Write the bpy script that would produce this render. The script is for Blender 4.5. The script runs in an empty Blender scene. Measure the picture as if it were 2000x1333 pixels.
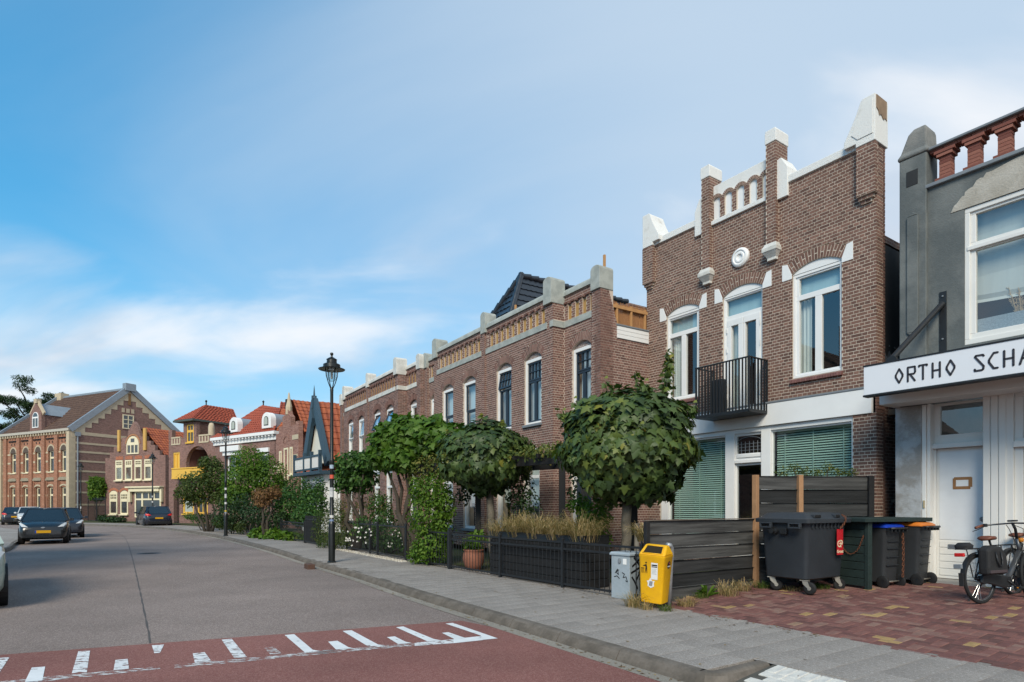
import bpy, bmesh, math, random
import numpy as np
from mathutils import Vector, Matrix
rad = math.radians
rnd = random.Random(11)
SC = bpy.context.scene
COL = SC.collection

# ------------------------------------------------------------------ camera
cam_d = bpy.data.cameras.new('camera')
cam = bpy.data.objects.new('camera', cam_d)
COL.objects.link(cam)
cam.location = (0, 0, 1.6)
cam.rotation_euler = (rad(90), 0, 0)
cam_d.sensor_width = 36.0
cam_d.lens = 20.99
cam_d.shift_y = 0.1607
cam_d.clip_start = 0.05
cam_d.clip_end = 3000
SC.camera = cam

# ------------------------------------------------------------------ node helper
class NT:
    def __init__(s, tree):
        s.t = tree
        s.t.nodes.clear()
    def n(s, typ, **kw):
        nd = s.t.nodes.new(typ)
        for k, v in kw.items():
            setattr(nd, k, v)
        return nd
    def put(s, sock, val):
        if val is None:
            return
        if hasattr(val, 'is_output'):
            s.t.links.new(val, sock)
        elif isinstance(val, (tuple, list)) and len(val) == 3 and sock.type == 'RGBA':
            sock.default_value = (*val, 1)
        else:
            sock.default_value = val
    def math(s, op, a, b=None, c=None, clamp=False):
        nd = s.n('ShaderNodeMath', operation=op, use_clamp=clamp)
        s.put(nd.inputs[0], a); s.put(nd.inputs[1], b)
        if c is not None: s.put(nd.inputs[2], c)
        return nd.outputs[0]
    def mix(s, fac, a, b, mode='MIX'):
        nd = s.n('ShaderNodeMix', data_type='RGBA', blend_type=mode)
        s.put(nd.inputs[0], fac); s.put(nd.inputs[6], a); s.put(nd.inputs[7], b)
        return nd.outputs[2]
    def noise(s, vec, scale, detail=4, rough=.55, dist=0.):
        nd = s.n('ShaderNodeTexNoise')
        if vec is not None: s.put(nd.inputs['Vector'], vec)
        nd.inputs['Scale'].default_value = scale
        nd.inputs['Detail'].default_value = detail
        nd.inputs['Roughness'].default_value = rough
        nd.inputs['Distortion'].default_value = dist
        return nd.outputs[0]
    def ramp(s, fac, stops, interp='LINEAR'):
        nd = s.n('ShaderNodeValToRGB')
        nd.color_ramp.interpolation = interp
        el = nd.color_ramp.elements
        while len(el) < len(stops): el.new(.5)
        for e, (p, c) in zip(el, stops):
            e.position = p
            e.color = (*c, 1) if len(c) == 3 else c
        s.put(nd.inputs[0], fac)
        return nd.outputs[0]
    def smooth(s, val, lo, hi):
        nd = s.n('ShaderNodeMapRange', interpolation_type='SMOOTHSTEP')
        s.put(nd.inputs[0], val)
        nd.inputs[1].default_value = lo; nd.inputs[2].default_value = hi
        return nd.outputs[0]
    def vscale(s, vec, x, y, z, loc=(0, 0, 0)):
        nd = s.n('ShaderNodeMapping')
        s.put(nd.inputs[0], vec)
        nd.inputs['Scale'].default_value = (x, y, z)
        nd.inputs['Location'].default_value = loc
        return nd.outputs[0]

# ------------------------------------------------------------------ sky, sun, exposure
SUN_EL = rad(38)
SUN_AZ = math.atan2(-0.20, -0.98)            # x over y: behind the camera, a little to its left
W = bpy.data.worlds.new('World')
SC.world = W
W.use_nodes = True
nt = NT(W.node_tree)
sky = nt.n('ShaderNodeTexSky', sky_type='NISHITA', sun_disc=False)
sky.sun_elevation = SUN_EL
sky.sun_rotation = SUN_AZ
sky.altitude = 0
sky.air_density = 1.15
sky.dust_density = 0.5
sky.ozone_density = 2.2
tc = nt.n('ShaderNodeTexCoord')
sep = nt.n('ShaderNodeSeparateXYZ')
nt.put(sep.inputs[0], tc.outputs['Generated'])
sx, sy, sz = sep.outputs
den = nt.math('ADD', nt.math('MAXIMUM', sz, 0.0), 0.20)
cmb = nt.n('ShaderNodeCombineXYZ')
nt.put(cmb.inputs[0], nt.math('DIVIDE', sx, den))
nt.put(cmb.inputs[1], nt.math('DIVIDE', sy, den))
plane = cmb.outputs[0]
den2 = nt.math('ADD', nt.math('MAXIMUM', sz, 0.0), 0.42)
cmb2 = nt.n('ShaderNodeCombineXYZ')
nt.put(cmb2.inputs[0], nt.math('DIVIDE', sx, den2))
nt.put(cmb2.inputs[1], nt.math('DIVIDE', sy, den2))
plane2 = cmb2.outputs[0]
veil = nt.noise(nt.vscale(plane, .50, .62, 1, (3.1, 1.7, 0)), 1.0, 6, .52, .5)
puff = nt.noise(nt.vscale(plane2, 1.0, 1.75, 1, (4.35, .62, 2.0)), 1.9, 7, .50, .35)
right = nt.math('MULTIPLY', sx, .50)                      # the veil thickens to the east
low = nt.math('MULTIPLY', nt.math('SUBTRACT', .40, sz), .50)   # and towards the horizon
m1 = nt.smooth(nt.math('ADD', nt.math('ADD', veil, right), nt.math('MULTIPLY', low, .35)), .17, .74)
m2 = nt.smooth(nt.math('ADD', nt.math('ADD', puff, nt.math('MULTIPLY', right, .22)), low), .45, .80)
m1 = nt.math('MULTIPLY', m1, .86)
m2 = nt.math('MULTIPLY', m2, .93)
gm = nt.n('ShaderNodeGamma'); nt.put(gm.inputs[0], sky.outputs[0]); gm.inputs[1].default_value = .65
skyc = nt.mix(1.0, gm.outputs[0], (0.46, 1.56, 2.12), 'MULTIPLY')
skyc = nt.mix(nt.math('MULTIPLY', nt.math('SUBTRACT', 1., nt.smooth(sz, .0, .42)), .85), skyc, (3.3, 4.7, 5.8))
c1 = nt.mix(m1, skyc, (3.9, 4.7, 5.6))
shade = nt.noise(nt.vscale(plane2, 1.0, 1.75, 1, (4.3, .75, 2.0)), 2.3, 4, .5)
cc = nt.mix(nt.smooth(shade, .40, .62), (4.3, 4.75, 5.4), (6.3, 6.4, 6.6))
c2 = nt.mix(m2, c1, cc)
bg = nt.n('ShaderNodeBackground')
nt.put(bg.inputs[0], c2)
bg.inputs[1].default_value = 0.096
wo = nt.n('ShaderNodeOutputWorld')
nt.put(wo.inputs[0], bg.outputs[0])

sun_d = bpy.data.lights.new('sun', 'SUN')
sun_d.energy = 2.3
sun_d.angle = rad(24)
sun_d.color = (1.0, .89, .72)
sun = bpy.data.objects.new('sun', sun_d)
COL.objects.link(sun)
sd = Vector((math.sin(SUN_AZ) * math.cos(SUN_EL), math.cos(SUN_AZ) * math.cos(SUN_EL), math.sin(SUN_EL)))
sun.rotation_euler = (-sd).to_track_quat('-Z', 'Y').to_euler()
sun.location = sd * 60

SC.view_settings.view_transform = 'Standard'
SC.view_settings.look = 'None'
SC.view_settings.exposure = 0.68
SC.view_settings.gamma = 1.0
SC.view_settings.use_curve_mapping = False
SC.render.engine = 'CYCLES'
SC.cycles.max_bounces = 6
SC.cycles.diffuse_bounces = 3
SC.cycles.glossy_bounces = 3
SC.cycles.transmission_bounces = 4
SC.cycles.transparent_max_bounces = 12
SC.cycles.caustics_reflective = False
SC.cycles.caustics_refractive = False
SC.cycles.use_denoising = True

# ------------------------------------------------------------------ materials
MATS = {}
def mat(name, col, rough=.7, var=.14, vs=3., bump=0., bs=60., metal=0., spec=.35, col2=None, lo=.35, hi=.65,
        tone=None, coat=0., streak=False, detail=5):
    if name in MATS: return MATS[name]
    m = bpy.data.materials.new(name)
    m.use_nodes = True
    n = NT(m.node_tree)
    t = n.n('ShaderNodeTexCoord')
    uv = t.outputs['UV']
    vec = n.vscale(uv, .10, 1.6, 1) if streak == 'h' else n.vscale(uv, 1, .12, 1) if streak else uv
    nz = n.noise(vec, vs, detail, .6)
    if tone:
        a = n.n('ShaderNodeAttribute', attribute_name='tone')
        base = n.ramp(a.outputs['Fac'], tone)
    else:
        base = None
    if col2 is not None:
        c = n.mix(n.smooth(nz, lo, hi), col, col2)
        fine = n.noise(uv, vs * 9, 3)
        c = n.mix(1., c, n.ramp(fine, [(0, (1 - var,) * 3), (1, (1 + var,) * 3)]), 'MULTIPLY')
    else:
        g = n.ramp(nz, [(.25, (1 - var,) * 3), (.75, (1 + var * .8,) * 3)])
        c = n.mix(1., base if base is not None else col, g, 'MULTIPLY')
    b = n.n('ShaderNodeBsdfPrincipled')
    n.put(b.inputs['Base Color'], c)
    rr = n.math('ADD', rough, n.math('MULTIPLY', n.math('SUBTRACT', nz, .5), .25))
    n.put(b.inputs['Roughness'], rr)
    b.inputs['Metallic'].default_value = metal
    b.inputs['Specular IOR Level'].default_value = spec
    if coat:
        b.inputs['Coat Weight'].default_value = coat
        b.inputs['Coat Roughness'].default_value = .04
    if bump:
        bp = n.n('ShaderNodeBump')
        bp.inputs['Strength'].default_value = min(1., bump)
        bp.inputs['Distance'].default_value = .01
        n.put(bp.inputs['Height'], n.noise(uv, bs, 4, .6))
        n.put(b.inputs['Normal'], bp.outputs[0])
    o = n.n('ShaderNodeOutputMaterial')
    n.put(o.inputs[0], b.outputs[0])
    MATS[name] = m
    return m

def brick_tex(name, stops, mortar, bw=.21, bh=.0625, joint=.011):
    m = bpy.data.materials.new(name); m.use_nodes = True
    n = NT(m.node_tree)
    t = n.n('ShaderNodeTexCoord')
    bt = n.n('ShaderNodeTexBrick')
    n.put(bt.inputs['Vector'], t.outputs['UV'])
    bt.inputs['Scale'].default_value = 1.
    bt.inputs['Brick Width'].default_value = bw
    bt.inputs['Row Height'].default_value = bh
    bt.inputs['Mortar Size'].default_value = joint * .5
    bt.inputs['Mortar Smooth'].default_value = .2
    bt.inputs['Color1'].default_value = (0, 0, 0, 1)
    bt.inputs['Color2'].default_value = (1, 1, 1, 1)
    bt.inputs['Mortar'].default_value = (.5, .5, .5, 1)
    col = n.ramp(bt.outputs['Color'], stops)
    g = n.ramp(n.noise(t.outputs['UV'], .7, 5, .6), [(.25, (.78,) * 3), (.75, (1.15,) * 3)])
    col = n.mix(1., col, g, 'MULTIPLY')
    c = n.mix(bt.outputs['Fac'], col, mortar)
    b = n.n('ShaderNodeBsdfPrincipled')
    n.put(b.inputs['Base Color'], c)
    b.inputs['Roughness'].default_value = .85
    b.inputs['Specular IOR Level'].default_value = .2
    bp = n.n('ShaderNodeBump')
    bp.inputs['Strength'].default_value = .6; bp.inputs['Distance'].default_value = .006
    n.put(bp.inputs['Height'], n.math('SUBTRACT', 1., bt.outputs['Fac']))
    n.put(b.inputs['Normal'], bp.outputs[0])
    o = n.n('ShaderNodeOutputMaterial'); n.put(o.inputs[0], b.outputs[0])
    MATS[name] = m
    return m

def glass_mat(name, tint=(.88, .92, .91), refl=1.0):
    m = bpy.data.materials.new(name); m.use_nodes = True
    n = NT(m.node_tree)
    lw = n.n('ShaderNodeLayerWeight'); lw.inputs[0].default_value = .5
    fr = n.math('ADD', n.math('MULTIPLY', n.math('POWER', lw.outputs['Facing'], 5.), .96), .045)
    tr = n.n('ShaderNodeBsdfTransparent'); tr.inputs[0].default_value = (*tint, 1)
    gl = n.n('ShaderNodeBsdfGlossy'); gl.inputs['Roughness'].default_value = .01
    gl.inputs['Color'].default_value = (.95, .97, 1, 1)
    mx = n.n('ShaderNodeMixShader')
    f = n.math('ADD', n.math('MULTIPLY', fr, 2.4 * refl), .03, clamp=True)
    n.put(mx.inputs[0], f); n.put(mx.inputs[1], tr.outputs[0]); n.put(mx.inputs[2], gl.outputs[0])
    o = n.n('ShaderNodeOutputMaterial'); n.put(o.inputs[0], mx.outputs[0])
    MATS[name] = m
    return m

def leaf_mat(name, stops, rough=.5, trans=.35, spec=.3):
    m = bpy.data.materials.new(name); m.use_nodes = True
    n = NT(m.node_tree)
    a = n.n('ShaderNodeAttribute', attribute_name='tone')
    c = n.ramp(a.outputs['Fac'], stops)
    b = n.n('ShaderNodeBsdfPrincipled')
    n.put(b.inputs['Base Color'], c)
    b.inputs['Roughness'].default_value = rough
    b.inputs['Specular IOR Level'].default_value = spec
    tl = n.n('ShaderNodeBsdfTranslucent')
    n.put(tl.inputs[0], n.mix(1., c, (1.1, 1.25, .5), 'MULTIPLY'))
    mx = n.n('ShaderNodeMixShader'); mx.inputs[0].default_value = trans
    n.put(mx.inputs[1], b.outputs[0]); n.put(mx.inputs[2], tl.outputs[0])
    o = n.n('ShaderNodeOutputMaterial'); n.put(o.inputs[0], mx.outputs[0])
    MATS[name] = m
    return m

def paint_mat(name, col, wear_lo, wear_hi, scale=9., across=1.):
    """road paint that wears off in patches, showing the surface below"""
    m = bpy.data.materials.new(name); m.use_nodes = True
    n = NT(m.node_tree)
    t = n.n('ShaderNodeTexCoord')
    v = n.vscale(t.outputs['UV'], 1, across, 1)
    w = n.smooth(n.noise(v, scale, 7, .68), wear_lo, wear_hi)
    b = n.n('ShaderNodeBsdfPrincipled')
    g = n.ramp(n.noise(t.outputs['UV'], 5, 4), [(.3, tuple(x * .84 for x in col)), (.7, col)])
    n.put(b.inputs['Base Color'], g)
    b.inputs['Roughness'].default_value = .65
    tr = n.n('ShaderNodeBsdfTransparent')
    mx = n.n('ShaderNodeMixShader')
    n.put(mx.inputs[0], w); n.put(mx.inputs[1], tr.outputs[0]); n.put(mx.inputs[2], b.outputs[0])
    o = n.n('ShaderNodeOutputMaterial'); n.put(o.inputs[0], mx.outputs[0])
    MATS[name] = m
    return m

def asphalt_mat(name, base, light, dark, big=.35, tone=False):
    m = bpy.data.materials.new(name); m.use_nodes = True
    n = NT(m.node_tree)
    t = n.n('ShaderNodeTexCoord'); uv = t.outputs['UV']
    agg = n.n('ShaderNodeTexVoronoi'); agg.inputs['Scale'].default_value = 95.
    n.put(agg.inputs['Vector'], uv)
    grain = n.noise(uv, 150, 3, .7)
    c = n.mix(n.smooth(agg.outputs['Color'], .35, .95), base, light)
    c = n.mix(n.smooth(grain, .52, .70), c, dark)
    g = n.ramp(n.noise(uv, big, 6, .6), [(.3, (.76,) * 3), (.7, (1.16,) * 3)])
    c = n.mix(1., c, g, 'MULTIPLY')
    if tone:
        a = n.n('ShaderNodeAttribute', attribute_name='tone')
        c = n.mix(1., c, n.ramp(a.outputs['Fac'], [(0, (.88,) * 3), (1, (1.1,) * 3)]), 'MULTIPLY')
    spots = n.smooth(n.noise(uv, 2.3, 5, .65), .62, .80)
    c = n.mix(n.math('MULTIPLY', spots, .35), c, dark)
    b = n.n('ShaderNodeBsdfPrincipled')
    n.put(b.inputs['Base Color'], c)
    b.inputs['Roughness'].default_value = .88
    b.inputs['Specular IOR Level'].default_value = .25
    bp = n.n('ShaderNodeBump'); bp.inputs['Strength'].default_value = .55; bp.inputs['Distance'].default_value = .006
    n.put(bp.inputs['Height'], n.math('ADD', agg.outputs['Distance'], grain))
    n.put(b.inputs['Normal'], bp.outputs[0])
    o = n.n('ShaderNodeOutputMaterial'); n.put(o.inputs[0], b.outputs[0])
    MATS[name] = m
    return m

# ------------------------------------------------------------------ mesh helper
class MB:
    def __init__(s):
        s.v = []; s.f = []; s.t = []; s.m = []
    def add(s, vs, fs, tone=.5, m=0):
        k = len(s.v)
        s.v.extend(vs)
        for f in fs:
            s.f.append(tuple(i + k for i in f)); s.t.append(tone); s.m.append(m)
    def box(s, x0, x1, y0, y1, z0, z1, tone=.5, m=0):
        s.add([(x0, y0, z0), (x1, y0, z0), (x1, y1, z0), (x0, y1, z0), (x0, y0, z1), (x1, y0, z1), (x1, y1, z1), (x0, y1, z1)],
              [(3, 2, 1, 0), (4, 5, 6, 7), (0, 1, 5, 4), (1, 2, 6, 5), (2, 3, 7, 6), (3, 0, 4, 7)], tone, m)
        return s
    def obox(s, c, ax, ay, az, tone=.5, m=0):
        """box from centre and three half-axis vectors"""
        c = Vector(c); ax = Vector(ax); ay = Vector(ay); az = Vector(az)
        vs = [c + ax * i + ay * j + az * k for k in (-1, 1) for (i, j) in ((-1, -1), (1, -1), (1, 1), (-1, 1))]
        s.add([tuple(q) for q in vs], [(3, 2, 1, 0), (4, 5, 6, 7), (0, 1, 5, 4), (1, 2, 6, 5), (2, 3, 7, 6), (3, 0, 4, 7)], tone, m)
        return s
    def bar(s, a, b, w, h, up=(0, 0, 1), tone=.5, m=0):
        a = Vector(a); b = Vector(b); d = b - a; L = d.length
        if L < 1e-6: return s
        d /= L; up = Vector(up)
        sd_ = d.cross(up)
        if sd_.length < 1e-4: sd_ = d.cross(Vector((0, 1, 0)))
        sd_.normalize(); u = sd_.cross(d)
        return s.obox((a + b) / 2, d * L / 2, sd_ * w / 2, u * h / 2, tone, m)
    def prism(s, poly, y0, y1, tone=.5, m=0):
        """polygon in (x, z) extruded along y from y0 to y1"""
        n = len(poly)
        ar = sum(poly[i][0] * poly[(i + 1) % n][1] - poly[(i + 1) % n][0] * poly[i][1] for i in range(n))
        if ar < 0: poly = poly[::-1]
        if y1 < y0: y0, y1 = y1, y0
        vs = [(a, y0, b) for a, b in poly] + [(a, y1, b) for a, b in poly]
        fs = [tuple(range(n)), tuple(range(2 * n - 1, n - 1, -1))]
        for i in range(n):
            j = (i + 1) % n
            fs.append((i, i + n, j + n, j))
        s.add(vs, fs, tone, m)
        return s
    def plate(s, poly, z0, z1, tone=.5, m=0):
        """polygon in (x, y) extruded in z"""
        n = len(poly)
        ar = sum(poly[i][0] * poly[(i + 1) % n][1] - poly[(i + 1) % n][0] * poly[i][1] for i in range(n))
        if ar < 0: poly = poly[::-1]
        vs = [(a, b, z0) for a, b in poly] + [(a, b, z1) for a, b in poly]
        fs = [tuple(range(n - 1, -1, -1)), tuple(range(n, 2 * n))]
        for i in range(n):
            j = (i + 1) % n
            fs.append((i, j, j + n, i + n))
        s.add(vs, fs, tone, m)
        return s
    def tube(s, pts, r, n=8, tone=.5, m=0, caps=True):
        pts = [Vector(p) for p in pts]
        rs = list(r) if isinstance(r, (list, tuple)) else [r] * len(pts)
        k = len(s.v)
        up = None
        for i, p in enumerate(pts):
            d = (pts[min(i + 1, len(pts) - 1)] - pts[max(i - 1, 0)])
            if d.length < 1e-9: d = Vector((0, 0, 1))
            d.normalize()
            if up is None:
                up = Vector((0, 0, 1)) if abs(d.z) < .9 else Vector((1, 0, 0))
            a = d.cross(up)
            if a.length < 1e-4: a = d.cross(Vector((0, 1, 0)))
            a.normalize(); b = a.cross(d).normalized(); up = b
            for j in range(n):
                t = 2 * math.pi * j / n
                s.v.append(tuple(p + (a * math.cos(t) + b * math.sin(t)) * rs[i]))
        for i in range(len(pts) - 1):
            for j in range(n):
                q = (j + 1) % n
                s.f.append((k + i * n + j, k + i * n + q, k + (i + 1) * n + q, k + (i + 1) * n + j)); s.t.append(tone); s.m.append(m)
        if caps:
            s.f.append(tuple(k + j for j in range(n - 1, -1, -1))); s.t.append(tone); s.m.append(m)
            e = k + (len(pts) - 1) * n
            s.f.append(tuple(e + j for j in range(n))); s.t.append(tone); s.m.append(m)
        return s
    def lathe(s, prof, n=20, c=(0, 0, 0), tone=.5, m=0):
        k = len(s.v)
        for r, z in prof:
            for j in range(n):
                t = 2 * math.pi * j / n
                s.v.append((c[0] + r * math.cos(t), c[1] + r * math.sin(t), c[2] + z))
        for i in range(len(prof) - 1):
            for j in range(n):
                q = (j + 1) % n
                s.f.append((k + i * n + j, k + i * n + q, k + (i + 1) * n + q, k + (i + 1) * n + j)); s.t.append(tone); s.m.append(m)
        return s
    def loft(s, rings, tone=.5, m=0, close=True, caps=True):
        k = len(s.v); n = len(rings[0])
        for rg in rings: s.v.extend([tuple(p) for p in rg])
        for i in range(len(rings) - 1):
            for j in range(n if close else n - 1):
                q = (j + 1) % n
                s.f.append((k + i * n + j, k + i * n + q, k + (i + 1) * n + q, k + (i + 1) * n + j)); s.t.append(tone); s.m.append(m)
        if caps:
            s.f.append(tuple(k + j for j in range(n - 1, -1, -1))); s.t.append(tone); s.m.append(m)
            e = k + (len(rings) - 1) * n
            s.f.append(tuple(e + j for j in range(n))); s.t.append(tone); s.m.append(m)
        return s
    def mesh(s, name, mats, smooth=False, tone=True, fix=False):
        me = bpy.data.meshes.new(name)
        me.from_pydata(s.v, [], s.f)
        if not isinstance(mats, (list, tuple)): mats = [mats]
        for q in mats: me.materials.append(q)
        if len(mats) > 1: me.polygons.foreach_set('material_index', s.m)
        if fix:
            bm = bmesh.new(); bm.from_mesh(me)
            bmesh.ops.recalc_face_normals(bm, faces=bm.faces); bm.to_mesh(me); bm.free()
        # UV in metres, by the main axis of each face
        nl = len(me.loops)
        if nl:
            co = np.empty(len(me.vertices) * 3, np.float32); me.vertices.foreach_get('co', co); co = co.reshape(-1, 3)
            li = np.empty(nl, np.int32); me.loops.foreach_get('vertex_index', li)
            npoly = len(me.polygons)
            nr = np.empty(npoly * 3, np.float32); me.polygons.foreach_get('normal', nr); nr = np.abs(nr.reshape(-1, 3))
            tot = np.empty(npoly, np.int32); me.polygons.foreach_get('loop_total', tot)
            ax = np.repeat(np.argmax(nr + np.array([0, 1e-4, 2e-4]), 1), tot)
            p = co[li]
            uv = np.where((ax == 2)[:, None], p[:, [0, 1]], np.where((ax == 0)[:, None], p[:, [1, 2]], p[:, [0, 2]]))
            me.uv_layers.new(name='UVMap').data.foreach_set('uv', uv.astype(np.float32).ravel())
        if tone:
            me.attributes.new('tone', 'FLOAT', 'FACE').data.foreach_set('value', np.array(s.t, np.float32))
        if smooth: me.polygons.foreach_set('use_smooth', [True] * len(me.polygons))
        me.update()
        return me
    def build(s, name, mats, parent=None, smooth=False, bevel=0., fix=False, auto=None, loc=None):
        o = bpy.data.objects.new(name, s.mesh(name, mats, smooth or auto is not None, True, fix))
        COL.objects.link(o)
        if parent is not None: o.parent = parent
        if loc is not None: o.location = loc
        if bevel:
            b = o.modifiers.new('bevel', 'BEVEL'); b.width = bevel; b.segments = 2; b.limit_method = 'ANGLE'; b.angle_limit = rad(40)
        if auto is not None:
            me = o.data
            bm = bmesh.new(); bm.from_mesh(me)
            for e in bm.edges:
                if len(e.link_faces) == 2 and e.calc_face_angle(0) > rad(auto): e.smooth = False
            bm.to_mesh(me); bm.free()
        return o

def tag(o, label, cat=None, group=None, kind=None):
    if label: o['label'] = label
    if cat: o['category'] = cat
    if group: o['group'] = group
    if kind: o['kind'] = kind
    return o
def thing(name, label, cat, loc=(0, 0, 0), rz=0., group=None, scale=1.):
    o = bpy.data.objects.new(name, None)
    COL.objects.link(o)
    o.location = loc; o.rotation_euler = (0, 0, rz); o.scale = (scale,) * 3
    o.empty_display_size = .2
    return tag(o, label, cat, group)
def part_root(name, parent, loc=(0, 0, 0), rz=0.):
    o = bpy.data.objects.new(name, None); COL.objects.link(o)
    o.parent = parent; o.location = loc; o.rotation_euler = (0, 0, rz)
    return o
def inst(name, mesh, parent, loc, rot=(0, 0, 0), scale=(1, 1, 1)):
    o = bpy.data.objects.new(name, mesh); COL.objects.link(o)
    o.parent = parent; o.location = loc; o.rotation_euler = rot; o.scale = scale
    return o
def struct(o, label=None):
    o['kind'] = 'structure'
    if label: o['label'] = label
    return o
def copy_tree(o, parent=None):
    c = o.copy(); COL.objects.link(c); c.parent = parent
    for ch in list(o.children): copy_tree(ch, c)
    return c

# ------------------------------------------------------------------ the palette
BR = [(0, (.112, .064, .052)), (.35, (.165, .093, .073)), (.7, (.205, .115, .089)), (1, (.25, .14, .108))]
m_brick = mat('brown_brick', None, .85, .22, 14., bump=.5, bs=120., tone=BR, spec=.2)
m_mortar = mat('mortar', (.56, .475, .39), .95, .22, 1.2, bump=.3, spec=.1)
BR2 = [(0, (.122, .066, .056)), (.4, (.18, .096, .078)), (.75, (.225, .12, .097)), (1, (.28, .155, .125))]
m_brick2 = mat('red_brown_brick', None, .85, .2, 14., bump=.5, bs=120., tone=BR2, spec=.2)
m_mortar2 = mat('pale_mortar', (.55, .46, .39), .95, .18, 3., bump=.3, spec=.1)
m_white = mat('white_paint', (.78, .78, .77), .45, .06, 1.5, spec=.4)
m_stone_w = mat('white_rough_render', (.75, .745, .72), .85, .10, 3.2, bump=1., bs=55., spec=.2, col2=(.55, .53, .485), lo=.56, hi=.78)
m_white_old = mat('weathered_white', (.66, .65, .61), .8, .2, 2.2, bump=.6, bs=40., col2=(.52, .51, .47), spec=.2)
m_greystone = mat('grey_concrete', (.40, .42, .39), .85, .12, 3., bump=.4, bs=60., col2=(.30, .32, .30), spec=.2)
m_glass = glass_mat('window_glass')
m_glass_d = glass_mat('shop_glass', (.70, .76, .74), .9)
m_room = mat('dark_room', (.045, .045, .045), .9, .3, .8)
m_black = mat('black_metal', (.016, .017, .019), .45, .2, 8., spec=.4)
m_tile_k = mat('black_roof_tile', (.105, .11, .118), .42, .35, 4., spec=.45)
m_lead = mat('lead_flashing', (.19, .21, .23), .6, .15, 5.)
m_curtain = mat('curtain', (.62, .66, .64), .9, .12, 9., streak=True)
m_blindblue = mat('roller_blind', (.40, .56, .62), .8, .1, 6., streak=True)
# ------------------------------------------------------------------ brickwork
CO, HP, JT = .0712, .1125, .0145          # course, header pitch, joint (facade units)
def rect_open(a0, a1, z0, z1):
    return lambda z: [(a0, a1)] if z0 < z < z1 else []
def arch_geo(a0, a1, zs, rise):
    c = (a1 - a0); r = (c * c / 4 + rise * rise) / (2 * rise)
    return (a0 + a1) / 2, zs + rise - r, r
def arch_open(a0, a1, z0, zs, rise, ring, splay):
    cx_, cz_, r = arch_geo(a0, a1, zs, rise)
    R_ = r + ring
    zc = zs + ring * .96
    def fn(z):
        if z <= z0: return []
        if z <= zs: return [(a0, a1)]
        if z < zs + rise + ring:
            h = R_ * R_ - (z - cz_) ** 2
            if h <= 0: return []
            h = math.sqrt(h)
            k = splay * (z - zs) / ring
            return [(max(cx_ - h, a0 - k), min(cx_ + h, a1 + k))]
        return []
    return fn
def free_iv(a0, a1, blocks, z):
    iv = [(a0, a1)]
    for b in blocks:
        for (p, q) in b(z):
            nv = []
            for (s, e) in iv:
                if q <= s or p >= e: nv.append((s, e)); continue
                if p > s: nv.append((s, p))
                if q < e: nv.append((q, e))
            iv = nv
    return [(s, e) for s, e in iv if e - s > .012]
def wall_bricks(out, mort, F, a0, a1, z0, z1, blocks=(), thick=.30, zgrid=.10, flip=False, proud=.0032, phase=0., ao=0., mortar=True):
    """out: list of (F, a0, a1, z0, z1, tone); mort: MB for the mortar body"""
    i0 = int(math.floor((z0 - zgrid) / CO + 1e-6))
    i = i0; prev = None
    def emit(iv, za, zb):
        for (s, e) in iv:
            P = [F(s, za, -thick), F(e, za, -thick), F(e, za, 0), F(s, za, 0), F(s, zb, -thick), F(e, zb, -thick), F(e, zb, 0), F(s, zb, 0)]
            fs = [(3, 2, 1, 0), (4, 5, 6, 7), (0, 1, 5, 4), (1, 2, 6, 5), (2, 3, 7, 6), (3, 0, 4, 7)]
            if flip: fs = [f[::-1] for f in fs]
            mort.add(P, fs)
    while True:
        za = zgrid + i * CO; zb = za + CO
        if za >= z1 - .005: break
        zA = max(za, z0); zB = min(zb, z1)
        iv = free_iv(a0, a1, blocks, (zA + zB) / 2)
        if mortar:
            if prev and prev[0] == iv: prev[2] = zB
            else:
                if prev: emit(*prev)
                prev = [iv, zA, zB]
        if zB - zA > .02:
            if i % 2 == 0:
                pat = [HP]; off = phase
            else:
                pat = [2 * HP, HP]; off = phase + .5 * HP + (i // 2 % 3) * HP * (1 if i // 6 % 2 else 2)
            per = sum(pat)
            for (s, e) in iv:
                x = math.floor((s - off) / per) * per + off; k = 0
                while x < e:
                    L = pat[k % len(pat)]; k += 1
                    s2 = max(s, x); e2 = min(e, x + L)
                    x += L
                    if e2 - s2 > .03:
                        g0 = JT * .37 if s2 > s + 1e-6 else 0.
                        g1 = JT * .37 if e2 < e - 1e-6 else 0.
                        t = min(1, max(0, rnd.gauss(.5, .24)))
                        out.append((F, s2 + g0, e2 - g1, zA + JT / 2, zB - JT / 2, t, flip, proud + rnd.uniform(-.001, .001)))
        i += 1
    if mortar and prev: emit(*prev)
def brick_mesh_add(mb, b):
    F, s, e, za, zb, t, flip, pr = b
    P = [F(s, za, -.02), F(e, za, -.02), F(e, zb, -.02), F(s, zb, -.02), F(s, za, pr), F(e, za, pr), F(e, zb, pr), F(s, zb, pr)]
    fs = [(4, 7, 6, 5), (0, 4, 5, 1), (1, 5, 6, 2), (2, 6, 7, 3), (3, 7, 4, 0)]
    if flip: fs = [f[::-1] for f in fs]
    mb.add(P, fs, t)
def front(w=0.):
    return lambda a, z, o: (a, w + o, z)
def right_side(u, w0):          # faces -x, runs inward from the front
    return lambda a, z, o: (u - o, w0 - a, z)
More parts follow.
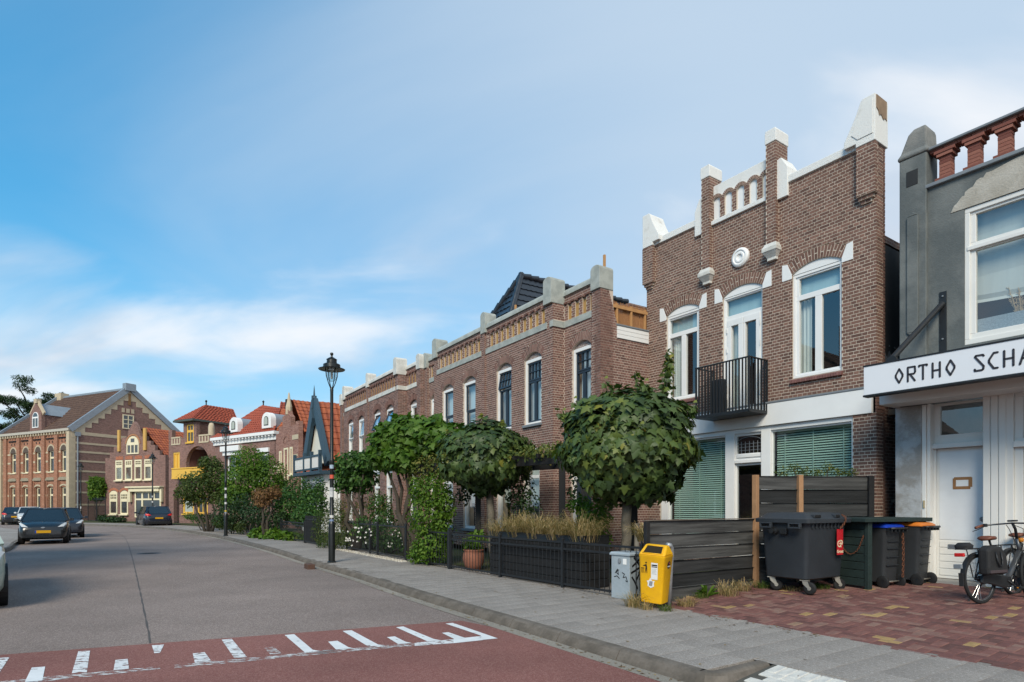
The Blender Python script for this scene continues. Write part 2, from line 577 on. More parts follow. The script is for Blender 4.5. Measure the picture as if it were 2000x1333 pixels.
def ring_bricks(out_mb, mort_mb, a0, a1, zs, rise, ring, w, n, tone=.5, split=True, proud=.004, back=.12):
    cx_, cz_, r = arch_geo(a0, a1, zs, rise)
    th = math.asin(min(1., (a1 - a0) / 2 / r))
    pts_o, pts_i = [], []
    for i in range(n + 1):
        t = -th + 2 * th * i / n
        pts_i.append((cx_ + r * math.sin(t), cz_ + r * math.cos(t)))
        pts_o.append((cx_ + (r + ring) * math.sin(t), cz_ + (r + ring) * math.cos(t)))
    mort_mb.prism(pts_o + pts_i[::-1], w - back, w)
    for i in range(n):
        g = JT * .5 / (r + ring / 2)
        t0 = -th + 2 * th * i / n + g; t1 = -th + 2 * th * (i + 1) / n - g
        cuts = [(0, 1)]
        if split and i % 2: cuts = [(0, .47), (.53, 1)]
        for c0, c1 in cuts:
            q0 = r + ring * c0 + .004; q1 = r + ring * c1 - .004
            poly = [(cx_ + q0 * math.sin(t0), cz_ + q0 * math.cos(t0)), (cx_ + q0 * math.sin(t1), cz_ + q0 * math.cos(t1)),
                    (cx_ + q1 * math.sin(t1), cz_ + q1 * math.cos(t1)), (cx_ + q1 * math.sin(t0), cz_ + q1 * math.cos(t0))]
            out_mb.prism(poly, w - .02, w + proud, min(1, max(0, rnd.gauss(tone, .22))))
def slab(mb, u0, u1, z0, z1, holes, w0, w1, tone=.5, m=0):
    zs = sorted({z0, z1, *[max(z0, min(z1, h[2])) for h in holes], *[max(z0, min(z1, h[3])) for h in holes]})
    prev = None
    for a, b in zip(zs[:-1], zs[1:]):
        if b - a < 1e-6: continue
        iv = free_iv(u0, u1, [rect_open(*h) for h in holes], (a + b) / 2)
        if prev and prev[0] == iv: prev[2] = b
        else:
            if prev:
                for s, e in prev[0]: mb.box(s, e, w0, w1, prev[1], prev[2], tone, m)
            prev = [iv, a, b]
    if prev:
        for s, e in prev[0]: mb.box(s, e, w0, w1, prev[1], prev[2], tone, m)
    return mb
def sash(mb, u0, u1, z0, z1, nx, nz, w0, w1, t, bar):
    """frame of one sash with glazing bars; returns the pane rectangles"""
    panes = []
    pw = (u1 - u0 - 2 * t - (nx - 1) * bar) / nx; ph = (z1 - z0 - 2 * t - (nz - 1) * bar) / nz
    for i in range(nx):
        for j in range(nz):
            a = u0 + t + i * (pw + bar); c = z0 + t + j * (ph + bar)
            panes.append((a, a + pw, c, c + ph))
    slab(mb, u0, u1, z0, z1, panes, w0, w1)
    return panes
def panes_obj(panes, w, parent, m=None, name='pane'):
    for p in panes:
        q = MB(); q.add([(p[1], w, p[2]), (p[0], w, p[2]), (p[0], w, p[3]), (p[1], w, p[3])], [(0, 1, 2, 3)]); q.build(name, m or m_glass, parent)
def arch_fill(mb, a0, a1, zb, zs, rise, w0, w1, n=10, tone=.5):
    cx_, cz_, r = arch_geo(a0, a1, zs, rise)
    th = math.asin(min(1., (a1 - a0) / 2 / r))
    pts = [(cx_ + r * math.sin(-th + 2 * th * i / n), cz_ + r * math.cos(-th + 2 * th * i / n)) for i in range(n + 1)]
    mb.prism([(a0, zb)] + pts + [(a1, zb)], w0, w1, tone)

# ------------------------------------------------------------------ the brown house with the stepped white gable
K = .878
HANG = rad(124.454)
house = thing('brick_house', 'narrow brown brick house with white stepped gable, black balcony and green blinds', 'house', (6.581, 10.784, .195), HANG, scale=K)
bl, mo = [], MB()
HW = 6.28
wins = [(.70, 1.82), (2.57, 3.69), (4.42, 5.54)]
ops = [rect_open(.47, 5.78, .3, 3.52), rect_open(-.1, 6.21, 3.52, 4.06), rect_open(2.40, 4.00, 8.98, 9.9)]
for i, (a, b) in enumerate(wins):
    ops.append(arch_open(a, b, 4.53 if i != 1 else 3.6, 6.93, .17, .26, .10))
wall_bricks(bl, mo, front(0), 0, HW, .12, 9.08, ops, .30)
wall_bricks(bl, mo, front(0), 2.18, 4.22, 9.08, 9.74, [rect_open(2.40, 4.00, 8.98, 9.9)], .30, phase=.03)
wall_bricks(bl, mo, right_side(0, 0), .0, .38, .12, 9.07, (), .20, flip=True, phase=.04, mortar=False)
# corner piers and inner pilasters
for (a, b, za, zb) in ((-.03, .34, 8.03, 9.07), (5.94, 6.33, 8.03, 9.07), (2.15, 2.40, 7.78, 10.17), (4.00, 4.25, 7.78, 10.17)):
    wall_bricks(bl, mo, front(.13), a, b, za, zb, (), .13, phase=a)
    wall_bricks(bl, mo, right_side(a, .13), 0, .13, za, min(zb, 9.08), (), .05, flip=True, mortar=False)
    if zb > 10:
        wall_bricks(bl, mo, front(0), a, b, 9.5, zb, (), .36, mortar=True, proud=0.)
        wall_bricks(bl, mo, right_side(a, .13), 0, .49, 9.08, zb, (), .05, flip=True, mortar=False)
for (a, b) in ((-.03, .34), (5.94, 6.33)):                       # corbels below the piers
    for k, (d, p) in enumerate(((.05, .09), (.10, .045))):
        wall_bricks(bl, mo, front(p), a + d, b - d * .6, 8.03 - CO * (k + 1), 8.03 - CO * k, (), p, zgrid=8.03, phase=a)
# arcade of five niches between the pilasters
arc = MB()
nic = [2.475 + .352 * i for i in range(5)]
mort_arc = mo
for c0, c1 in zip(nic[:-1], nic[1:]):
    wall_bricks(bl, mo, front(0), c0 + .11, c1 - .11, 9.0, 9.50, (), .12, phase=c0 + .11)
rb = MB()
for c in nic:
    ring_bricks(rb, mo, c - .108, c + .108, 9.49, .1079, .085, 0, 11, split=False, back=.07)
for i, (a, b) in enumerate(wins):
    ring_bricks(rb, mo, a, b, 6.93, .17, .26, 0, 19)
wall = mo.build('wall', m_mortar, house)
wall['label'] = 'front wall of brown bricks with pale mortar joints'
camv = Vector((0, 0, 1.6))
HM = Matrix.Translation((6.581, 10.784, .195)) @ Matrix.Rotation(HANG, 4, 'Z') @ Matrix.Scale(K, 4)
def near(b):
    p = HM @ Vector(b[0]((b[1] + b[2]) / 2, (b[3] + b[4]) / 2, 0))
    return (p - camv).length / (b[2] - b[1]) ** .6
cand = sorted([b for b in bl if not b[6] and b[0](0, 0, 0)[1] < .01 and b[3] > 2.2 and (b[2] - b[1]) > .09 and b[7] > .001], key=near)[:300]
cset = {id(b) for b in cand}
bw = MB()
for b in bl:
    if id(b) not in cset: brick_mesh_add(bw, b)
bw.v += []; k0 = len(bw.v)
bw.f += [tuple(i + k0 for i in f) for f in rb.f]; bw.t += rb.t; bw.m += rb.m; bw.v += rb.v
o = bw.build('brickwork', m_brick, wall); o['kind'] = 'stuff'
bmesh_cache = {}
for b in cand:
    L = round(b[2] - b[1], 2); h = b[4] - b[3]; ti = int(b[5] * 5.99)
    key = (L, round(h, 3), ti)
    if key not in bmesh_cache:
        q = MB(); brick_mesh_add(q, (front(0), -L / 2, L / 2, -h / 2, h / 2, (ti + .5) / 6, False, .0032)); bmesh_cache[key] = q.mesh('brick', m_brick)
    inst('brick', bmesh_cache[key], wall, ((b[1] + b[2]) / 2, b[7] - .0032, (b[3] + b[4]) / 2), scale=((b[2] - b[1]) / L, 1, 1))

# white stone work
def stone(poly, w0, w1, name='coping', m=None, bevel=.012):
    return MB().prism(poly, w0, w1).build(name, m or m_stone_w, house, bevel=bevel)
stone([(.30, 9.08), (1.92, 9.08), (1.92, 9.25), (.30, 9.25)], -.36, .05)
stone([(4.50, 9.08), (5.98, 9.08), (5.98, 9.25), (4.50, 9.25)], -.36, .05)
stone([(2.40, 9.60), (2.40, 9.93), (4.00, 9.93), (4.00, 9.60)], -.30, -.03)
stone([(2.38, 8.89), (4.02, 8.89), (4.02, 9.0), (2.38, 9.0)], -.10, .06, 'sill')
stone([(2.40, 9.0), (4.0, 9.0), (4.0, 9.62), (2.40, 9.62)], -.30, -.05, 'niche_panel', m_white)
stone([(1.89, 8.78), (2.18, 8.78), (2.18, 9.70), (2.05, 9.73), (1.89, 9.45)], -.40, .07, 'shoulder_block')
stone([(4.22, 8.78), (4.52, 8.78), (4.52, 9.42), (4.37, 9.73), (4.22, 9.70)], -.40, .07, 'shoulder_block')
for a in (2.15, 4.00):
    stone([(a - .02, 10.16), (a + .27, 10.16), (a + .27, 10.42), (a + .25, 10.47), (a, 10.47), (a - .02, 10.42)], -.38, .15, 'pier_cap')
cap_r = [(-.04, 9.07), (.34, 9.07), (.34, 9.15), (.58, 9.15), (.58, 9.28), (.46, 9.50), (.33, 9.76), (.25, 9.97), (.20, 10.02), (-.04, 10.02)]
stone(cap_r, -.42, .15, 'pier_cap')
stone([(6.27 - u, z) for u, z in cap_r], -.42, .15, 'pier_cap')
stone([(.0, 9.22), (.30, 9.22), (.42, 9.36), (.26, 9.80), (.20, 9.93), (.0, 9.93)], .15, .165, 'pier_cap', bevel=.004)
q = MB(); q.prism([(-.34, 10.0), (.10, 10.0), (.10, 9.74), (.02, 9.70), (-.02, 9.62), (-.10, 9.66), (-.20, 9.58), (-.28, 9.64), (-.34, 9.60)], 0, .012); q.v = [(-.042 - y, x, z) for x, y, z in q.v]
q.build('bare_patch', mat('bare_brown_stone', (.26, .18, .12), .9, .25, 8.), house, fix=True)
# brackets under the pilasters
for c in (2.275, 4.125):
    b_ = MB()
    b_.loft([[(c - .11, 0, 7.40), (c + .11, 0, 7.40), (c + .11, .10, 7.40), (c - .11, .10, 7.40)],
             [(c - .11, 0, 7.46), (c + .11, 0, 7.46), (c + .11, .10, 7.46), (c - .11, .10, 7.46)],
             [(c - .17, 0, 7.58), (c + .17, 0, 7.58), (c + .17, .19, 7.58), (c - .17, .19, 7.58)],
             [(c - .19, 0, 7.60), (c + .19, 0, 7.60), (c + .19, .21, 7.60), (c - .19, .21, 7.60)],
             [(c - .19, 0, 7.68), (c + .19, 0, 7.68), (c + .19, .21, 7.68), (c - .19, .21, 7.68)],
             [(c - .14, 0, 7.79), (c + .14, 0, 7.79), (c + .14, .15, 7.79), (c - .14, .15, 7.79)]])
    b_.build('bracket', m_white_old, house, bevel=.006, fix=True)
md = MB()
md.lathe([(.0, .04), (.05, .04), (.075, .055), (.085, .075), (.12, .075), (.135, .06), (.155, .06), (.175, .08), (.205, .075), (.235, .05), (.245, .0)], 32)
mo_ = md.build('medallion', m_white, house, auto=35, fix=True)
mo_.location = (3.16, .0, 7.78); mo_.rotation_euler = (rad(-90), 0, 0)
# key blocks beside the arches
for i, (a, b) in enumerate(wins):
    for sgn, e in ((-1, a), (1, b)):
        poly = [(e + sgn * .002, 6.83), (e + sgn * .24, 6.83), (e + sgn * .24, 7.21), (e + sgn * .108, 7.19), (e + sgn * .006, 6.935)]
        stone(poly, -.05, .012, 'arch_block', m_white, .004)

# upper windows
def curtain_mesh(u0, u1, z0, z1, w, folds, amp, name, parent, m):
    c = MB(); n = folds * 6
    top = [(u0 + (u1 - u0) * i / n, w + amp * math.sin(i / 6 * 2 * math.pi + .7 * math.sin(i)), z1) for i in range(n + 1)]
    bot = [(x, y + amp * .3 * math.sin(x * 9), z0) for x, y, z in top]
    c.loft([bot, top], close=False, caps=False)
    return c.build(name, m, parent, smooth=True)
for i, (a, b) in enumerate(wins):
    fr = MB()
    z0 = 4.53 if i != 1 else 3.86
    if i != 1:
        cells = [(a + .13, b - .07, 6.42, 6.80), (a + .13, a + .50, 4.63, 6.30), (a + .65, b - .07, 4.63, 6.30)]
    else:
        cells = [(a + .07, b - .07, 6.43, 6.83), (a + .21, a + .51, 4.08, 6.16), (a + .70, b - .21, 4.08, 6.16)]
    cells = [(b + a - q, b + a - p, c, d) for p, q, c, d in cells] if i == 0 else cells
    slab(fr, a, b, z0, 6.90, cells, -.16, -.07)
    if i != 1:
        slab(fr, a - .0, b + .0, z0, 6.90, [(a + .06, b - .06, z0 + .06, 6.84)], -.07, -.045)
    else:
        slab(fr, a, b, z0, 6.90, [(a + .05, b - .05, z0, 6.86)], -.07, -.045)
        slab(fr, a + .10, a + .552, 3.92, 6.32, [cells[1]], -.072, -.05)
        slab(fr, a + .568, b - .10, 3.92, 6.32, [cells[2]], -.072, -.05)
        for zz in (4.3, 5.5, 6.0):
            fr.box(a + .085, a + .105, -.05, -.03, zz, zz + .14); fr.box(b - .105, b - .085, -.05, -.03, zz, zz + .14)
    arch_fill(fr, a, b, 6.905, 6.93, .17, -.14, -.035)
    wo_ = fr.build('window' if i != 1 else 'balcony_door', m_white, house, bevel=.006)
    panes_obj(cells, -.12, wo_)
    up = cells[0]
    s_ = MB().box(up[0] - .03, up[1] + .03, -.22, -.21, up[2] - .05, up[3] + .03).build('roller_blind', m_blindblue, wo_)
    lo = cells[1:]
    if i == 0:
        curtain_mesh(1.48, 1.74, 4.4, 6.4, -.24, 3, .02, 'curtain', wo_, m_curtain)
    elif i == 1:
        curtain_mesh(3.18, 3.55, 3.9, 6.3, -.24, 4, .02, 'curtain', wo_, m_curtain)
    else:
        curtain_mesh(5.12, 5.48, 4.4, 6.4, -.24, 4, .02, 'curtain', wo_, m_curtain)
    if i != 1:
        sl = MB(); n = 20
        for q in range(n):
            s0 = a - .03 + (b - a + .06) * q / n; s1 = a - .03 + (b - a + .06) * (q + 1) / n - .008
            sl.add([(s0, -.04, 4.52), (s1, -.04, 4.52), (s1, .07, 4.475), (s0, .07, 4.475), (s0, -.04, 4.41), (s1, -.04, 4.41), (s1, .07, 4.41), (s0, .07, 4.41)],
                   [(0, 3, 2, 1), (3, 7, 6, 2), (0, 4, 7, 3), (1, 2, 6, 5), (4, 5, 6, 7)], rnd.random() * .7 + .3)
        sl.build('sill', mat('red_sill_brick', None, .7, .2, 14., tone=[(0, (.13, .06, .055)), (1, (.24, .115, .10))]), wo_)
# dark rooms behind the panes
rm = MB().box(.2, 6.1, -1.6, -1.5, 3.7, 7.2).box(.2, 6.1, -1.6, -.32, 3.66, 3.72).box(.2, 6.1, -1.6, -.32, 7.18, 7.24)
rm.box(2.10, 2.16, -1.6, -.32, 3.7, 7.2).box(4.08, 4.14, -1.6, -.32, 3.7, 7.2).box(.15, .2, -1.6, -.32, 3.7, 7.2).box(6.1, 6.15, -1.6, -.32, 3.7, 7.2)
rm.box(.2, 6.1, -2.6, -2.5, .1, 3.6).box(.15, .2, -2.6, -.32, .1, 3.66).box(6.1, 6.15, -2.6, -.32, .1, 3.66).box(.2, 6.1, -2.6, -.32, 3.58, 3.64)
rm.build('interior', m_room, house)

# white band, lead strip and shop front
MB().box(.08, 6.20, -.05, .035, 3.515, 4.03).build('fascia_board', m_white, house, bevel=.006)
MB().box(.05, 6.24, -.05, .05, 4.032, 4.075).build('lead_strip', m_lead, house, bevel=.01)
sf = MB()
cells = [(.53, 2.36, .75, 3.36), (2.66, 3.34, 2.90, 3.34), (2.66, 3.34, .55, 2.60), (3.66, 5.49, .75, 3.36)]
slab(sf, .47, 5.78, .3, 3.515, cells, -.17, -.09)
for a, b in ((2.38, 2.63), (3.37, 3.64), (5.51, 5.76), (.475, .51)):
    sf.box(a, b, -.09, -.03, .3, 3.44)
sf.box(.475, 5.76, -.09, -.04, 3.40, 3.51)
sf.box(2.64, 3.36, -.09, -.02, 2.66, 2.74).box(2.67, 3.33, -.09, -.06, 2.80, 2.875)
sfo = sf.build('shop_front', m_white, house, bevel=.008)
panes_obj([cells[0], cells[2], cells[3]], -.13, sfo, m_glass)
panes_obj([cells[1]], -.13, sfo, m_glass_d)
ld = MB()
for q in range(1, 6): ld.box(2.66 + .68 * q / 6 - .006, 2.66 + .68 * q / 6 + .006, -.122, -.112, 2.90, 3.20)
for q in (2.98, 3.06, 3.14): ld.box(2.66, 3.34, -.122, -.112, q - .005, q + .005)
for q in range(10):
    t0 = math.pi * q / 10; t1 = math.pi * (q + 1) / 10
    ld.bar((3.0 + .33 * math.cos(t0), -.117, 3.19 + .12 * math.sin(t0)), (3.0 + .33 * math.cos(t1), -.117, 3.19 + .12 * math.sin(t1)), .012, .012, (0, 1, 0))
ld.build('leaded_light', m_lead, sfo)
slat = MB()
m_slat = mat('green_blind_slat', (.40, .58, .51), .5, .06, 6.)
for (a, b) in ((.55, 2.34), (3.68, 5.47)):
    bd = MB().box(a, b, -.29, -.23, 3.32, 3.38)
    for q in (.12, .5, .88):
        u = a + (b - a) * q; bd.box(u - .011, u + .011, -.222, -.218, .6, 3.34)
    bo = bd.build('venetian_blind', m_slat, house)
    sm = MB()
    L = b - a
    sm.add([(0, -.026, -.003), (L, -.026, -.003), (L, 0, .002), (0, 0, .002), (L, .026, -.003), (0, .026, -.003)],
           [(0, 1, 2, 3), (3, 2, 4, 5)])
    sme = sm.mesh('slat', m_slat)
    for q in range(48):
        inst('slat', sme, bo, (a, -.25, 3.28 - q * .0565), (rad(-48), 0, 0))
# plant vase behind the centre pane
pv = MB(); pv.lathe([(.0, .0), (.07, .0), (.10, .12), (.06, .25), (.08, .3)], 12, (2.85, -.5, .95))
pvo = pv.build('vase', mat('vase_glass', (.22, .30, .28), .2, .1), house, smooth=True)
fl = MB(); r2 = random.Random(5)
for q in range(26):
    c = Vector((2.80 + r2.uniform(-.17, .17), -.45 + r2.uniform(-.1, .1), r2.choice([1.55, 1.72, 1.98, 2.03, 1.3]) + r2.uniform(-.09, .09)))
    for j in range(5):
        t = j * 1.257 + r2.random(); e1 = Vector((math.cos(t), .3 * r2.uniform(-1, 1), math.sin(t))); e2 = Vector((-math.sin(t), .2, math.cos(t)))
        fl.add([tuple(c), tuple(c + e1 * .035 + e2 * .018), tuple(c + e1 * .055), tuple(c + e1 * .035 - e2 * .018)], [(0, 1, 2, 3)])
fl.build('blossom', mat('white_petal', (.75, .8, .74), .6, .05), pvo)

# balcony
bq = .75
bal = MB().box(2.42, 3.96, .0, bq, 3.79, 3.83)
balo = bal.build('balcony', m_black, house, bevel=.004)
rl = MB()
for z in (3.845, 5.07):
    rl.bar((2.42, bq - .02, z), (3.96, bq - .02, z), .045, .03).bar((2.44, 0, z), (2.44, bq, z), .045, .03).bar((3.94, 0, z), (3.94, bq, z), .045, .03)
for (x, y) in ((2.44, bq - .02), (3.94, bq - .02), (2.44, .02), (3.94, .02)):
    rl.box(x - .02, x + .02, y - .02, y + .02, 3.79, 5.085)
rl.build('rail', m_black, balo, bevel=.003)
bm_ = MB().box(-.007, .007, -.022, .022, 0, 1.21).mesh('baluster', m_black)
for q in range(1, 17):
    inst('baluster', bm_, balo, (2.44 + 1.5 * q / 17, bq - .02, 3.85), (0, 0, rad(rnd.uniform(-2, 2))))
for x in (2.44, 3.94):
    for q in range(1, 6):
        inst('baluster', bm_, balo, (x, bq * q / 6, 3.85), (0, 0, rad(90)))
MB().box(3.50, 3.86, .10, .30, 3.85, 4.80).build('folded_chair_cover', m_black, balo, bevel=.02)

# body and mansard roof behind the gable
body = MB()
body.box(.06, .15, -8.5, -.30, .1, 3.92).box(6.15, 6.22, -8.5, -.30, .1, 7.5).box(.15, 6.15, -8.5, -2.65, .1, 3.9).box(.56, 5.7, -8.5, -1.65, 3.92, 6.88).box(.15, 6.15, -8.5, -.31, 7.25, 7.4)
m_bt = brick_tex('brown_brick_wall', BR, (.36, .30, .25), .225, .0712, .012)
body.build('rear_wall', m_bt, house)
MB().box(.0, .10, -8.5, -.37, 3.84, 3.95).build('gutter', mat('zinc_gutter', (.28, .32, .34), .45, .12, 5., metal=.6), house, bevel=.02)
rfm = MB(); rfm.add([(.05, -.36, 3.95), (.05, -8.5, 3.95), (.52, -8.5, 6.9), (.52, -.36, 6.9)], [(0, 1, 2, 3)])
rfo = rfm.build('roof', m_tile_k, house)
tl = MB()                                             # one pan tile: wavy across, lipped at its foot
N = 8
rows = []
for (s, lift) in ((0, .035), (.04, .032), (.42, .0)):
    rows.append([(lift + .018 * math.sin(2 * math.pi * j / N + .6), -.25 * j / N, s) for j in range(N + 1)])
tl.loft(rows, close=False, caps=False)
tl.loft([[(-.03, -.25 * j / N, 0) for j in range(N + 1)], rows[0]], close=False, caps=False)
tme = tl.mesh('roof_tile', m_tile_k, smooth=True)
sl_ang = math.atan2(.47, 2.95)
for r_ in range(8):
    for c_ in range(12):
        s = r_ * .365
        inst('roof_tile', tme, rfo, (.05 - .03 + math.sin(sl_ang) * s, -.38 - c_ * .25, 3.95 + math.cos(sl_ang) * s), (0, sl_ang, 0), (-1, 1, 1))
MB().tube([(.52, -.4, 6.95), (.52, -8.5, 6.95)], .09, 8).build('ridge', m_tile_k, house, smooth=True)
# ------------------------------------------------------------------ the shop on the right
shop = thing('shop_building', 'grey rendered shop with brick balustrade, white front and lettered canopy sign', 'shop', (6.581, 10.784, .195), HANG, scale=K)
m_grey = mat('dark_grey_render', (.105, .117, .118), .85, .12, 1.1, bump=.6, bs=30., col2=(.17, .18, .175), lo=.38, hi=.66, spec=.25)
m_pier = mat('bare_cement', (.27, .26, .245), .9, .14, 2.0, bump=.7, bs=35., col2=(.40, .41, .42), lo=.42, hi=.60, spec=.2)
m_patch = mat('bare_plaster', (.36, .33, .28), .9, .12, 2.6, bump=.7, bs=30., col2=(.46, .43, .38), spec=.2)
m_creamw = mat('cream_white_paint', (.71, .70, .67), .45, .05, 1.5, spec=.4)
SE = -4.6
w_ = MB()
slab(w_, SE, -.90, 3.9, 7.70, [(-3.6, -1.52, 4.56, 7.08)], -.35, 0)
w_.box(-.90, -.46, -5.5, -.35, .12, 7.5)
w_.build('wall', m_grey, shop)
# the rendered corner pier with its pointed head
pr = MB().box(-.93, -.455, -.45, .07, 3.55, 8.42)
pr.build('corner_pier', m_grey, shop, bevel=.02)
pr2 = MB().box(-.80, -.60, .07, .105, 4.98, 7.25)
pr2.prism([(-.80, 4.98), (-.70, 4.90), (-.60, 4.98)], .07, .105).prism([(-.80, 7.25), (-.70, 7.33), (-.60, 7.25)], .07, .105)
pr2.build('pier_panel', m_grey, shop, bevel=.012)
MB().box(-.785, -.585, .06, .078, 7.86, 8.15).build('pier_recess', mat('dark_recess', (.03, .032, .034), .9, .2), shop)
hd = MB()
hd.loft([[(-.96, -.47, 8.42), (-.43, -.47, 8.42), (-.43, .10, 8.42), (-.96, .10, 8.42)],
         [(-.96, -.47, 8.47), (-.43, -.47, 8.47), (-.43, .10, 8.47), (-.96, .10, 8.47)],
         [(-.93, -.45, 8.55), (-.47, -.45, 8.55), (-.47, .06, 8.55), (-.93, .06, 8.55)],
         [(-.92, -.43, 8.88), (-.60, -.43, 8.88), (-.60, .05, 8.88), (-.92, .05, 8.88)],
         [(-.90, -.40, 8.97), (-.70, -.40, 8.97), (-.70, .03, 8.97), (-.90, .03, 8.97)]])
hd.build('pier_head', mat('weathered_pier_head', (.16, .165, .16), .9, .2, 3., bump=.8, bs=30., col2=(.23, .225, .21)), shop, bevel=.03, fix=True)
# patch of bare plaster over the window
ppts = [(-1.30, 7.08)]
pr_ = random.Random(3)
for i in range(13):
    t = i / 12
    ppts.append((-1.30 - t * .62 + pr_.uniform(-.03, .03), 7.10 + .52 * t ** .7 + pr_.uniform(-.035, .035)))
ppts += [(-2.3, 7.66), (-3.9, 7.68), (-3.9, 7.08)]
MB().prism(ppts, -.02, .012).build('plaster_patch', m_patch, shop, bevel=.006)
# balustrade
MB().box(SE, -.90, -.36, .07, 7.70, 7.77).build('cornice', m_lead, shop, bevel=.012)
m_rb = mat('red_baluster_brick', None, .85, .2, 12., bump=.5, bs=90., tone=[(0, (.16, .055, .042)), (.6, (.225, .082, .06)), (1, (.30, .125, .09))])
def blk(mb, u0, u1, w0, w1, z0, z1, t): mb.box(u0, u1, w0, w1, z0, z1, t)
bus = MB()
def baluster():
    for k in range(7):
        j = pr_.uniform(-.003, .003)
        if k == 0: bus.box(-.15, .15, -.15, .15, .0, .062, pr_.random())
        else: bus.box(-.095 + j, .095 + j, -.095, .095, .067 * k, .067 * k + .059, pr_.random())
    bus.box(-.13, .13, -.13, .13, .469, .528, pr_.random())
    bus.box(-.09, .09, -.09, .09, .063, .47, .1)
for k in range(1):
    baluster()
bme = bus.mesh('baluster', m_rb)
for k in range(8):
    inst('baluster', bme, shop, (-1.195 - .452 * k, -.145, 7.775))
    if k < 7:
        b2 = MB()
        b2.box(-1.195 - .452 * k - .17, -1.195 - .452 * k + .17, -.29, .0, 8.306, 8.366, pr_.random())
        b2.build('corbel_brick', m_rb, shop, bevel=.004)
tr_ = MB()
for k in range(17):
    tr_.box(-.95 - .225 * (k + 1) + .01, -.95 - .225 * k, -.26, -.03, 8.372, 8.425, pr_.random())
tr_.build('top_course', m_rb, shop, bevel=.003)
MB().box(SE, -.92, -.30, .04, 8.428, 8.475).build('handrail_coping', m_lead, shop, bevel=.01)
# upper window
uw = MB()
cells = [(-2.52, -1.68, 6.43, 6.94), (-3.46, -2.60, 6.43, 6.94), (-3.46, -1.68, 4.76, 6.27)]
slab(uw, -3.6, -1.52, 4.56, 7.08, cells, -.14, -.05)
slab(uw, -3.6, -1.52, 4.56, 7.08, [(-3.52, -1.60, 4.66, 6.99)], -.05, -.015)
uw.box(-3.56, -1.56, -.05, .0, 6.29, 6.36)
uwo = uw.build('window', m_creamw, shop, bevel=.008)
panes_obj([(-3.46, -1.68, 6.43, 6.94), cells[2]], -.10, uwo)
rb_ = MB()
zs = [7.0, 6.62, 6.2, 5.85, 5.5, 5.42, 5.36]
for i in range(len(zs) - 1):
    sag = .02 if i < 4 else .05
    ring0 = [(-1.6 - 2.0 * j / 12, -.26 - .03 * (i % 2), zs[i] - (sag * 4 * (j / 12) * (1 - j / 12) if i > 3 else 0)) for j in range(13)]
    ring1 = [(-1.6 - 2.0 * j / 12, -.26 - .03 * ((i + 1) % 2), zs[i + 1] - (.05 * 4 * (j / 12) * (1 - j / 12) if i > 2 else 0)) for j in range(13)]
    rb_.loft([ring0, ring1], close=False, caps=False)
rb_.build('roman_blind', mat('blind_cloth', (.55, .58, .57), .9, .1, 5., streak=True), uwo, smooth=False)
MB().box(-3.5, -1.64, -.155, -.15, 4.70, 5.02).build('frosted_film', mat('frosted_film', (.30, .35, .40), .6, .35, 40.), uwo)
pm_ = MB(); r3 = random.Random(8)
for q in range(70):
    b0 = Vector((-2.28 + r3.uniform(-.03, .03), -.30, 4.7)); tp = b0 + Vector((r3.uniform(-.22, .2), r3.uniform(-.05, .05), r3.uniform(.35, .85)))
    pm_.bar(b0, tp, .006, .006); 
    for s in range(6):
        c = b0.lerp(tp, .6 + .07 * s); pm_.bar(c, c + Vector((r3.uniform(-.05, .05), 0, r3.uniform(.01, .06))), .008, .008)
pm_.build('pampas_plume', mat('pampas', (.50, .36, .22), .9, .2), uwo)
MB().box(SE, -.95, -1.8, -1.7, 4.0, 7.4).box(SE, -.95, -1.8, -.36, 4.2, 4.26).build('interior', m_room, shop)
# canopy: deck, lettered fascia, lower beam, tie plates and struts
MB().box(SE - 1.2, -.40, .0, 1.16, 3.80, 3.98).build('canopy_deck', mat('canopy_soffit', (.50, .47, .43), .7, .15, 1.5), shop, bevel=.01)
sgn = MB().box(SE - 1.2, -.345, 1.16, 1.27, 3.68, 4.215)
so = sgn.build('sign_board', mat('sign_white', (.72, .74, .78), .35, .03, 1.), shop, bevel=.006)
MB().box(SE - 1.2, -.335, 1.10, 1.285, 4.215, 4.24).box(SE - 1.2, -.335, 1.10, 1.285, 3.645, 3.68).build('sign_trim', m_black, so, bevel=.005)
MB().box(SE - .5, -.33, .0, .62, 3.56, 3.73).build('canopy_beam', m_creamw, shop, bevel=.01)
for u in (-1.185, -4.0):
    MB().box(u - .06, u + .06, .0, .018, 4.45, 5.65).build('tie_plate', m_black, shop, bevel=.004)
    bt = MB().tube([(u, .03, 5.42), (u + .45, 1.02, 4.34)], .052, 10)
    bt.tube([(u + .45, .98, 4.30), (u + .45, 1.06, 4.30)], .085, 12)
    bt.build('strut', m_black, shop, smooth=False)
    for z in (4.75, 5.56):
        MB().lathe([(.016, 0), (.016, .02), (0, .024)], 8).build('bolt', m_lead, shop, loc=(u, .018, z)).rotation_euler = (rad(-90), 0, 0)
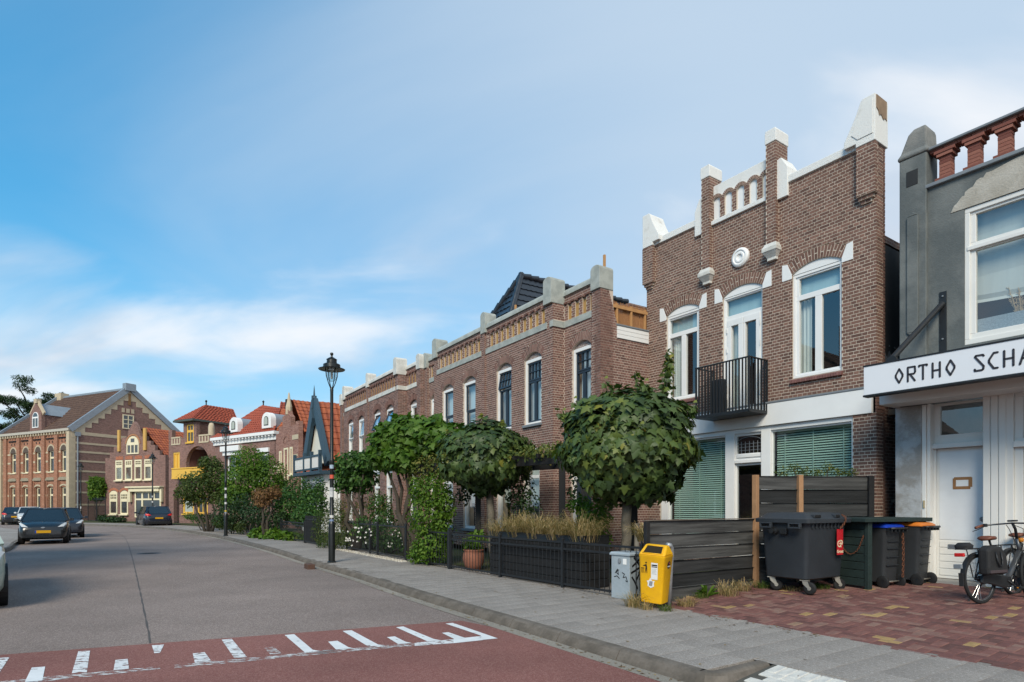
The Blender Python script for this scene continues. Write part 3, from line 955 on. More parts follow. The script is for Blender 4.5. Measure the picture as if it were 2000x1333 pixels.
# lettering, single-stroke angular letters (u runs right to left, so the text runs towards -u)
GL = {
 'O': [[(.5, 0), (1, .42), (1, .58), (.5, 1), (0, .58), (0, .42), (.5, 0)]],
 'R': [[(0, 0), (0, 1), (.95, 1), (1, .62), (.85, .5), (.05, .5)], [(.3, .5), (.95, 0)]],
 'T': [[(-.08, .93), (-.08, 1), (1.08, 1), (1.08, .93)], [(.5, 1), (.5, 0)]],
 'H': [[(0, 0), (0, 1)], [(1, 0), (1, 1)], [(0, .48), (1, .48)]],
 'S': [[(1, .93), (.9, 1), (.1, 1), (.0, .92), (1, .25), (.95, .05), (.8, 0), (.0, 0), (-.03, .1)]],
 'C': [[(1, 1), (.55, 1), (0, .58), (0, .42), (.55, 0), (1, 0)]],
 'A': [[(0, 0), (.5, 1), (1, 0)], [(.2, .36), (.8, .36)]],
}
def letter(ch, u, wdt, z0, z1):
    mb = MB()
    for st in GL[ch]:
        P = [(u - wdt * x, 1.274, z0 + (z1 - z0) * y) for x, y in st]
        for a, b in zip(P[:-1], P[1:]):
            mb.bar(a, b, .031, .008, (0, 1, 0))
        for p in P:
            mb.lathe([(.0, -.004), (.0155, -.004), (.0155, .004), (.0, .004)], 10, (0, 0, 0))
            k = len(mb.v) - 40
            for i in range(k, len(mb.v)):
                x, y, z = mb.v[i]; mb.v[i] = (p[0] + x, p[1] + z, p[2] + y)
    o = mb.build('letter', mat('letter_grey', (.035, .034, .042), .5, .05), so, fix=True)
    return o
lets = [('O', -.901, .111), ('R', -1.097, .117), ('T', -1.284, .103), ('H', -1.483, .108), ('O', -1.692, .111), ('S', -2.092, .117), ('C', -2.281, .112), ('H', -2.478, .117), ('A', -2.677, .14)]
for ch, u, wd in lets: letter(ch, u, wd, 3.816, 4.064)
# ground floor: cement pier, door with transom, pilaster boards, shop window
MB().box(-.83, -.36, -.45, .02, .12, 3.56).build('cement_pier', m_pier, shop, bevel=.015)
MB().box(-.455, -.36, -5., -.45, .12, 3.6).build('side_wall', m_grey, shop)
gf = MB()
gf.box(-.90, -.832, -.2, .01, .12, 3.56)
gf.box(-.96, -.905, -.30, -.02, .18, 3.56)
slab(gf, -1.80, -.94, 2.70, 3.57, [(-1.74, -1.05, 2.96, 3.52)], -.32, -.22)
gf.box(-1.80, -.93, -.30, -.12, 2.70, 2.79)
gf.box(-.985, -.93, -.32, -.20, .20, 2.75).box(-1.80, -1.76, -.32, -.20, .2, 2.75)
gfo = gf.build('door_frame', m_creamw, shop, bevel=.006)
panes_obj([(-1.74, -1.05, 2.96, 3.52)], -.27, gfo, glass_mat('dusty_transom_glass', (.30, .32, .32), .8))
dr = MB().box(-1.76, -.985, -.32, -.27, .20, 2.70)
m_door = mat('white_door_film', (.70, .715, .73), .4, .06, 3., bump=.25, bs=7., spec=.4)
dro = dr.build('door', m_creamw, shop, bevel=.004)
MB().box(-1.755, -1.03, -.27, -.262, .95, 2.64).build('door_film', m_door, dro)
for k in range(5): MB().box(-1.755, -1.03, -.27, -.258, .26 + .135 * k, .26 + .135 * k + .118).build('door_board', m_creamw, dro, bevel=.004)
lb = MB().box(-1.47, -1.17, -.262, -.248, .77, .86)
lb.build('letter_slot', mat('steel', (.36, .37, .38), .35, .1, 8., metal=.8), dro, bevel=.006)
MB().box(-1.45, -1.19, -.25, -.246, .795, .835).build('slot_flap', mat('dark_slot', (.12, .13, .15), .3, .1), dro)
MB().lathe([(.0, 0), (.04, 0), (.045, .03), (.03, .06), (0, .065)], 14).build('door_knob', m_lead, dro, smooth=True, loc=(-1.72, -.262, 1.35)).rotation_euler = (rad(-90), 0, 0)
pp_ = MB().box(-1.50, -1.30, -.262, -.259, 1.96, 2.10)
ppo = pp_.build('paper_note', m_white, dro)
m_tape = mat('brown_tape', (.30, .15, .06), .45, .12, 10.)
tp = MB().box(-1.545, -1.27, -.2595, -.257, 2.085, 2.14).box(-1.53, -1.25, -.2595, -.257, 1.91, 1.965)
tp.box(-1.30, -1.25, -.2565, -.254, 1.93, 2.12).box(-1.56, -1.50, -.2565, -.254, 1.95, 2.13)
tp.build('tape', m_tape, ppo)
MB().box(-1.85, -.85, -.32, .05, .10, .19).build('door_step', mat('step_stone', (.30, .29, .27), .85, .15, 4., bump=.4), shop, bevel=.01)
MB().box(-.885, -.855, .011, .03, 1.55, 1.70).build('bell_push', mat('bell_brass', (.40, .33, .20), .4, .1), shop, bevel=.004)
pl = MB().box(-2.24, -1.80, -.30, .0, .14, 3.57)
for u in (-1.86, -1.975, -2.09): pl.box(u - .05, u + .05, .0, .022, .55 if u != -1.86 else .14, 3.57)
pl.box(-2.24, -1.80, .0, .03, .14, .5)
pl.build('pilaster_boards', m_creamw, shop, bevel=.005)
sw = MB()
slab(sw, -4.6, -2.24, .75, 3.57, [(-4.4, -2.36, .95, 2.60), (-4.4, -2.36, 2.78, 3.5)], -.2, -.06)
sw.box(-4.6, -2.24, -.06, .02, 2.62, 2.72).box(-4.6, -2.24, -.2, .03, .72, .80)
swo = sw.build('shop_window', m_creamw, shop, bevel=.006)
panes_obj([(-4.4, -2.36, .95, 2.60), (-4.4, -2.36, 2.78, 3.5)], -.13, swo)
curtain_mesh(-4.4, -2.34, .8, 3.5, -.30, 14, .025, 'curtain', swo, m_curtain)
MB().box(-4.6, -2.24, -.3, -.01, .12, .72).build('plinth', mat('dark_plinth', (.06, .065, .07), .8, .2), shop)
# beam end and brick ledge showing in the alley
MB().box(-.36, .0, -.9, -.5, 3.50, 3.62).build('alley_beam', mat('old_beam', (.13, .095, .07), .9, .2), shop, bevel=.01)
MB().box(-.36, -.02, -1.0, -.6, 1.66, 1.73).build('alley_ledge', mat('old_beam2', (.11, .08, .06), .9, .2), shop, bevel=.01)
MB().box(-.37, .0, -6., -5.8, .1, 5.).build('alley_gate', m_black, shop)
# ------------------------------------------------------------------ the two terrace blocks with yellow friezes
RANG = rad(122.75)
m_yel = mat('ochre_board', (.42, .245, .085), .8, .18, 3., streak=False, bump=.3)
m_blue = mat('dark_blue_paint', (.018, .032, .052), .4, .12, 4., spec=.45)
m_bt2 = brick_tex('red_brown_brick_wall', BR2, (.40, .33, .285), .225, .0712, .012)
m_blindw = mat('white_blind', (.62, .72, .78), .8, .06, 3.)
m_infill = mat('arch_infill', (.46, .42, .39), .9, .35, 26., col2=(.20, .12, .10), lo=.42, hi=.56)
TW = 11.72
def terrace(root, real, stone_m, variants):
    out, mo2, ringb = [], MB(), MB()
    Wr, Wm, Wp = -.10, .32, 0.
    uw = [(.52, 1.38, Wr), (2.35, 3.29, Wm), (4.04, 4.99, Wm), (6.46, 7.42, Wm), (8.23, 9.18, Wm), (10.34, 11.20, Wr)]
    gw = [(.50, 1.42, Wr, .15, 3.25), (2.45, 3.35, Wm, .75, 3.25), (4.10, 5.00, Wm, .75, 3.25), (6.50, 7.40, Wm, .75, 3.25), (8.25, 9.15, Wm, .75, 3.25), (10.30, 11.22, Wr, .15, 3.25)]
    def ops_for(w):
        o = []
        for a, b, ww in uw:
            if ww == w: o.append(arch_open(a, b, 4.14, 6.20, .19, .25, .02))
        for a, b, ww, z0, z1 in gw:
            if ww == w: o.append(rect_open(a, b, z0, z1))
        return o
    fr_r = [(.40, 1.75), (9.97, 11.32)]; fr_m = [(2.17, 5.58), (6.14, 9.55)]
    bands_m = [(2.05, 5.70), (5.86 + .16, 9.67)]; bands_r = [(.42, 1.76), (9.96, 11.30)]
    sec = [(0, .38, Wp, 7.62, []), (.38, 1.76, Wr, 7.87, [rect_open(a, b, 7.12, 7.64) for a, b in fr_r] + [rect_open(a, b, 6.925, 7.12) for a, b in bands_r]),
           (1.76, 9.96, Wm, 7.82, [rect_open(a, b, 7.12, 7.60) for a, b in fr_m] + [rect_open(a, b, 6.925, 7.12) for a, b in bands_m]),
           (9.96, 11.34, Wr, 7.87, [rect_open(a, b, 7.12, 7.64) for a, b in fr_r] + [rect_open(a, b, 6.925, 7.12) for a, b in bands_r]), (11.34, TW, Wp, 7.62, [])]
    for a, b, w, zt, ex in sec:
        if real:
            wall_bricks(out, mo2, front(w), a, b, .12, zt, ops_for(w) + ex, .46, phase=a)
        else:
            # stepped slabs in course heights; brick pattern comes from the material
            z = .12; prev = None
            while z < zt - 1e-4:
                z2 = min(zt, z + CO); iv = free_iv(a, b, ops_for(w) + ex, (z + z2) / 2)
                if prev and prev[0] == iv: prev[2] = z2
                else:
                    if prev: [mo2.box(s, e, w - .46, w, prev[1], prev[2]) for s, e in prev[0]]
                    prev = [iv, z, z2]
                z = z2
            if prev: [mo2.box(s, e, w - .46, w, prev[1], prev[2]) for s, e in prev[0]]
    def side_top(z):
        if z > 6.70: return [(max(.30, .62 - (z - 6.70) * .36), 9.)]
        if z > 6.31: return [(.62, 9.)]
        return []
    if real:
        wall_bricks(out, mo2, right_side(0, 0), 0, 2.6, .12, 7.60, [side_top], .25, flip=True)
        wall_bricks(out, mo2, right_side(1.76, Wm), 0, .42, .12, 7.65, [rect_open(-1, 2, 6.925, 7.12)], .05, flip=True, mortar=False)
    else:
        mo2.box(-.002, .25, -7., -.32, .12, 7.0)
    if real:
        wall_bricks(out, mo2, right_side(5.715, Wm + .055), 0, .055, .12, 7.7, (), .05, flip=True, mortar=False)
        wall_bricks(out, mo2, right_side(11.34, 0), 0, .10, .12, 7.6, (), .05, flip=True, mortar=False)
    # pilaster on the party wall
    mo2.box(5.715, 5.885, Wm, Wm + .055, .12, 7.70)
    if real:
        for k in range(106):
            z = .12 + CO * k; out.append((front(Wm + .055), 5.715, 5.885, z + JT / 2, z + CO - JT / 2, min(1, max(0, rnd.gauss(.5, .25))), False, .0032))
    for a, b, w in uw:
        ring_bricks(ringb, mo2, a, b, 6.20, .19, .25, w, 17, split=False)
    # frieze
    yel, pil = MB(), []
    for (lst, w) in ((fr_m, Wm), (fr_r, Wr)):
        for a, b in lst:
            n = max(1, round((b - a) / .335)); pt = (b - a) / n
            mo2.box(a, b, w - .32, w - .10, 7.12, 7.64)
            for k in range(n):
                u = a + pt * k
                yel.box(u + .02, u + .02 + pt * .5, w - .10, w - .055, 7.14, 7.56)
                s, e = u + pt * .5 + .03, u + pt
                if real: wall_bricks(out, mo2, front(w - .01), s, e, 7.12, 7.62, (), .10, phase=s)
                else: mo2.box(s, e, w - .1, w - .01, 7.12, 7.62)
                ringb.box(u + .03, u + pt * .25, w - .08, w + .03, 7.60, 7.66, rnd.random() * .5)
                ringb.box(u + pt * .6, u + pt * .98, w - .08, w + .04, 7.63, 7.69, rnd.random() * .5)
    wall2 = mo2.build('wall', m_mortar2 if real else m_bt2, root)
    for b in out: brick_mesh_add(ringb, b)
    ob = ringb.build('brickwork', m_brick2, wall2); ob['kind'] = 'stuff'
    yel.build('ochre_panel', m_yel, root)
    # grey bands, coping, caps
    for a, b in bands_m: MB().box(a, b, Wm - .1, Wm + .03, 6.925, 7.118).build('stone_band', stone_m, root, bevel=.008)
    for a, b in bands_r: MB().box(a, b, Wr - .1, Wr + .03, 6.925, 7.118).build('stone_band', stone_m, root, bevel=.008)
    MB().box(1.725, 1.90, -.14, Wm + .032, 6.926, 7.116).build('stone_band', stone_m, root, bevel=.008)
    def cop(a, b, w, z):
        p = [(w - .34, z), (w + .06, z), (w + .06, z + .10), (w + .03, z + .17), (w - .08, z + .215), (w - .22, z + .20), (w - .34, z + .12)]
        m_ = MB(); m_.loft([[(a, y, q) for y, q in p], [(b, y, q) for y, q in p]]); m_.build('coping', stone_m, root, auto=50, fix=True)
    cop(2.12, 5.60, Wm, 7.82); cop(5.96, 9.58, Wm, 7.82); cop(.36, 1.78, Wr, 7.87); cop(9.95, 11.36, Wr, 7.87)
    def cap(a, b, w0, w1, z0, z1):
        n = 8; c = (a + b) / 2; h = (b - a) / 2
        poly = [(a, z0), (b, z0)] + [(c + h * math.cos(math.pi * i / n), z1 - .12 + .12 * math.sin(math.pi * i / n)) for i in range(n + 1)]
        MB().prism(poly, w0, w1).build('pier_cap', stone_m, root, bevel=.012)
    cap(1.74, 2.15, -.12, Wm + .09, 7.63, 8.43); cap(9.57, 9.98, -.12, Wm + .09, 7.63, 8.43)
    cap(-.02, .38, -.45, .05, 7.60, 8.27); cap(11.34, TW + .02, -.45, .05, 7.60, 8.27)
    cap(5.62, 5.96, -.05, Wm + .09, 7.68, 8.43)
    # windows
    for i, (a, b, w) in enumerate(uw):
        st = variants[i]
        fr = MB()
        slab(fr, a, b, 4.14, 6.20, [(a + .08, b - .08, 4.22, 6.10)], w - .20, w - .06)
        fo = fr.build('window', m_white, root, bevel=.006)
        fi = MB(); arch_fill(fi, a, b, 6.202, 6.203, .185, w - .18, w - .09); fi.build('arch_infill', m_infill, fo)
        MB().box(a - .03, b + .03, w - .10, w + .07, 4.06, 4.138).build('sill', m_lead if st[0] != 'white' else m_white, fo, bevel=.008)
        fm = m_blue if st[0] == 'blue' or st[0] == 'grid' else m_white
        s = MB(); A, B = a + .085, b - .085
        ps = []
        if st[0] == 'grid':
            tilt = st[1]
            nx = 4 if b - a > .9 else 3
            ps = sash(s, A, (A + B) / 2 - .005, 4.225, 5.52, 1, 1, w - .18, w - .10, .055, .02)
            ps += sash(s, (A + B) / 2 + .005, B, 4.225, 5.52, 1, 1, w - .18, w - .10, .055, .02)
            so_ = s.build('casement', fm, fo, bevel=.004)
            panes_obj(ps, w - .14, so_)
            t2 = MB(); ps = sash(t2, A, B, 0, .56, nx, 2, -.04, .04, .045, .022)
            to = t2.build('transom_light', fm, fo, bevel=.004)
            panes_obj(ps, 0, to)
            to.location = (0, w - .14, 5.535); 
            if tilt: to.location = (0, w - .14 + math.sin(tilt) * .56, 5.535 + .56 * (1 - math.cos(tilt))); to.rotation_euler = (tilt, 0, 0)
        else:
            zm = 5.12 if not st[1] else 5.30
            ps = sash(s, A, B, 4.225, zm, 1, 1, w - .18, w - .12, .06, .02)
            so_ = s.build('lower_sash', fm if st[0] != 'white' else m_white, fo, bevel=.004)
            panes_obj(ps, w - .15, so_)
            t2 = MB(); h = 6.095 - zm; ps = sash(t2, A, B, 0, h, 1, 1, -.03, .03, .05, .02)
            to = t2.build('upper_sash', fm, fo, bevel=.004); panes_obj(ps, 0, to)
            tilt = st[1]
            to.location = (0, w - .13 + math.sin(tilt) * h, zm + h * (1 - math.cos(tilt))); to.rotation_euler = (tilt, 0, 0)
        MB().box(a + .1, b - .1, w - .30, w - .29, 4.2 + st[2], 6.12).build('blind', m_blindw if st[3] else m_curtain, fo)
    for i, (a, b, w, z0, z1) in enumerate(gw):
        fr = MB(); ps = []
        if z0 < .3:
            slab(fr, a, b, z0, z1, [(a + .08, b - .08, z0, 2.35), (a + .08, b - .08, 2.45, z1 - .09)], w - .22, w - .06)
            fo = fr.build('front_door', m_white, root, bevel=.006)
            MB().box(a + .085, b - .085, w - .2, w - .13, z0, 2.345).build('door_leaf', m_blue, fo, bevel=.006)
            MB().box(a + .3, b - .3, w - .13, w - .12, 1.35, 2.15).build('door_light', m_room, fo)
            panes_obj([(a + .08, b - .08, 2.45, z1 - .09)], w - .14, fo)
        else:
            ps = [(a + .1, b - .1, z0 + .09, 2.45), (a + .1, b - .1, 2.55, z1 - .09)]
            slab(fr, a, b, z0, z1, ps, w - .2, w - .06)
            fo = fr.build('window', m_white, root, bevel=.006)
            panes_obj(ps, w - .14, fo)
            MB().box(a - .03, b + .03, w - .10, w + .07, z0 - .09, z0).build('sill', m_lead, fo, bevel=.008)
            MB().box(a + .1, b - .1, w - .30, w - .29, 1.7, z1).build('blind', m_curtain, fo)
        MB().box(a - .05, b + .05, w - .05, w + .015, z1 + .002, z1 + .13).build('lintel', m_white, fo, bevel=.006)
    # rooms and body
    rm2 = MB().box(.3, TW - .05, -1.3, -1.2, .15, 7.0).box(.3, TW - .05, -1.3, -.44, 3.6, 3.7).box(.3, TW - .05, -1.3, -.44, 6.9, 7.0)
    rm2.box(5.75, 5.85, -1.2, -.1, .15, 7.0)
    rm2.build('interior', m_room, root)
    MB().box(.26, TW - .26, -7., -1.32, .1, 7.5).build('rear_block', m_bt2, root)
    return wall2

terA = thing('terrace_block', 'brown brick terrace with grey stone caps, dark blue windows and black tiled hip roof', 'terrace', (2.141, 14.428, .195), RANG, scale=K)
terrace(terA, True, m_greystone, [('grid', 0, .0, 1), ('grid', 0, .0, 1), ('grid', .16, .0, 1), ('blue', 0, .0, 1), ('blue', 0, .0, 1), ('white', .13, .6, 0)])
terB = thing('terrace_block', 'brown brick terrace with white caps and tilted open white windows, beside the timbered gable house', 'terrace', (-3.52, 22.904, .195), RANG, scale=K)
terrace(terB, False, m_white_old, [('white', .0, .4, 0), ('blue', .33, .7, 0), ('blue', .33, .7, 0), ('white', .1, .5, 0), ('white', .1, .5, 0), ('white', 0, .5, 0)])
# white boarding and reed screen along the side of the near terrace
sb = MB()
for k in range(3): MB().box(-.03, .12, -3.5, -.60, 6.31 + .115 * k, 6.31 + .115 * k + .108).build('siding_board', m_white, terA, bevel=.004)
MB().box(-.05, .16, -3.5, -.58, 6.655, 6.70).build('roof_edge', m_lead, terA, bevel=.006)
m_pine = mat('new_pine', (.46, .25, .105), .75, .15, 5., streak=False)
m_reed = mat('reed', (.33, .165, .075), .9, .3, 20.)
scr = thing('reed_screen', 'orange reed screen on pine posts along the flat roof edge beside the gable', 'screen', (2.141, 14.428, .195), RANG, scale=K)
for k in range(5): MB().box(.03, .09, -.62 - .55 * k - .06, -.62 - .55 * k, 6.70, 7.30).build('post', m_pine, scr, bevel=.004)
MB().box(.02, .08, -3.4, -.32, 7.16, 7.25).build('rail', m_pine, scr, bevel=.004)
rs = MB(); rr = random.Random(2)
for k in range(230):
    y = -.30 - k * .0135
    if rr.random() < .12: continue
    rs.box(.10, .108, y - .0055, y + .0055, 6.72, 7.34 + rr.uniform(-.03, .05), rr.random())
o = rs.build('reed_mat', m_reed, scr); o['kind'] = 'stuff'
MB().box(.12, .14, -2.2, -.3, 6.72, 7.05).build('back_board', m_pine, scr)
for (u, w, z0, z1) in ((.16, -.28, 8.25, 8.62), (4.75, -.30, 8.0, 8.52)):
    MB().box(u - .03, u + .03, w - .03, w + .03, z0 - .7, z1).build('roof_post', m_pine, terA, bevel=.004)
# black tiled hip roof, ridge running back from the street
m_bluetile = mat('glazed_black_tile', (.020, .026, .036), .30, .25, 5., spec=.6)
hip = MB()
PK = (6.35, -1.6, 10.25)
E0, E1, FW = 5.62, 8.45, -.45
hip.add([(E0, FW, 7.75), (E1, FW, 7.75), PK, (E0, -7, 7.75), (PK[0], -7, PK[2]), (E1, -7, 7.75)], [(1, 0, 2), (0, 3, 4, 2), (5, 1, 2, 4)])
hpo = hip.build('hip_roof', m_bluetile, terA)
# rows of tiles as lapped courses
A_ = Vector((E0, FW, 7.75)); Bv = Vector((E1, FW, 7.75)); P_ = Vector(PK); D_ = Vector((E0, -7, 7.75)); Q_ = Vector((PK[0], -7, PK[2]))
def course(mb, l0, r0, l1, r1, nrm, t, wave):
    n = max(2, int((r0 - l0).length / .11))
    a = [l0.lerp(r0, j / n) + nrm * (.05 + .018 * math.sin(j * math.pi * .9 * wave)) for j in range(n + 1)]
    b = [l1.lerp(r1, j / n) + nrm * (.012 + .012 * math.sin(j * math.pi * .9 * wave)) for j in range(n + 1)]
    c = [p - nrm * .06 for p in a]
    mb.loft([a, b], tone=t, close=False, caps=False); mb.loft([c, a], tone=t, close=False, caps=False)
for (l, r, tl_, tr2) in ((Bv, A_, P_, P_), (A_, D_, P_, Q_)):
    n_ = (r - l).cross(tl_ - l).normalized()
    if n_.z < 0: n_ = -n_
    NR = 10
    for k in range(NR):
        t0, t1 = k / NR, (k + 1.12) / NR
        t1 = min(t1, 1.)
        q = MB(); course(q, l.lerp(tl_, t0), r.lerp(tr2, t0), l.lerp(tl_, t1), r.lerp(tr2, t1), n_, .5, 1)
        q.build('tile_course', m_bluetile, hpo, smooth=True)
for (p, q) in ((A_, P_), (Bv, P_), (P_, Q_)):
    n = int((q - p).length / .34)
    for k in range(n):
        a = p.lerp(q, k / n); b = p.lerp(q, (k + 1.15) / n)
        MB().tube([a + Vector((0, 0, .05)), b + Vector((0, 0, .09))], [.10, .12], 8, caps=False).build('hip_cap', m_bluetile, hpo, smooth=True)
# ------------------------------------------------------------------ ground, road, kerbs, paving
FL, CX, HY, EYE = 1166., 1000., 988., 1.6
def G(x, y, z=.12):
    d = FL * (EYE - z) / (y - HY)
    return ((x - CX) / FL * d, d)
m_asph = asphalt_mat('worn_asphalt', (.20, .157, .138), (.37, .305, .275), (.108, .085, .075))
m_red = asphalt_mat('red_asphalt', (.215, .088, .075), (.32, .165, .14), (.125, .050, .044))
m_tile = asphalt_mat('grey_paving_tile', (.265, .236, .212), (.40, .365, .335), (.16, .142, .127), .6, True)
m_tilefar = asphalt_mat('grey_paving', (.262, .233, .21), (.37, .335, .305), (.165, .146, .131), .6)
m_joint = mat('sand_joint', (.085, .08, .068), .95, .25, 6.)
m_kerb = mat('kerb_concrete', (.155, .132, .11), .85, .3, 3.5, bump=.5, bs=80., col2=(.10, .085, .07))
m_gut = asphalt_mat('dusty_gutter', (.27, .24, .20), (.34, .31, .27), (.18, .16, .13))
m_soil = mat('garden_soil', (.045, .042, .022), .95, .4, 2.5, col2=(.055, .075, .02), bump=.8, bs=20.)

g = MB(); g.add([(-900, -200, -.06), (900, -200, -.06), (900, 1400, -.06), (-900, 1400, -.06)], [(0, 1, 2, 3)])
struct(g.build('ground', mat('distant_ground', (.07, .075, .045), .95, .3, .02)))
g = MB(); g.add([(-90, -14, 0), (14, -14, 0), (14, 95, 0), (-90, 95, 0)], [(0, 1, 2, 3)])
road = struct(g.build('road', m_asph))

DV = Vector((-.551, .834)); NV = Vector((.834, .551))          # along the kerb, and inward
K0 = Vector((1.62, 5.30))
KP = [K0, K0 + DV * 3.0, K0 + DV * 6.2, Vector((-3.33, 12.96)), Vector((-5.75, 16.6)), Vector((-8.75, 21.25)), Vector((-13.35, 27.85)), Vector((-17.0, 32.6)),
      Vector((-22.3, 38.9)), Vector((-27.3, 43.6)), Vector((-33.0, 47.4)), Vector((-40., 50.2)), Vector((-52., 53.)), Vector((-70., 56.))]
def smooth_line(P, step):
    out = []
    for i in range(len(P) - 1):
        p0 = P[max(i - 1, 0)]; p1 = P[i]; p2 = P[i + 1]; p3 = P[min(i + 2, len(P) - 1)]
        n = max(1, int((p2 - p1).length / step))
        for k in range(n):
            t = k / n
            out.append(.5 * ((2 * p1) + (p2 - p0) * t + (2 * p0 - 5 * p1 + 4 * p2 - p3) * t * t + (3 * p1 - p0 - 3 * p2 + p3) * t ** 3))
    out.append(P[-1])
    return out
KL = smooth_line(KP, .25)
# resample at one metre
def resample(L, step):
    out = [L[0]]; acc = 0.
    for a, b in zip(L[:-1], L[1:]):
        d = (b - a).length; pos = 0.
        while acc + d - pos >= step:
            pos += step - acc; acc = 0.
            out.append(a.lerp(b, pos / d))
        acc += d - pos
    return out
KS = resample(KL, 1.0)
def normals(L):
    r = []
    for i in range(len(L)):
        t = (L[min(i + 1, len(L) - 1)] - L[max(i - 1, 0)]).normalized()
        r.append(Vector((t.y, -t.x)))
    return r
KN = normals(KS)
def strip(name, i0, i1, o0, o1, z, m, parent=None):
    mb = MB()
    A = [(*(KS[i] + KN[i] * o0), z) for i in range(i0, i1)]; B = [(*(KS[i] + KN[i] * o1), z) for i in range(i0, i1)]
    mb.loft([A, B], close=False, caps=False)
    return mb.build(name, m, parent)
NK = len(KS)
pave = MB()
pave.loft([[(*(KS[i] + KN[i] * .10), .112) for i in range(NK)], [(*(KS[i] + KN[i] * 16), .112) for i in range(NK)]][::-1], close=False, caps=False)
q0 = K0 + NV * .86; q1 = K0 + NV * 16
pave.add([(*q0, .112), (*(q0 - DV * 12), .112), (*(q1 - DV * 12), .112), (*q1, .112)], [(0, 1, 2, 3)])
pavement = struct(pave.build('pavement', m_tilefar))
gutter = strip('gutter', 0, NK, -.17, .03, .006, m_gut); struct(gutter)
gt2 = MB(); gt2.add([(*(K0 - NV * .17), .006), (*(K0 - NV * .17 - DV * 12), .006), (*(K0 - DV * 12 + NV * .03), .006), (*(K0 + NV * .03), .006)], [(0, 1, 2, 3)])
gt2.build('gutter_run', m_gut, gutter)
kerb = struct(part_root('kerb', None))
def kerb_piece(p, q, n1, n2, gap=.004):
    t = (q - p).normalized(); p = p + t * gap; q = q - t * gap
    prof = [(0, -.03), (0.0, .02), (.05, .098), (.068, .114), (.09, .119), (.165, .119), (.165, -.03)]
    mb = MB(); mb.loft([[(*(p + n1 * a), b) for a, b in prof], [(*(q + n2 * a), b) for a, b in prof]])
    return mb
for i in range(min(NK - 1, 75)):
    kerb_piece(KS[i], KS[i + 1], KN[i], KN[i + 1]).build('kerbstone', m_kerb, kerb, fix=True, auto=38)
# the end stones turn in where the pavement drops
tp_ = [K0 + Vector((0, 0))]
arc_ = []
for k in range(5):
    a = math.radians(90 * k / 4)
    arc_.append(K0 + DV * (.0 - .22 * math.sin(a)) + NV * (.22 - .22 * math.cos(a)))
arc_.append(K0 - DV * .22 + NV * .86)
an = []
for i in range(len(arc_)):
    t = (arc_[min(i + 1, len(arc_) - 1)] - arc_[max(i - 1, 0)]).normalized(); an.append(Vector((-t.y, t.x)))
for i in range(len(arc_) - 1):
    prof0 = [(0, -.03), (0, .02), (.05, .098), (.068, .114), (.09, .119), (.165, .119), (.165, -.03)]
    mb = MB()
    mb.loft([[(*(arc_[i] + an[i] * a), b) for a, b in prof0], [(*(arc_[i + 1] + an[i + 1] * a), b) for a, b in prof0]])
    mb.build('kerbstone', m_kerb, kerb, fix=True, auto=38)

# red speed-table surface with its piano marking
rd = MB()
b0 = Vector((-.70, 8.28)); e0 = Vector((4.79, 1.90)).normalized()
rp = [b0 - e0 * 18, b0, KS[0] + DV * 3.1 - NV * .15, KS[0] - NV * .17, KS[0] - DV * 12 - NV * .17, Vector((-18, -8))]
rd.add([(*p, .004) for p in rp], [tuple(range(len(rp)))[::-1]])
redo = struct(rd.build('red_asphalt', m_red, fix=False))
m_paint = paint_mat('road_paint', (.74, .75, .75), .30, .40, 7.)
m_paintw = paint_mat('worn_road_paint', (.68, .68, .67), .46, .60, 9., 3.)
m_painth = paint_mat('half_worn_road_paint', (.72, .72, .72), .38, .50, 9., 2.)
def c1(*p): return [(x / 5.882, 1230 + y / 5.882) for x, y in p]
def c2_(*p): return [(280 + x / 5.263, 1200 + y / 5.263) for x, y in p]
def c3(*p): return [(620 + x / 5.263, 1180 + y / 5.263) for x, y in p]
marks = [
 (c1((-120, 335), (110, 318), (-10, 500), (-220, 560)), 1), (c1((365, 437), (520, 425), (487, 585), (285, 602)), 0), (c1((900, 250), (1035, 243), (998, 490), (825, 502)), 1),
 (c1((1325, 350), (1468, 337), (1482, 452), (1305, 465)), 1), (c1((1745, 182), (1885, 172), (1838, 268), (1772, 272)), 1),
 (c2_((508, 404), (630, 390), (700, 484), (530, 502)), 1), (c2_((805, 262), (908, 253), (1065, 440), (935, 452)), 1), (c2_((1243, 348), (1340, 335), (1430, 408), (1310, 419)), 2),
 (c2_((1452, 215), (1550, 205), (1740, 365), (1815, 380), (1660, 393)), 0),
 (c3((110, 388), (205, 378), (320, 445), (372, 456), (190, 468)), 0), (c3((258, 278), (350, 270), (625, 418), (700, 426), (520, 436)), 0),
 (c3((715, 342), (795, 333), (905, 388), (970, 402), (830, 412)), 0), (c3((808, 240), (882, 231), (1195, 360), (1275, 375), (1130, 384)), 0),
 (c3((1280, 298), (1345, 290), (1520, 350), (1410, 362)), 0), (c3((1315, 202), (1390, 194), (1855, 354), (1670, 372), (1680, 325)), 0),
 (c1((-300, 620), (1840, 420), (1840, 452), (-300, 680)), 2), (c2_((320, 522), (1995, 362), (1995, 394), (320, 554)), 2),
 (c3((0, 482), (1000, 400), (1000, 430), (0, 516)), 2), (c3((1000, 399), (1400, 362), (1400, 402), (1000, 431)), 1), (c3((1400, 360), (1690, 328), (1700, 371), (1400, 403)), 0)]
pm = [m_paint, m_painth, m_paintw]
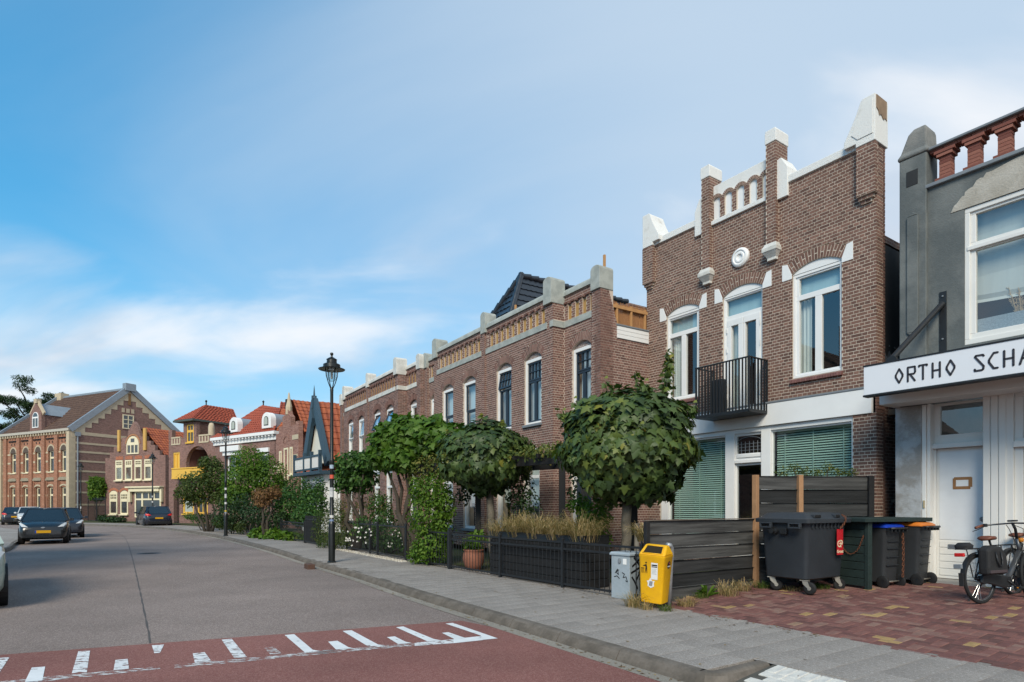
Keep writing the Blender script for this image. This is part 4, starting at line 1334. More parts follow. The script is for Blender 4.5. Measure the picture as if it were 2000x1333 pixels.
for i, (poly, kk) in enumerate(marks):
    P = [G(x, y, .008) for x, y in poly]
    ar = sum(P[j][0] * P[(j + 1) % len(P)][1] - P[(j + 1) % len(P)][0] * P[j][1] for j in range(len(P)))
    if ar < 0: P = P[::-1]
    mb = MB(); mb.add([(x, y, .008 if i < 15 else .0072) for x, y in P], [tuple(range(len(P)))])
    mb.build('paint_bar' if i < 15 else 'paint_line', pm[kk], redo)
# sealed seam and manhole in the asphalt
sm_ = [G(x, y, 0) for x, y in ((196, 1035), (215, 1037.5), (237, 1045.5), (247, 1056), (257, 1085), (269.5, 1138), (280, 1187), (290, 1236), (294, 1257))]
sl_ = smooth_line([Vector(p) for p in sm_], .3); sn = normals(sl_)
mb = MB(); mb.loft([[(*(p + n * (.010 + .006 * math.sin(i * 1.7))), .0035) for i, (p, n) in enumerate(zip(sl_, sn))], [(*(p - n * (.010 + .006 * math.sin(i * 2.3))), .0035) for i, (p, n) in enumerate(zip(sl_, sn))]][::-1], close=False, caps=False)
mb.build('sealed_seam', mat('bitumen_seam', (.085, .075, .07), .8, .2), road)
mh = MB().lathe([(.0, .004), (.28, .004), (.30, .0045), (.31, .0035), (.36, .0035), (.365, 0)], 32)
for k in range(-5, 6): mh.box(-.2, .2, k * .04 - .008, k * .04 + .008, .004, .0065)
mho = mh.build('manhole_cover', mat('cast_iron', (.05, .05, .055), .6, .2, 8., metal=.3), None, loc=(*G(291, 1081.5, 0), .001))
tag(mho, 'round iron manhole cover set in the asphalt road', 'manhole cover')
# cast drain in the kerb, rusty
dp = G(603, 1107, .05)
dr_ = MB().box(-.2, .2, -.02, .16, -.02, .1235); dro2 = dr_.build('kerb_drain', mat('rusty_iron', (.10, .055, .04), .8, .3, 12.), None, bevel=.01, loc=(dp[0] + .1, dp[1] - .02, .0))
dro2.rotation_euler = (0, 0, math.atan2(.85, -.53)); tag(dro2, 'rusty iron drain inlet let into the kerb beside the tall lamp post', 'drain')

# paving tiles near the camera: 30 cm, half bond
def frame_at(name, o, ang, z, tilt=0.):
    e = part_root(name, None, (o[0], o[1], z), ang); e.rotation_euler = (0, -tilt, ang); return e
NANG = math.atan2(NV.y, NV.x)
tiles = []
rt = random.Random(4)
TS = .30
for r_ in range(-22, 48):
    off = (r_ % 2) * TS / 2
    for c_ in range(-1, 9):
        s0 = .168 + c_ * TS + off; s1 = s0 + TS
        lo = .168 if r_ >= 0 else .87
        s0 = max(s0, lo); s1 = min(s1, 2.47)
        if s1 - s0 < .05: continue
        t0 = r_ * TS
        tiles.append((s0, s1, t0))
def tile_world(s, t): p = K0 + NV * s + DV * t; return p
tiles.sort(key=lambda a: tile_world((a[0] + a[1]) / 2, a[2] + .15).length if tile_world(0, a[2]).y > 2.5 else 99)
tcache = {}
tf = part_root('tile_field', None)
tiles_rest = MB()
def tile_box(mb, s0, s1, t0, t1, z, tone, tl=0.):
    b = .0015
    mb.add([(s0, t0, z - .03), (s1, t0, z - .03), (s1, t1, z - .03), (s0, t1, z - .03), (s0, t0, z - b), (s1, t0, z - b), (s1, t1, z - b), (s0, t1, z - b),
            (s0 + b, t0 + b, z), (s1 - b, t0 + b, z), (s1 - b, t1 - b, z), (s0 + b, t1 - b, z)],
           [(0, 1, 5, 4), (1, 2, 6, 5), (2, 3, 7, 6), (3, 0, 4, 7), (4, 5, 9, 8), (5, 6, 10, 9), (6, 7, 11, 10), (7, 4, 8, 11), (8, 9, 10, 11)], tone)
tf.parent = pavement; tf.location = (K0.x, K0.y, 0); tf.rotation_euler = (0, 0, NANG)
tf.name = 'tile_bed'
cnt = 0
for (s0, s1, t0) in tiles:
    dz = rt.uniform(-.0015, .0015); tone = min(1, max(0, rt.gauss(.5, .22)))
    if cnt < 300:
        key = (round(s1 - s0, 3), int(tone * 4.99))
        if key not in tcache:
            q = MB(); L = key[0]; tile_box(q, -L / 2 + .0014, L / 2 - .0014, -TS / 2 + .0014, TS / 2 - .0014, 0, (key[1] + .5) / 5); tcache[key] = q.mesh('paving_tile', m_tile)
        inst('paving_tile', tcache[key], tf, ((s0 + s1) / 2, t0 + TS / 2, .119 + dz), (rt.uniform(-.003, .003), rt.uniform(-.003, .003), 0)); cnt += 1
    else:
        tile_box(tiles_rest, s0 + .0014, s1 - .0014, t0 + .0014, t0 + TS - .0014, .119 + dz, tone)
o = tiles_rest.build('paving_tiles', m_tile, tf); o['kind'] = 'stuff'

# ramp of white-painted setts where the kerb drops
rp_ = MB(); p0 = K0 - DV * .38 + NV * .0
rp_.add([(*(K0 - DV * .2 + NV * .0), .006), (*(K0 - DV * 6 + NV * .0), .006), (*(K0 - DV * 6 + NV * .87), .105), (*(K0 - DV * .2 + NV * .87), .105)], [(0, 1, 2, 3)])
ramp = struct(rp_.build('ramp', m_joint))
m_sett = mat('white_painted_sett', (.66, .63, .57), .8, .14, 9., bump=.8, bs=70., col2=(.52, .51, .48), spec=.25)
rs_ = part_root('sett_bed', ramp, (K0.x, K0.y, .008)); sl2 = math.atan2(.099, .87); rs_.rotation_euler = (0, -sl2, NANG)
def sett_mesh(a, b):
    q = MB(); h = .008
    q.add([(-a, -b, -.04), (a, -b, -.04), (a, b, -.04), (-a, b, -.04), (-a, -b, -h), (a, -b, -h), (a, b, -h), (-a, b, -h), (-a + h, -b + h, 0), (a - h, -b + h, 0), (a - h, b - h, 0), (-a + h, b - h, 0)],
          [(0, 1, 5, 4), (1, 2, 6, 5), (2, 3, 7, 6), (3, 0, 4, 7), (4, 5, 9, 8), (5, 6, 10, 9), (6, 7, 11, 10), (7, 4, 8, 11), (8, 9, 10, 11)])
    return q.mesh('white_sett', m_sett)
sA = sett_mesh(.103, .050); sB = sett_mesh(.050, .103)
for k in range(26):
    inst('white_sett', sA, rs_, (.765, -.30 - .106 * k, .012 + rt.uniform(-.002, .002)), (0, 0, rt.uniform(-.02, .02)))
for r_ in range(5):
    for k in range(13):
        inst('white_sett', sB, rs_, (.608 - .106 * r_, -.36 - .212 * k - (.106 if r_ % 2 else 0), .012 + rt.uniform(-.002, .002)), (0, 0, rt.uniform(-.02, .02)))

# forecourt of red herringbone pavers, rising to the facades
FO = Vector((2.44, 8.42)); FANG = rad(34.45); FT = math.atan(.04)
fo_d = Vector((-.566, .825)); fo_n = Vector((.825, .566))
def fz(x, y):
    s = (Vector((x, y)) - FO).dot(fo_n); return .12 + .04 * max(0., s)
fb = MB(); fb.add([(0, .9, -.012), (0, -10, -.012), (6.3, -10, -.012), (6.3, 2.6, -.012)], [(0, 1, 2, 3)])
fore = struct(fb.build('forecourt', m_joint)); fore.location = (FO.x, FO.y, .12); fore.rotation_euler = (0, -FT, FANG)
PV = [(0, (.115, .058, .052)), (.30, (.160, .072, .064)), (.62, (.20, .092, .078)), (.80, (.215, .12, .10)), (.88, (.25, .16, .125)), (.93, (.33, .215, .095)), (1, (.37, .25, .12))]
m_pav = mat('red_paver', None, .85, .22, 9., bump=.6, bs=80., tone=PV, spec=.25)
PL, PW = .212, .106
pav = []
for i in range(0, 58):
    for j in range(-95, 22):
        k = (i - j) % 4
        if k == 0: pav.append((i * PW + PW, j * PW + PW / 2, 0))
        elif k == 2: pav.append((i * PW + PW / 2, j * PW, 1))
FM = Matrix.Translation((FO.x, FO.y, .12)) @ Matrix.Rotation(FANG, 4, 'Z') @ Matrix.Rotation(-FT, 4, 'Y')
pv2 = []
for (x, y, v) in pav:
    hx, hy = ((PL, PW), (PW, PL))[v]
    if x - hx / 2 < .0 or x > 5.9: continue
    if y > .55 + x * .17: continue
    p = FM @ Vector((x, y, 0))
    if p.y < 2.4: continue
    pv2.append(((p - camv).length, x, y, v))
pv2.sort()
pc = {}
prest = MB()
def paver(mb, hx, hy, cx_, cy_, z, tone):
    a, b, h = hx / 2 - .002, hy / 2 - .002, .006
    mb.add([(cx_ + sx_ * (a - e), cy_ + sy_ * (b - e), z + zz) for zz, e in ((-.03, 0), (-h, 0), (0, h)) for sx_, sy_ in ((-1, -1), (1, -1), (1, 1), (-1, 1))],
           [(0, 1, 5, 4), (1, 2, 6, 5), (2, 3, 7, 6), (3, 0, 4, 7), (4, 5, 9, 8), (5, 6, 10, 9), (6, 7, 11, 10), (7, 4, 8, 11), (8, 9, 10, 11)], tone)
for n_, (dd, x, y, v) in enumerate(pv2):
    hx, hy = ((PL, PW), (PW, PL))[v]
    tone = rt.uniform(.89, 1.) if rt.random() < .06 else rt.uniform(0, .86); dz = rt.uniform(-.003, .003)
    if n_ < 300:
        key = (v, int(tone * 9.99))
        if key not in pc:
            q = MB(); paver(q, hx, hy, 0, 0, 0, (key[1] + .5) / 10); pc[key] = q.mesh('paver', m_pav)
        inst('paver', pc[key], fore, (x, y, dz), (rt.uniform(-.012, .012), rt.uniform(-.012, .012), rt.uniform(-.012, .012)))
    else: paver(prest, hx, hy, x + rt.uniform(-.002, .002), y, dz, tone)
o = prest.build('pavers', m_pav, fore); o['kind'] = 'stuff'
eb = []
for k in range(44):
    inst('edge_paver', pc.get((1, 3)) or list(pc.values())[0], fore, (-.053, .42 - .213 * k, rt.uniform(-.002, .002)))

# garden ground between the fences and the houses
gd = MB()
i0 = 5
gd.loft([[(*(KS[i] + KN[i] * 2.62), .125) for i in range(i0, NK)], [(*(KS[i] + KN[i] * 13), .125) for i in range(i0, NK)]][::-1], close=False, caps=False)
struct(gd.build('garden_ground', m_soil))
# opposite pavement and kerb
LK = [Vector(p) for p in ((-7.2, 0), (-11.4, 9.4), (-16.95, 19.8), (-20.1, 24.2), (-23.0, 28.2), (-28.5, 35.), (-36., 41.5), (-47, 44.5))]
lp = MB(); lp.add([(p.x, p.y, .12) for p in LK] + [(-90, 46, .12), (-90, 0, .12)], [tuple(range(len(LK) + 2))])
lpo = struct(lp.build('far_pavement', m_tilefar))
LS = resample(smooth_line(LK, .3), 1.0); LN = [-n for n in normals(LS)]
lko = struct(part_root('far_kerb', None))
for i in range(8, min(len(LS) - 1, 40)):
    prof = [(0, -.03), (0.0, .03), (.03, .115), (.05, .124), (.13, .124), (.13, -.03)]
    mb = MB(); mb.loft([[(*(LS[i] + LN[i] * a), b) for a, b in prof], [(*(LS[i + 1] + LN[i + 1] * a), b) for a, b in prof]])
    mb.build('kerbstone', m_kerb, lko, fix=True)
# ------------------------------------------------------------------ foliage tools
MAPLE = [(0, 0), (.42, -.10), (.30, .14), (.66, .40), (.32, .44), (.26, .62), (0, 1.02), (-.26, .62), (-.32, .44), (-.66, .40), (-.30, .14), (-.42, -.10)]
OVAL = [(0, 0), (.26, .35), (.20, .70), (0, 1.), (-.20, .70), (-.26, .35)]
NARROW = [(0, 0), (.13, .4), (0, 1.), (-.13, .4)]
def leaf_template(shape):
    P = {'maple': MAPLE, 'oval': OVAL, 'narrow': NARROW}[shape]
    if shape == 'maple':
        V = [(0, .32, .06)] + [(x, y, -.10 * abs(x) - .16 * max(0, y - .4) ** 2) for x, y in P]
        F = [(0, i + 1, (i + 1) % len(P) + 1) for i in range(len(P))]
    else:
        V = [(x, y, .12 * abs(x) - .10 * y * y) for x, y in P]
        h = len(P) // 2
        F = [tuple(range(0, h + 1)), tuple([h] + list(range(h + 1, len(P))) + [0])]
    return np.array(V, np.float32), F
def unit(a): return a / np.maximum(np.linalg.norm(a, axis=1, keepdims=True), 1e-6)
def leaf_sets(blobs, size, seed, shell=.55, droop=.9, outw=1.0, jit=.6, up=.35, tone_fn=None, zmin=None):
    g = np.random.default_rng(seed)
    Cs, Ns, Ts, Ss, To = [], [], [], [], []
    for (cx_, cy_, cz_, rx, ry, rz, n) in blobs:
        d = unit(g.normal(size=(n, 3)))
        r = (shell + (1 - shell) * g.random(n) ** .6)[:, None]
        lump = 1 + .10 * np.sin(d[:, :1] * 7 + seed) * np.cos(d[:, 1:2] * 6 + seed * 2) + .07 * np.sin(d[:, 2:3] * 9 + seed)
        p = d * r * lump * np.array([rx, ry, rz]) + np.array([cx_, cy_, cz_])
        nn = unit(d * outw + np.array([0, 0, up]) + g.normal(size=(n, 3)) * jit * .6)
        t = d * .5 + np.array([0, 0, -droop]) + g.normal(size=(n, 3)) * jit
        t = unit(t - nn * (t * nn).sum(1, keepdims=True))
        Cs.append(p); Ns.append(nn); Ts.append(t); Ss.append(size * g.uniform(.65, 1.25, n))
        if tone_fn is not None: To.append(tone_fn(p, g))
        else: To.append(np.clip(g.normal(.42, .2, n), 0, 1))
    C = np.concatenate(Cs); N = np.concatenate(Ns); T = np.concatenate(Ts); S = np.concatenate(Ss); tn = np.concatenate(To)
    if zmin is not None:
        k = C[:, 2] > zmin; C, N, T, S, tn = C[k], N[k], T[k], S[k], tn[k]
    return C, N, T, S, tn
def leaves_mesh(name, sets, shape, m):
    C, N, T, S, tn = sets
    V, F = leaf_template(shape)
    B = np.cross(T, N)
    n = len(C); k = len(V)
    co = C[:, None, :] + S[:, None, None] * (V[None, :, 0:1] * B[:, None, :] + V[None, :, 1:2] * T[:, None, :] + V[None, :, 2:3] * N[:, None, :])
    me = bpy.data.meshes.new(name)
    me.vertices.add(n * k); me.vertices.foreach_set('co', co.astype(np.float32).ravel())
    lens = np.array([len(f) for f in F], np.int32); flat = np.array([i for f in F for i in f], np.int32)
    L = len(flat)
    loops = (flat[None, :] + (np.arange(n, dtype=np.int32) * k)[:, None]).ravel()
    me.loops.add(n * L); me.loops.foreach_set('vertex_index', loops)
    nf = len(F)
    me.polygons.add(n * nf)
    tot = np.tile(lens, n); st = np.concatenate([[0], np.cumsum(tot)[:-1]]).astype(np.int32)
    me.polygons.foreach_set('loop_start', st); me.polygons.foreach_set('loop_total', tot)
    me.update(calc_edges=True); me.validate()
    me.materials.append(m)
    me.attributes.new('tone', 'FLOAT', 'FACE').data.foreach_set('value', np.repeat(tn, nf).astype(np.float32))
    return me
def leaves_obj(name, sets, shape, m, parent, stuff=True):
    o = bpy.data.objects.new(name, leaves_mesh(name, sets, shape, m)); COL.objects.link(o); o.parent = parent
    if stuff: o['kind'] = 'stuff'
    return o
def limb(mb, a, b, r0, r1, seed=0, n=5, bend=.06):
    g = random.Random(seed); a = Vector(a); b = Vector(b); L = (b - a).length
    pts = []
    for i in range(n + 1):
        t = i / n; o = Vector((g.uniform(-1, 1), g.uniform(-1, 1), g.uniform(-.4, .4))) * bend * L * math.sin(math.pi * t)
        pts.append(a.lerp(b, t) + o)
    mb.tube(pts, [r0 + (r1 - r0) * i / n for i in range(n + 1)], 8)
    return pts
m_bark = mat('smooth_bark', (.155, .135, .105), .9, .25, 4., bump=.8, bs=25., col2=(.085, .075, .058))
m_barkd = mat('dark_bark', (.06, .05, .038), .9, .3, 6., bump=.8, bs=25.)
m_maple = leaf_mat('maple_leaf', [(0, (0.026, 0.050, 0.018)), (.35, (0.053, 0.092, 0.024)), (.6, (0.087, 0.132, 0.029)), (.8, (0.158, 0.191, 0.034)), (.92, (0.290, 0.238, 0.040)), (1, (0.370, 0.224, 0.046))], .5, .25, .4)
m_lime = leaf_mat('lime_leaf', [(0, (0.033, 0.077, 0.011)), (.4, (0.077, 0.160, 0.020)), (.8, (0.138, 0.237, 0.039)), (1, (0.220, 0.297, 0.066))], .5, .4)
m_olive = leaf_mat('olive_leaf', [(0, (0.034, 0.061, 0.014)), (.4, (0.081, 0.115, 0.024)), (.75, (0.176, 0.189, 0.041)), (1, (0.324, 0.243, 0.068))], .6, .35)
m_green = leaf_mat('garden_leaf', [(0, (0.017, 0.049, 0.011)), (.4, (0.042, 0.105, 0.020)), (.8, (0.084, 0.175, 0.031)), (1, (0.168, 0.238, 0.049))], .55, .3)
m_bright = leaf_mat('bright_leaf', [(0, (0.039, 0.098, 0.010)), (.4, (0.091, 0.176, 0.018)), (.8, (0.169, 0.273, 0.033)), (1, (0.286, 0.325, 0.065))], .55, .4)
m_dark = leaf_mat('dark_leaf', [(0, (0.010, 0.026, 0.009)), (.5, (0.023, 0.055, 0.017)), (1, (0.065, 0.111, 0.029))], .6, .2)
m_rust = leaf_mat('rust_leaf', [(0, (0.112, 0.056, 0.025)), (.5, (0.200, 0.106, 0.044)), (1, (0.275, 0.163, 0.062))], .7, .25)

# ------------------------------------------------------------------ the two clipped globe maples
def globe_maple(name, label, base, trunk_h, centre, rads, n, size, seed, singles, extra):
    t = thing(name, label, 'tree', (base[0], base[1], .12))
    C0 = Vector(centre) - Vector((base[0], base[1], .12))
    tk = MB()
    limb(tk, (0, 0, -.05), (C0.x * .5, C0.y * .5, trunk_h), .105, .085, seed, 7, .012)
    for k in range(9):
        a = k * 2.4; e = C0 + Vector((math.cos(a) * rads[0] * .75, math.sin(a) * rads[1] * .75, rads[2] * (.7 * math.sin(k * 1.3))))
        limb(tk, (C0.x * .5, C0.y * .5, trunk_h - .05), e, .05, .008, seed + k, 5, .1)
    tk.build('trunk', m_bark, t, smooth=True)
    def tone(p, g):
        v = g.normal(.36, .16, len(p))
        v += .10 * np.sin(p[:, 0] * 2.1 + seed) + .07 * np.sin(p[:, 2] * 3.1)
        v += (g.random(len(p)) < .02) * .35
        yl = np.exp(-(((p[:, 0] - (C0.x + rads[0] * .55)) / .35) ** 2 + ((p[:, 2] - (C0.z - .1)) / .22) ** 2))
        v += yl * .35 * (g.random(len(p)) < .55)
        return np.clip(v, 0, 1)
    bl_ = [(C0.x, C0.y, C0.z, rads[0], rads[1], rads[2], n), (C0.x, C0.y, C0.z, rads[0] * .8, rads[1] * .8, rads[2] * .8, n // 3)]
    sets = leaf_sets(bl_, size, seed, .70, 1.1, 1.1, .55, .25, tone)
    C, N, T, S, tn = sets
    wp = np.array([base[0], base[1], .12])
    view = unit(np.array([0, 0, 1.6]) - (C + wp))
    q = (C - np.array(C0)) / np.array(rads)
    score = (q * view).sum(1) + .4 * (N * view).sum(1)
    idx = np.argsort(-score)
    one = set(idx[:singles].tolist()) if singles else set()
    keep = np.array([i not in one for i in range(len(C))])
    cr = leaves_obj('crown', (C[keep], N[keep], T[keep], S[keep], tn[keep]), 'maple', m_maple, t)
    cache = {}
    for i in one:
        k = int(tn[i] * 9.99)
        if k not in cache:
            cache[k] = leaves_mesh('leaf', (np.zeros((1, 3)), np.array([[0, 0, 1.]]), np.array([[0, 1., 0]]), np.ones(1), np.array([(k + .5) / 10])), 'maple', m_maple)
        B = np.cross(T[i], N[i])
        M = Matrix(((B[0], T[i][0], N[i][0], C[i][0]), (B[1], T[i][1], N[i][1], C[i][1]), (B[2], T[i][2], N[i][2], C[i][2]), (0, 0, 0, 1))) @ Matrix.Scale(S[i], 4)
        o = bpy.data.objects.new('leaf', cache[k]); COL.objects.link(o); o.parent = t; o.matrix_local = M
    gs = random.Random(seed + 50); extra = list(extra)
    for k in range(16):
        a2 = gs.uniform(0, 6.28); e2 = gs.uniform(-.3, 1.2); dd = Vector((math.cos(a2) * math.cos(e2), math.sin(a2) * math.cos(e2), math.sin(e2)))
        p2 = Vector(centre) + Vector((dd.x * rads[0], dd.y * rads[1], dd.z * rads[2])) * .92
        extra.append((tuple(p2), tuple(p2 + dd * gs.uniform(.10, .24) + Vector((0, 0, gs.uniform(0, .1)))), .06, 18))
    for (a, b, r_, nn) in extra:                       # shoots that stick out of the clipped head
        sh = MB(); limb(sh, Vector(a) - t.location, Vector(b) - t.location, .012, .004, seed, 4, .05); sh.build('shoot', m_bark, t)
        d = Vector(b) - Vector(a)
        bb = []
        for k in range(6):
            p = Vector(a).lerp(Vector(b), (k + .6) / 6) - t.location; bb.append((p.x, p.y, p.z, r_ * (1.1 - .1 * k), r_ * (1.1 - .1 * k), .12, nn // 6))
        leaves_obj('shoot_leaves', leaf_sets(bb, size * .62, seed + 9, .2, .6, .8, .8, .3, lambda p, g: np.clip(g.normal(.55, .2, len(p)), 0, 1)), 'maple', m_maple, t)
    return t
def at(x, y, d): return ((x - CX) / FL * d, d, EYE + (HY - y) * d / FL)
globe_maple('globe_maple', 'large clipped globe maple with dark green leaves behind the yellow litter bin', (2.09, 11.0), 1.62, at(1228, 868, 11.05), (1.24, 1.15, 1.07), 4600, .165, 3, 300,
            [(at(1300, 770, 11.0), at(1308, 692, 11.0), .13, 110), (at(1255, 770, 11.0), at(1240, 728, 11.0), .10, 40), (at(1110, 830, 11.0), at(1092, 808, 11.0), .07, 24)])
globe_maple('globe_maple', 'smaller clipped globe maple standing over the black planter box', (-.44, 14.4), 1.9, at(948, 893, 14.5), (1.09, 1.05, .86), 4000, .16, 5, 200, [])
sk = thing('tree_stake', 'grey wooden stake beside the trunk of the large globe maple', 'stake', (2.30, 11.05, .12))
MB().tube([(0, 0, -.05), (.01, 0, 1.15)], .045, 8).build('stake_post', mat('grey_timber', (.20, .185, .16), .9, .2, 6.), sk)

# ------------------------------------------------------------------ pergola with vines
perg = thing('pergola', 'black timber pergola with a vine growing over its roof', 'pergola', (0, 0, .12))
m_blackwood = mat('black_stained_wood', (.016, .016, .017), .7, .35, 9., streak=False, bump=.4, bs=50.)
def wpt(x, y, d): p = at(x, y, d); return (p[0], p[1], p[2] - .12)
for (x, d) in ((1098, 12.6), (934, 15.2), (1238, 12.0)):
    X = (x - CX) / FL * d; MB().box(X - .065, X + .065, d - .065, d + .065, 0, 2.42).build('post', m_blackwood, perg, bevel=.006)
pa = Vector(wpt(1112, 0, 12.6)); pb = Vector(wpt(800, 0, 17.2))
pa.z = pb.z = 2.46
bv = (pb - pa).normalized(); bnv = Vector((bv.y, -bv.x, 0))
pc_ = Vector(wpt(1245, 0, 12.0)); pc_.z = 2.46
MB().bar(pa, pb, .07, .16).build('beam', m_blackwood, perg, bevel=.006)
MB().bar(pa, pc_, .07, .16).build('beam', m_blackwood, perg, bevel=.006)
MB().bar(pa + bnv * 1.3, pb + bnv * 1.3, .07, .16).build('beam', m_blackwood, perg, bevel=.006)
for k in range(9):
    p = pa.lerp(pb, k / 8) + Vector((0, 0, .11)); MB().bar(p - bnv * .2, p + bnv * 1.5, .06, .09).build('rafter', m_blackwood, perg, bevel=.006)
bb = []
for k in range(14):
    p = pa.lerp(pb, k / 13) + bnv * .1; w2 = .42 if k > 4 else .2
    bb.append((p.x, p.y, p.z + (.12 if k > 4 else .22), .46, .46, w2, 420 if k > 4 else 170)); bb.append((p.x + bnv.x * .6, p.y + bnv.y * .6, p.z + .25, .5, .5, .26, 110))
vine = thing('climbing_vine', 'yellow-green vine trailing along the top of the black pergola', 'vine', (0, 0, .12))
vs_ = MB(); limb(vs_, tuple(pb - Vector((0, 0, 2.46))), tuple(pb), .03, .02, 3, 6, .06); vs_.build('stem', m_barkd, vine)
leaves_obj('vine_leaves', leaf_sets(bb, .085, 21, .35, .7, .7, .8, .4, lambda p, g: np.clip(g.normal(.5, .22, len(p)), 0, 1)), 'oval', m_olive, vine)
# hanging bundles under the pergola
bb = [(*wpt(1012, 955, 14.6), .45, .4, .45, 420), (*wpt(1030, 985, 14.4), .35, .35, .4, 260), (*wpt(905, 965, 15.6), .22, .22, .3, 160), (*wpt(1120, 950, 12.8), .12, .2, .55, 120)]
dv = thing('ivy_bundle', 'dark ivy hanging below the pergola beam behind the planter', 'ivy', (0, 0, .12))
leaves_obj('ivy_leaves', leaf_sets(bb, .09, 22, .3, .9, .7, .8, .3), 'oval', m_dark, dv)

# ------------------------------------------------------------------ shrubs and garden plants
DENSE = 2.3
def shrub(name, label, cat, blobs, size, m, shape, seed, stems=(), group=None, shell=.4, tone=None, droop=.6):
    cx_ = sum(b[0] for b in blobs) / len(blobs); cy_ = sum(b[1] for b in blobs) / len(blobs)
    t = thing(name, label, cat, (cx_, cy_, .125), group=group)
    bb = [(b[0] - cx_, b[1] - cy_, b[2] - .125, *b[3:6], int(b[6] * DENSE)) for b in blobs]
    leaves_obj('crown' if cat == 'tree' else 'foliage', leaf_sets(bb, size, seed, shell, droop, .8, .8, .35, tone, 0.02), shape, m, t)
    mb = MB(); k = 0
    for b in bb[:6]:
        limb(mb, (b[0] * .2, b[1] * .2, -.03), (b[0], b[1], max(.1, b[2])), .035 if cat != 'tree' else .09, .008 if cat != 'tree' else .02, seed + k, 5, .06); k += 1
    mb.build('trunk' if cat == 'tree' else 'stems', m_barkd, t, smooth=True)
    return t
def B(x, y, d, wpx, hpx, n, depth=None):
    """a blob of foliage from its picture size at distance d (half width and half height in pixels)"""
    p = at(x, y, d); s = d / FL
    return (p[0], p[1], p[2], wpx * s, depth or wpx * s, hpx * s, n)
shrub('plane_tree', 'bright lime green broad-leaved tree in front of the terrace windows', 'tree',
      [B(765, 862, 17.6, 40, 38, 420), B(800, 850, 17.4, 45, 36, 420), B(845, 856, 17.0, 42, 36, 420), B(885, 862, 16.6, 34, 30, 300), B(748, 890, 17.6, 26, 28, 220), B(790, 895, 17.2, 40, 26, 300), B(852, 822, 17.0, 14, 10, 40), B(776, 820, 17.4, 8, 8, 16)],
      .20, m_lime, 'maple', 31, shell=.35)
shrub('climbing_shrub', 'tall green climbing shrub over the fence beside the garden gate', 'shrub',
      [B(846, 1065, 14.9, 38, 40, 520), B(838, 1010, 15.1, 42, 42, 620), B(845, 960, 15.2, 36, 36, 420), B(862, 1035, 15.0, 26, 40, 260), B(872, 985, 14.9, 22, 36, 220), B(815, 960, 15.3, 18, 30, 160), B(820, 1080, 15.1, 26, 22, 240)], .085, m_bright, 'oval', 32,
      tone=lambda p, g: np.clip(g.normal(.38, .22, len(p)), 0, 1))
shrub('round_shrub', 'bright green shrub between the planter and the large globe maple', 'shrub',
      [B(1160, 1010, 11.9, 34, 34, 420), B(1168, 1055, 11.8, 26, 34, 300), B(1130, 985, 12.2, 24, 18, 160)], .075, m_bright, 'oval', 33)
shrub('clipped_lime', 'flat clipped tree with round leaves beside the tall lamp post', 'tree',
      [B(688, 905, 20.0, 36, 26, 420), B(706, 935, 20.0, 32, 28, 380), B(672, 935, 20.0, 24, 26, 260), B(715, 900, 19.6, 22, 20, 200)], .15, m_green, 'oval', 34)
shrub('garden_bush', 'dark feathery bush behind the spiked fence next to the lamp post', 'shrub',
      [B(668, 1040, 20.2, 24, 46, 620), B(655, 1000, 20.6, 20, 30, 320), B(630, 1035, 21.8, 20, 46, 500), B(640, 1060, 21.0, 22, 26, 300)], .10, m_olive, 'narrow', 35,
      tone=lambda p, g: np.clip(g.normal(.22, .16, len(p)), 0, 1))
shrub('garden_bush', 'leafy shrub with white flowers behind the spiked fence', 'shrub',
      [B(720, 1030, 19.6, 34, 28, 420), B(765, 1050, 18.4, 36, 30, 460), B(800, 1058, 17.6, 26, 26, 300), B(740, 985, 19.8, 26, 26, 260), B(755, 1010, 19., 22, 22, 160)], .09, m_green, 'oval', 36)
shrub('spiky_bush', 'loose red-tinged bush growing in front of the terrace ground floor', 'shrub',
      [B(750, 1000, 19.6, 18, 26, 90), B(735, 985, 20.2, 24, 22, 120), B(690, 985, 20.6, 30, 30, 200)], .10, m_olive, 'narrow', 37, tone=lambda p, g: np.clip(g.normal(.6, .25, len(p)), 0, 1))
wf = MB(); g5 = random.Random(9)
for k in range(60):
    p = at(g5.choice([795, 803, 798, 712, 688, 770]) + g5.uniform(-14, 14), g5.uniform(1030, 1068), 17.4)
    for j in range(4):
        a = j * 1.57 + g5.random(); wf.add([p, (p[0] + .03 * math.cos(a), p[1] - .01, p[2] + .03 * math.sin(a)), (p[0] + .03 * math.cos(a + 1.2), p[1] - .01, p[2] + .03 * math.sin(a + 1.2))], [(0, 1, 2)])
fw = wf.build('white_blossoms', mat('white_petal2', (.72, .70, .66), .7, .05)); tag(fw, 'small white flowers among the leaves behind the spiked fence', 'flowers', kind='stuff')
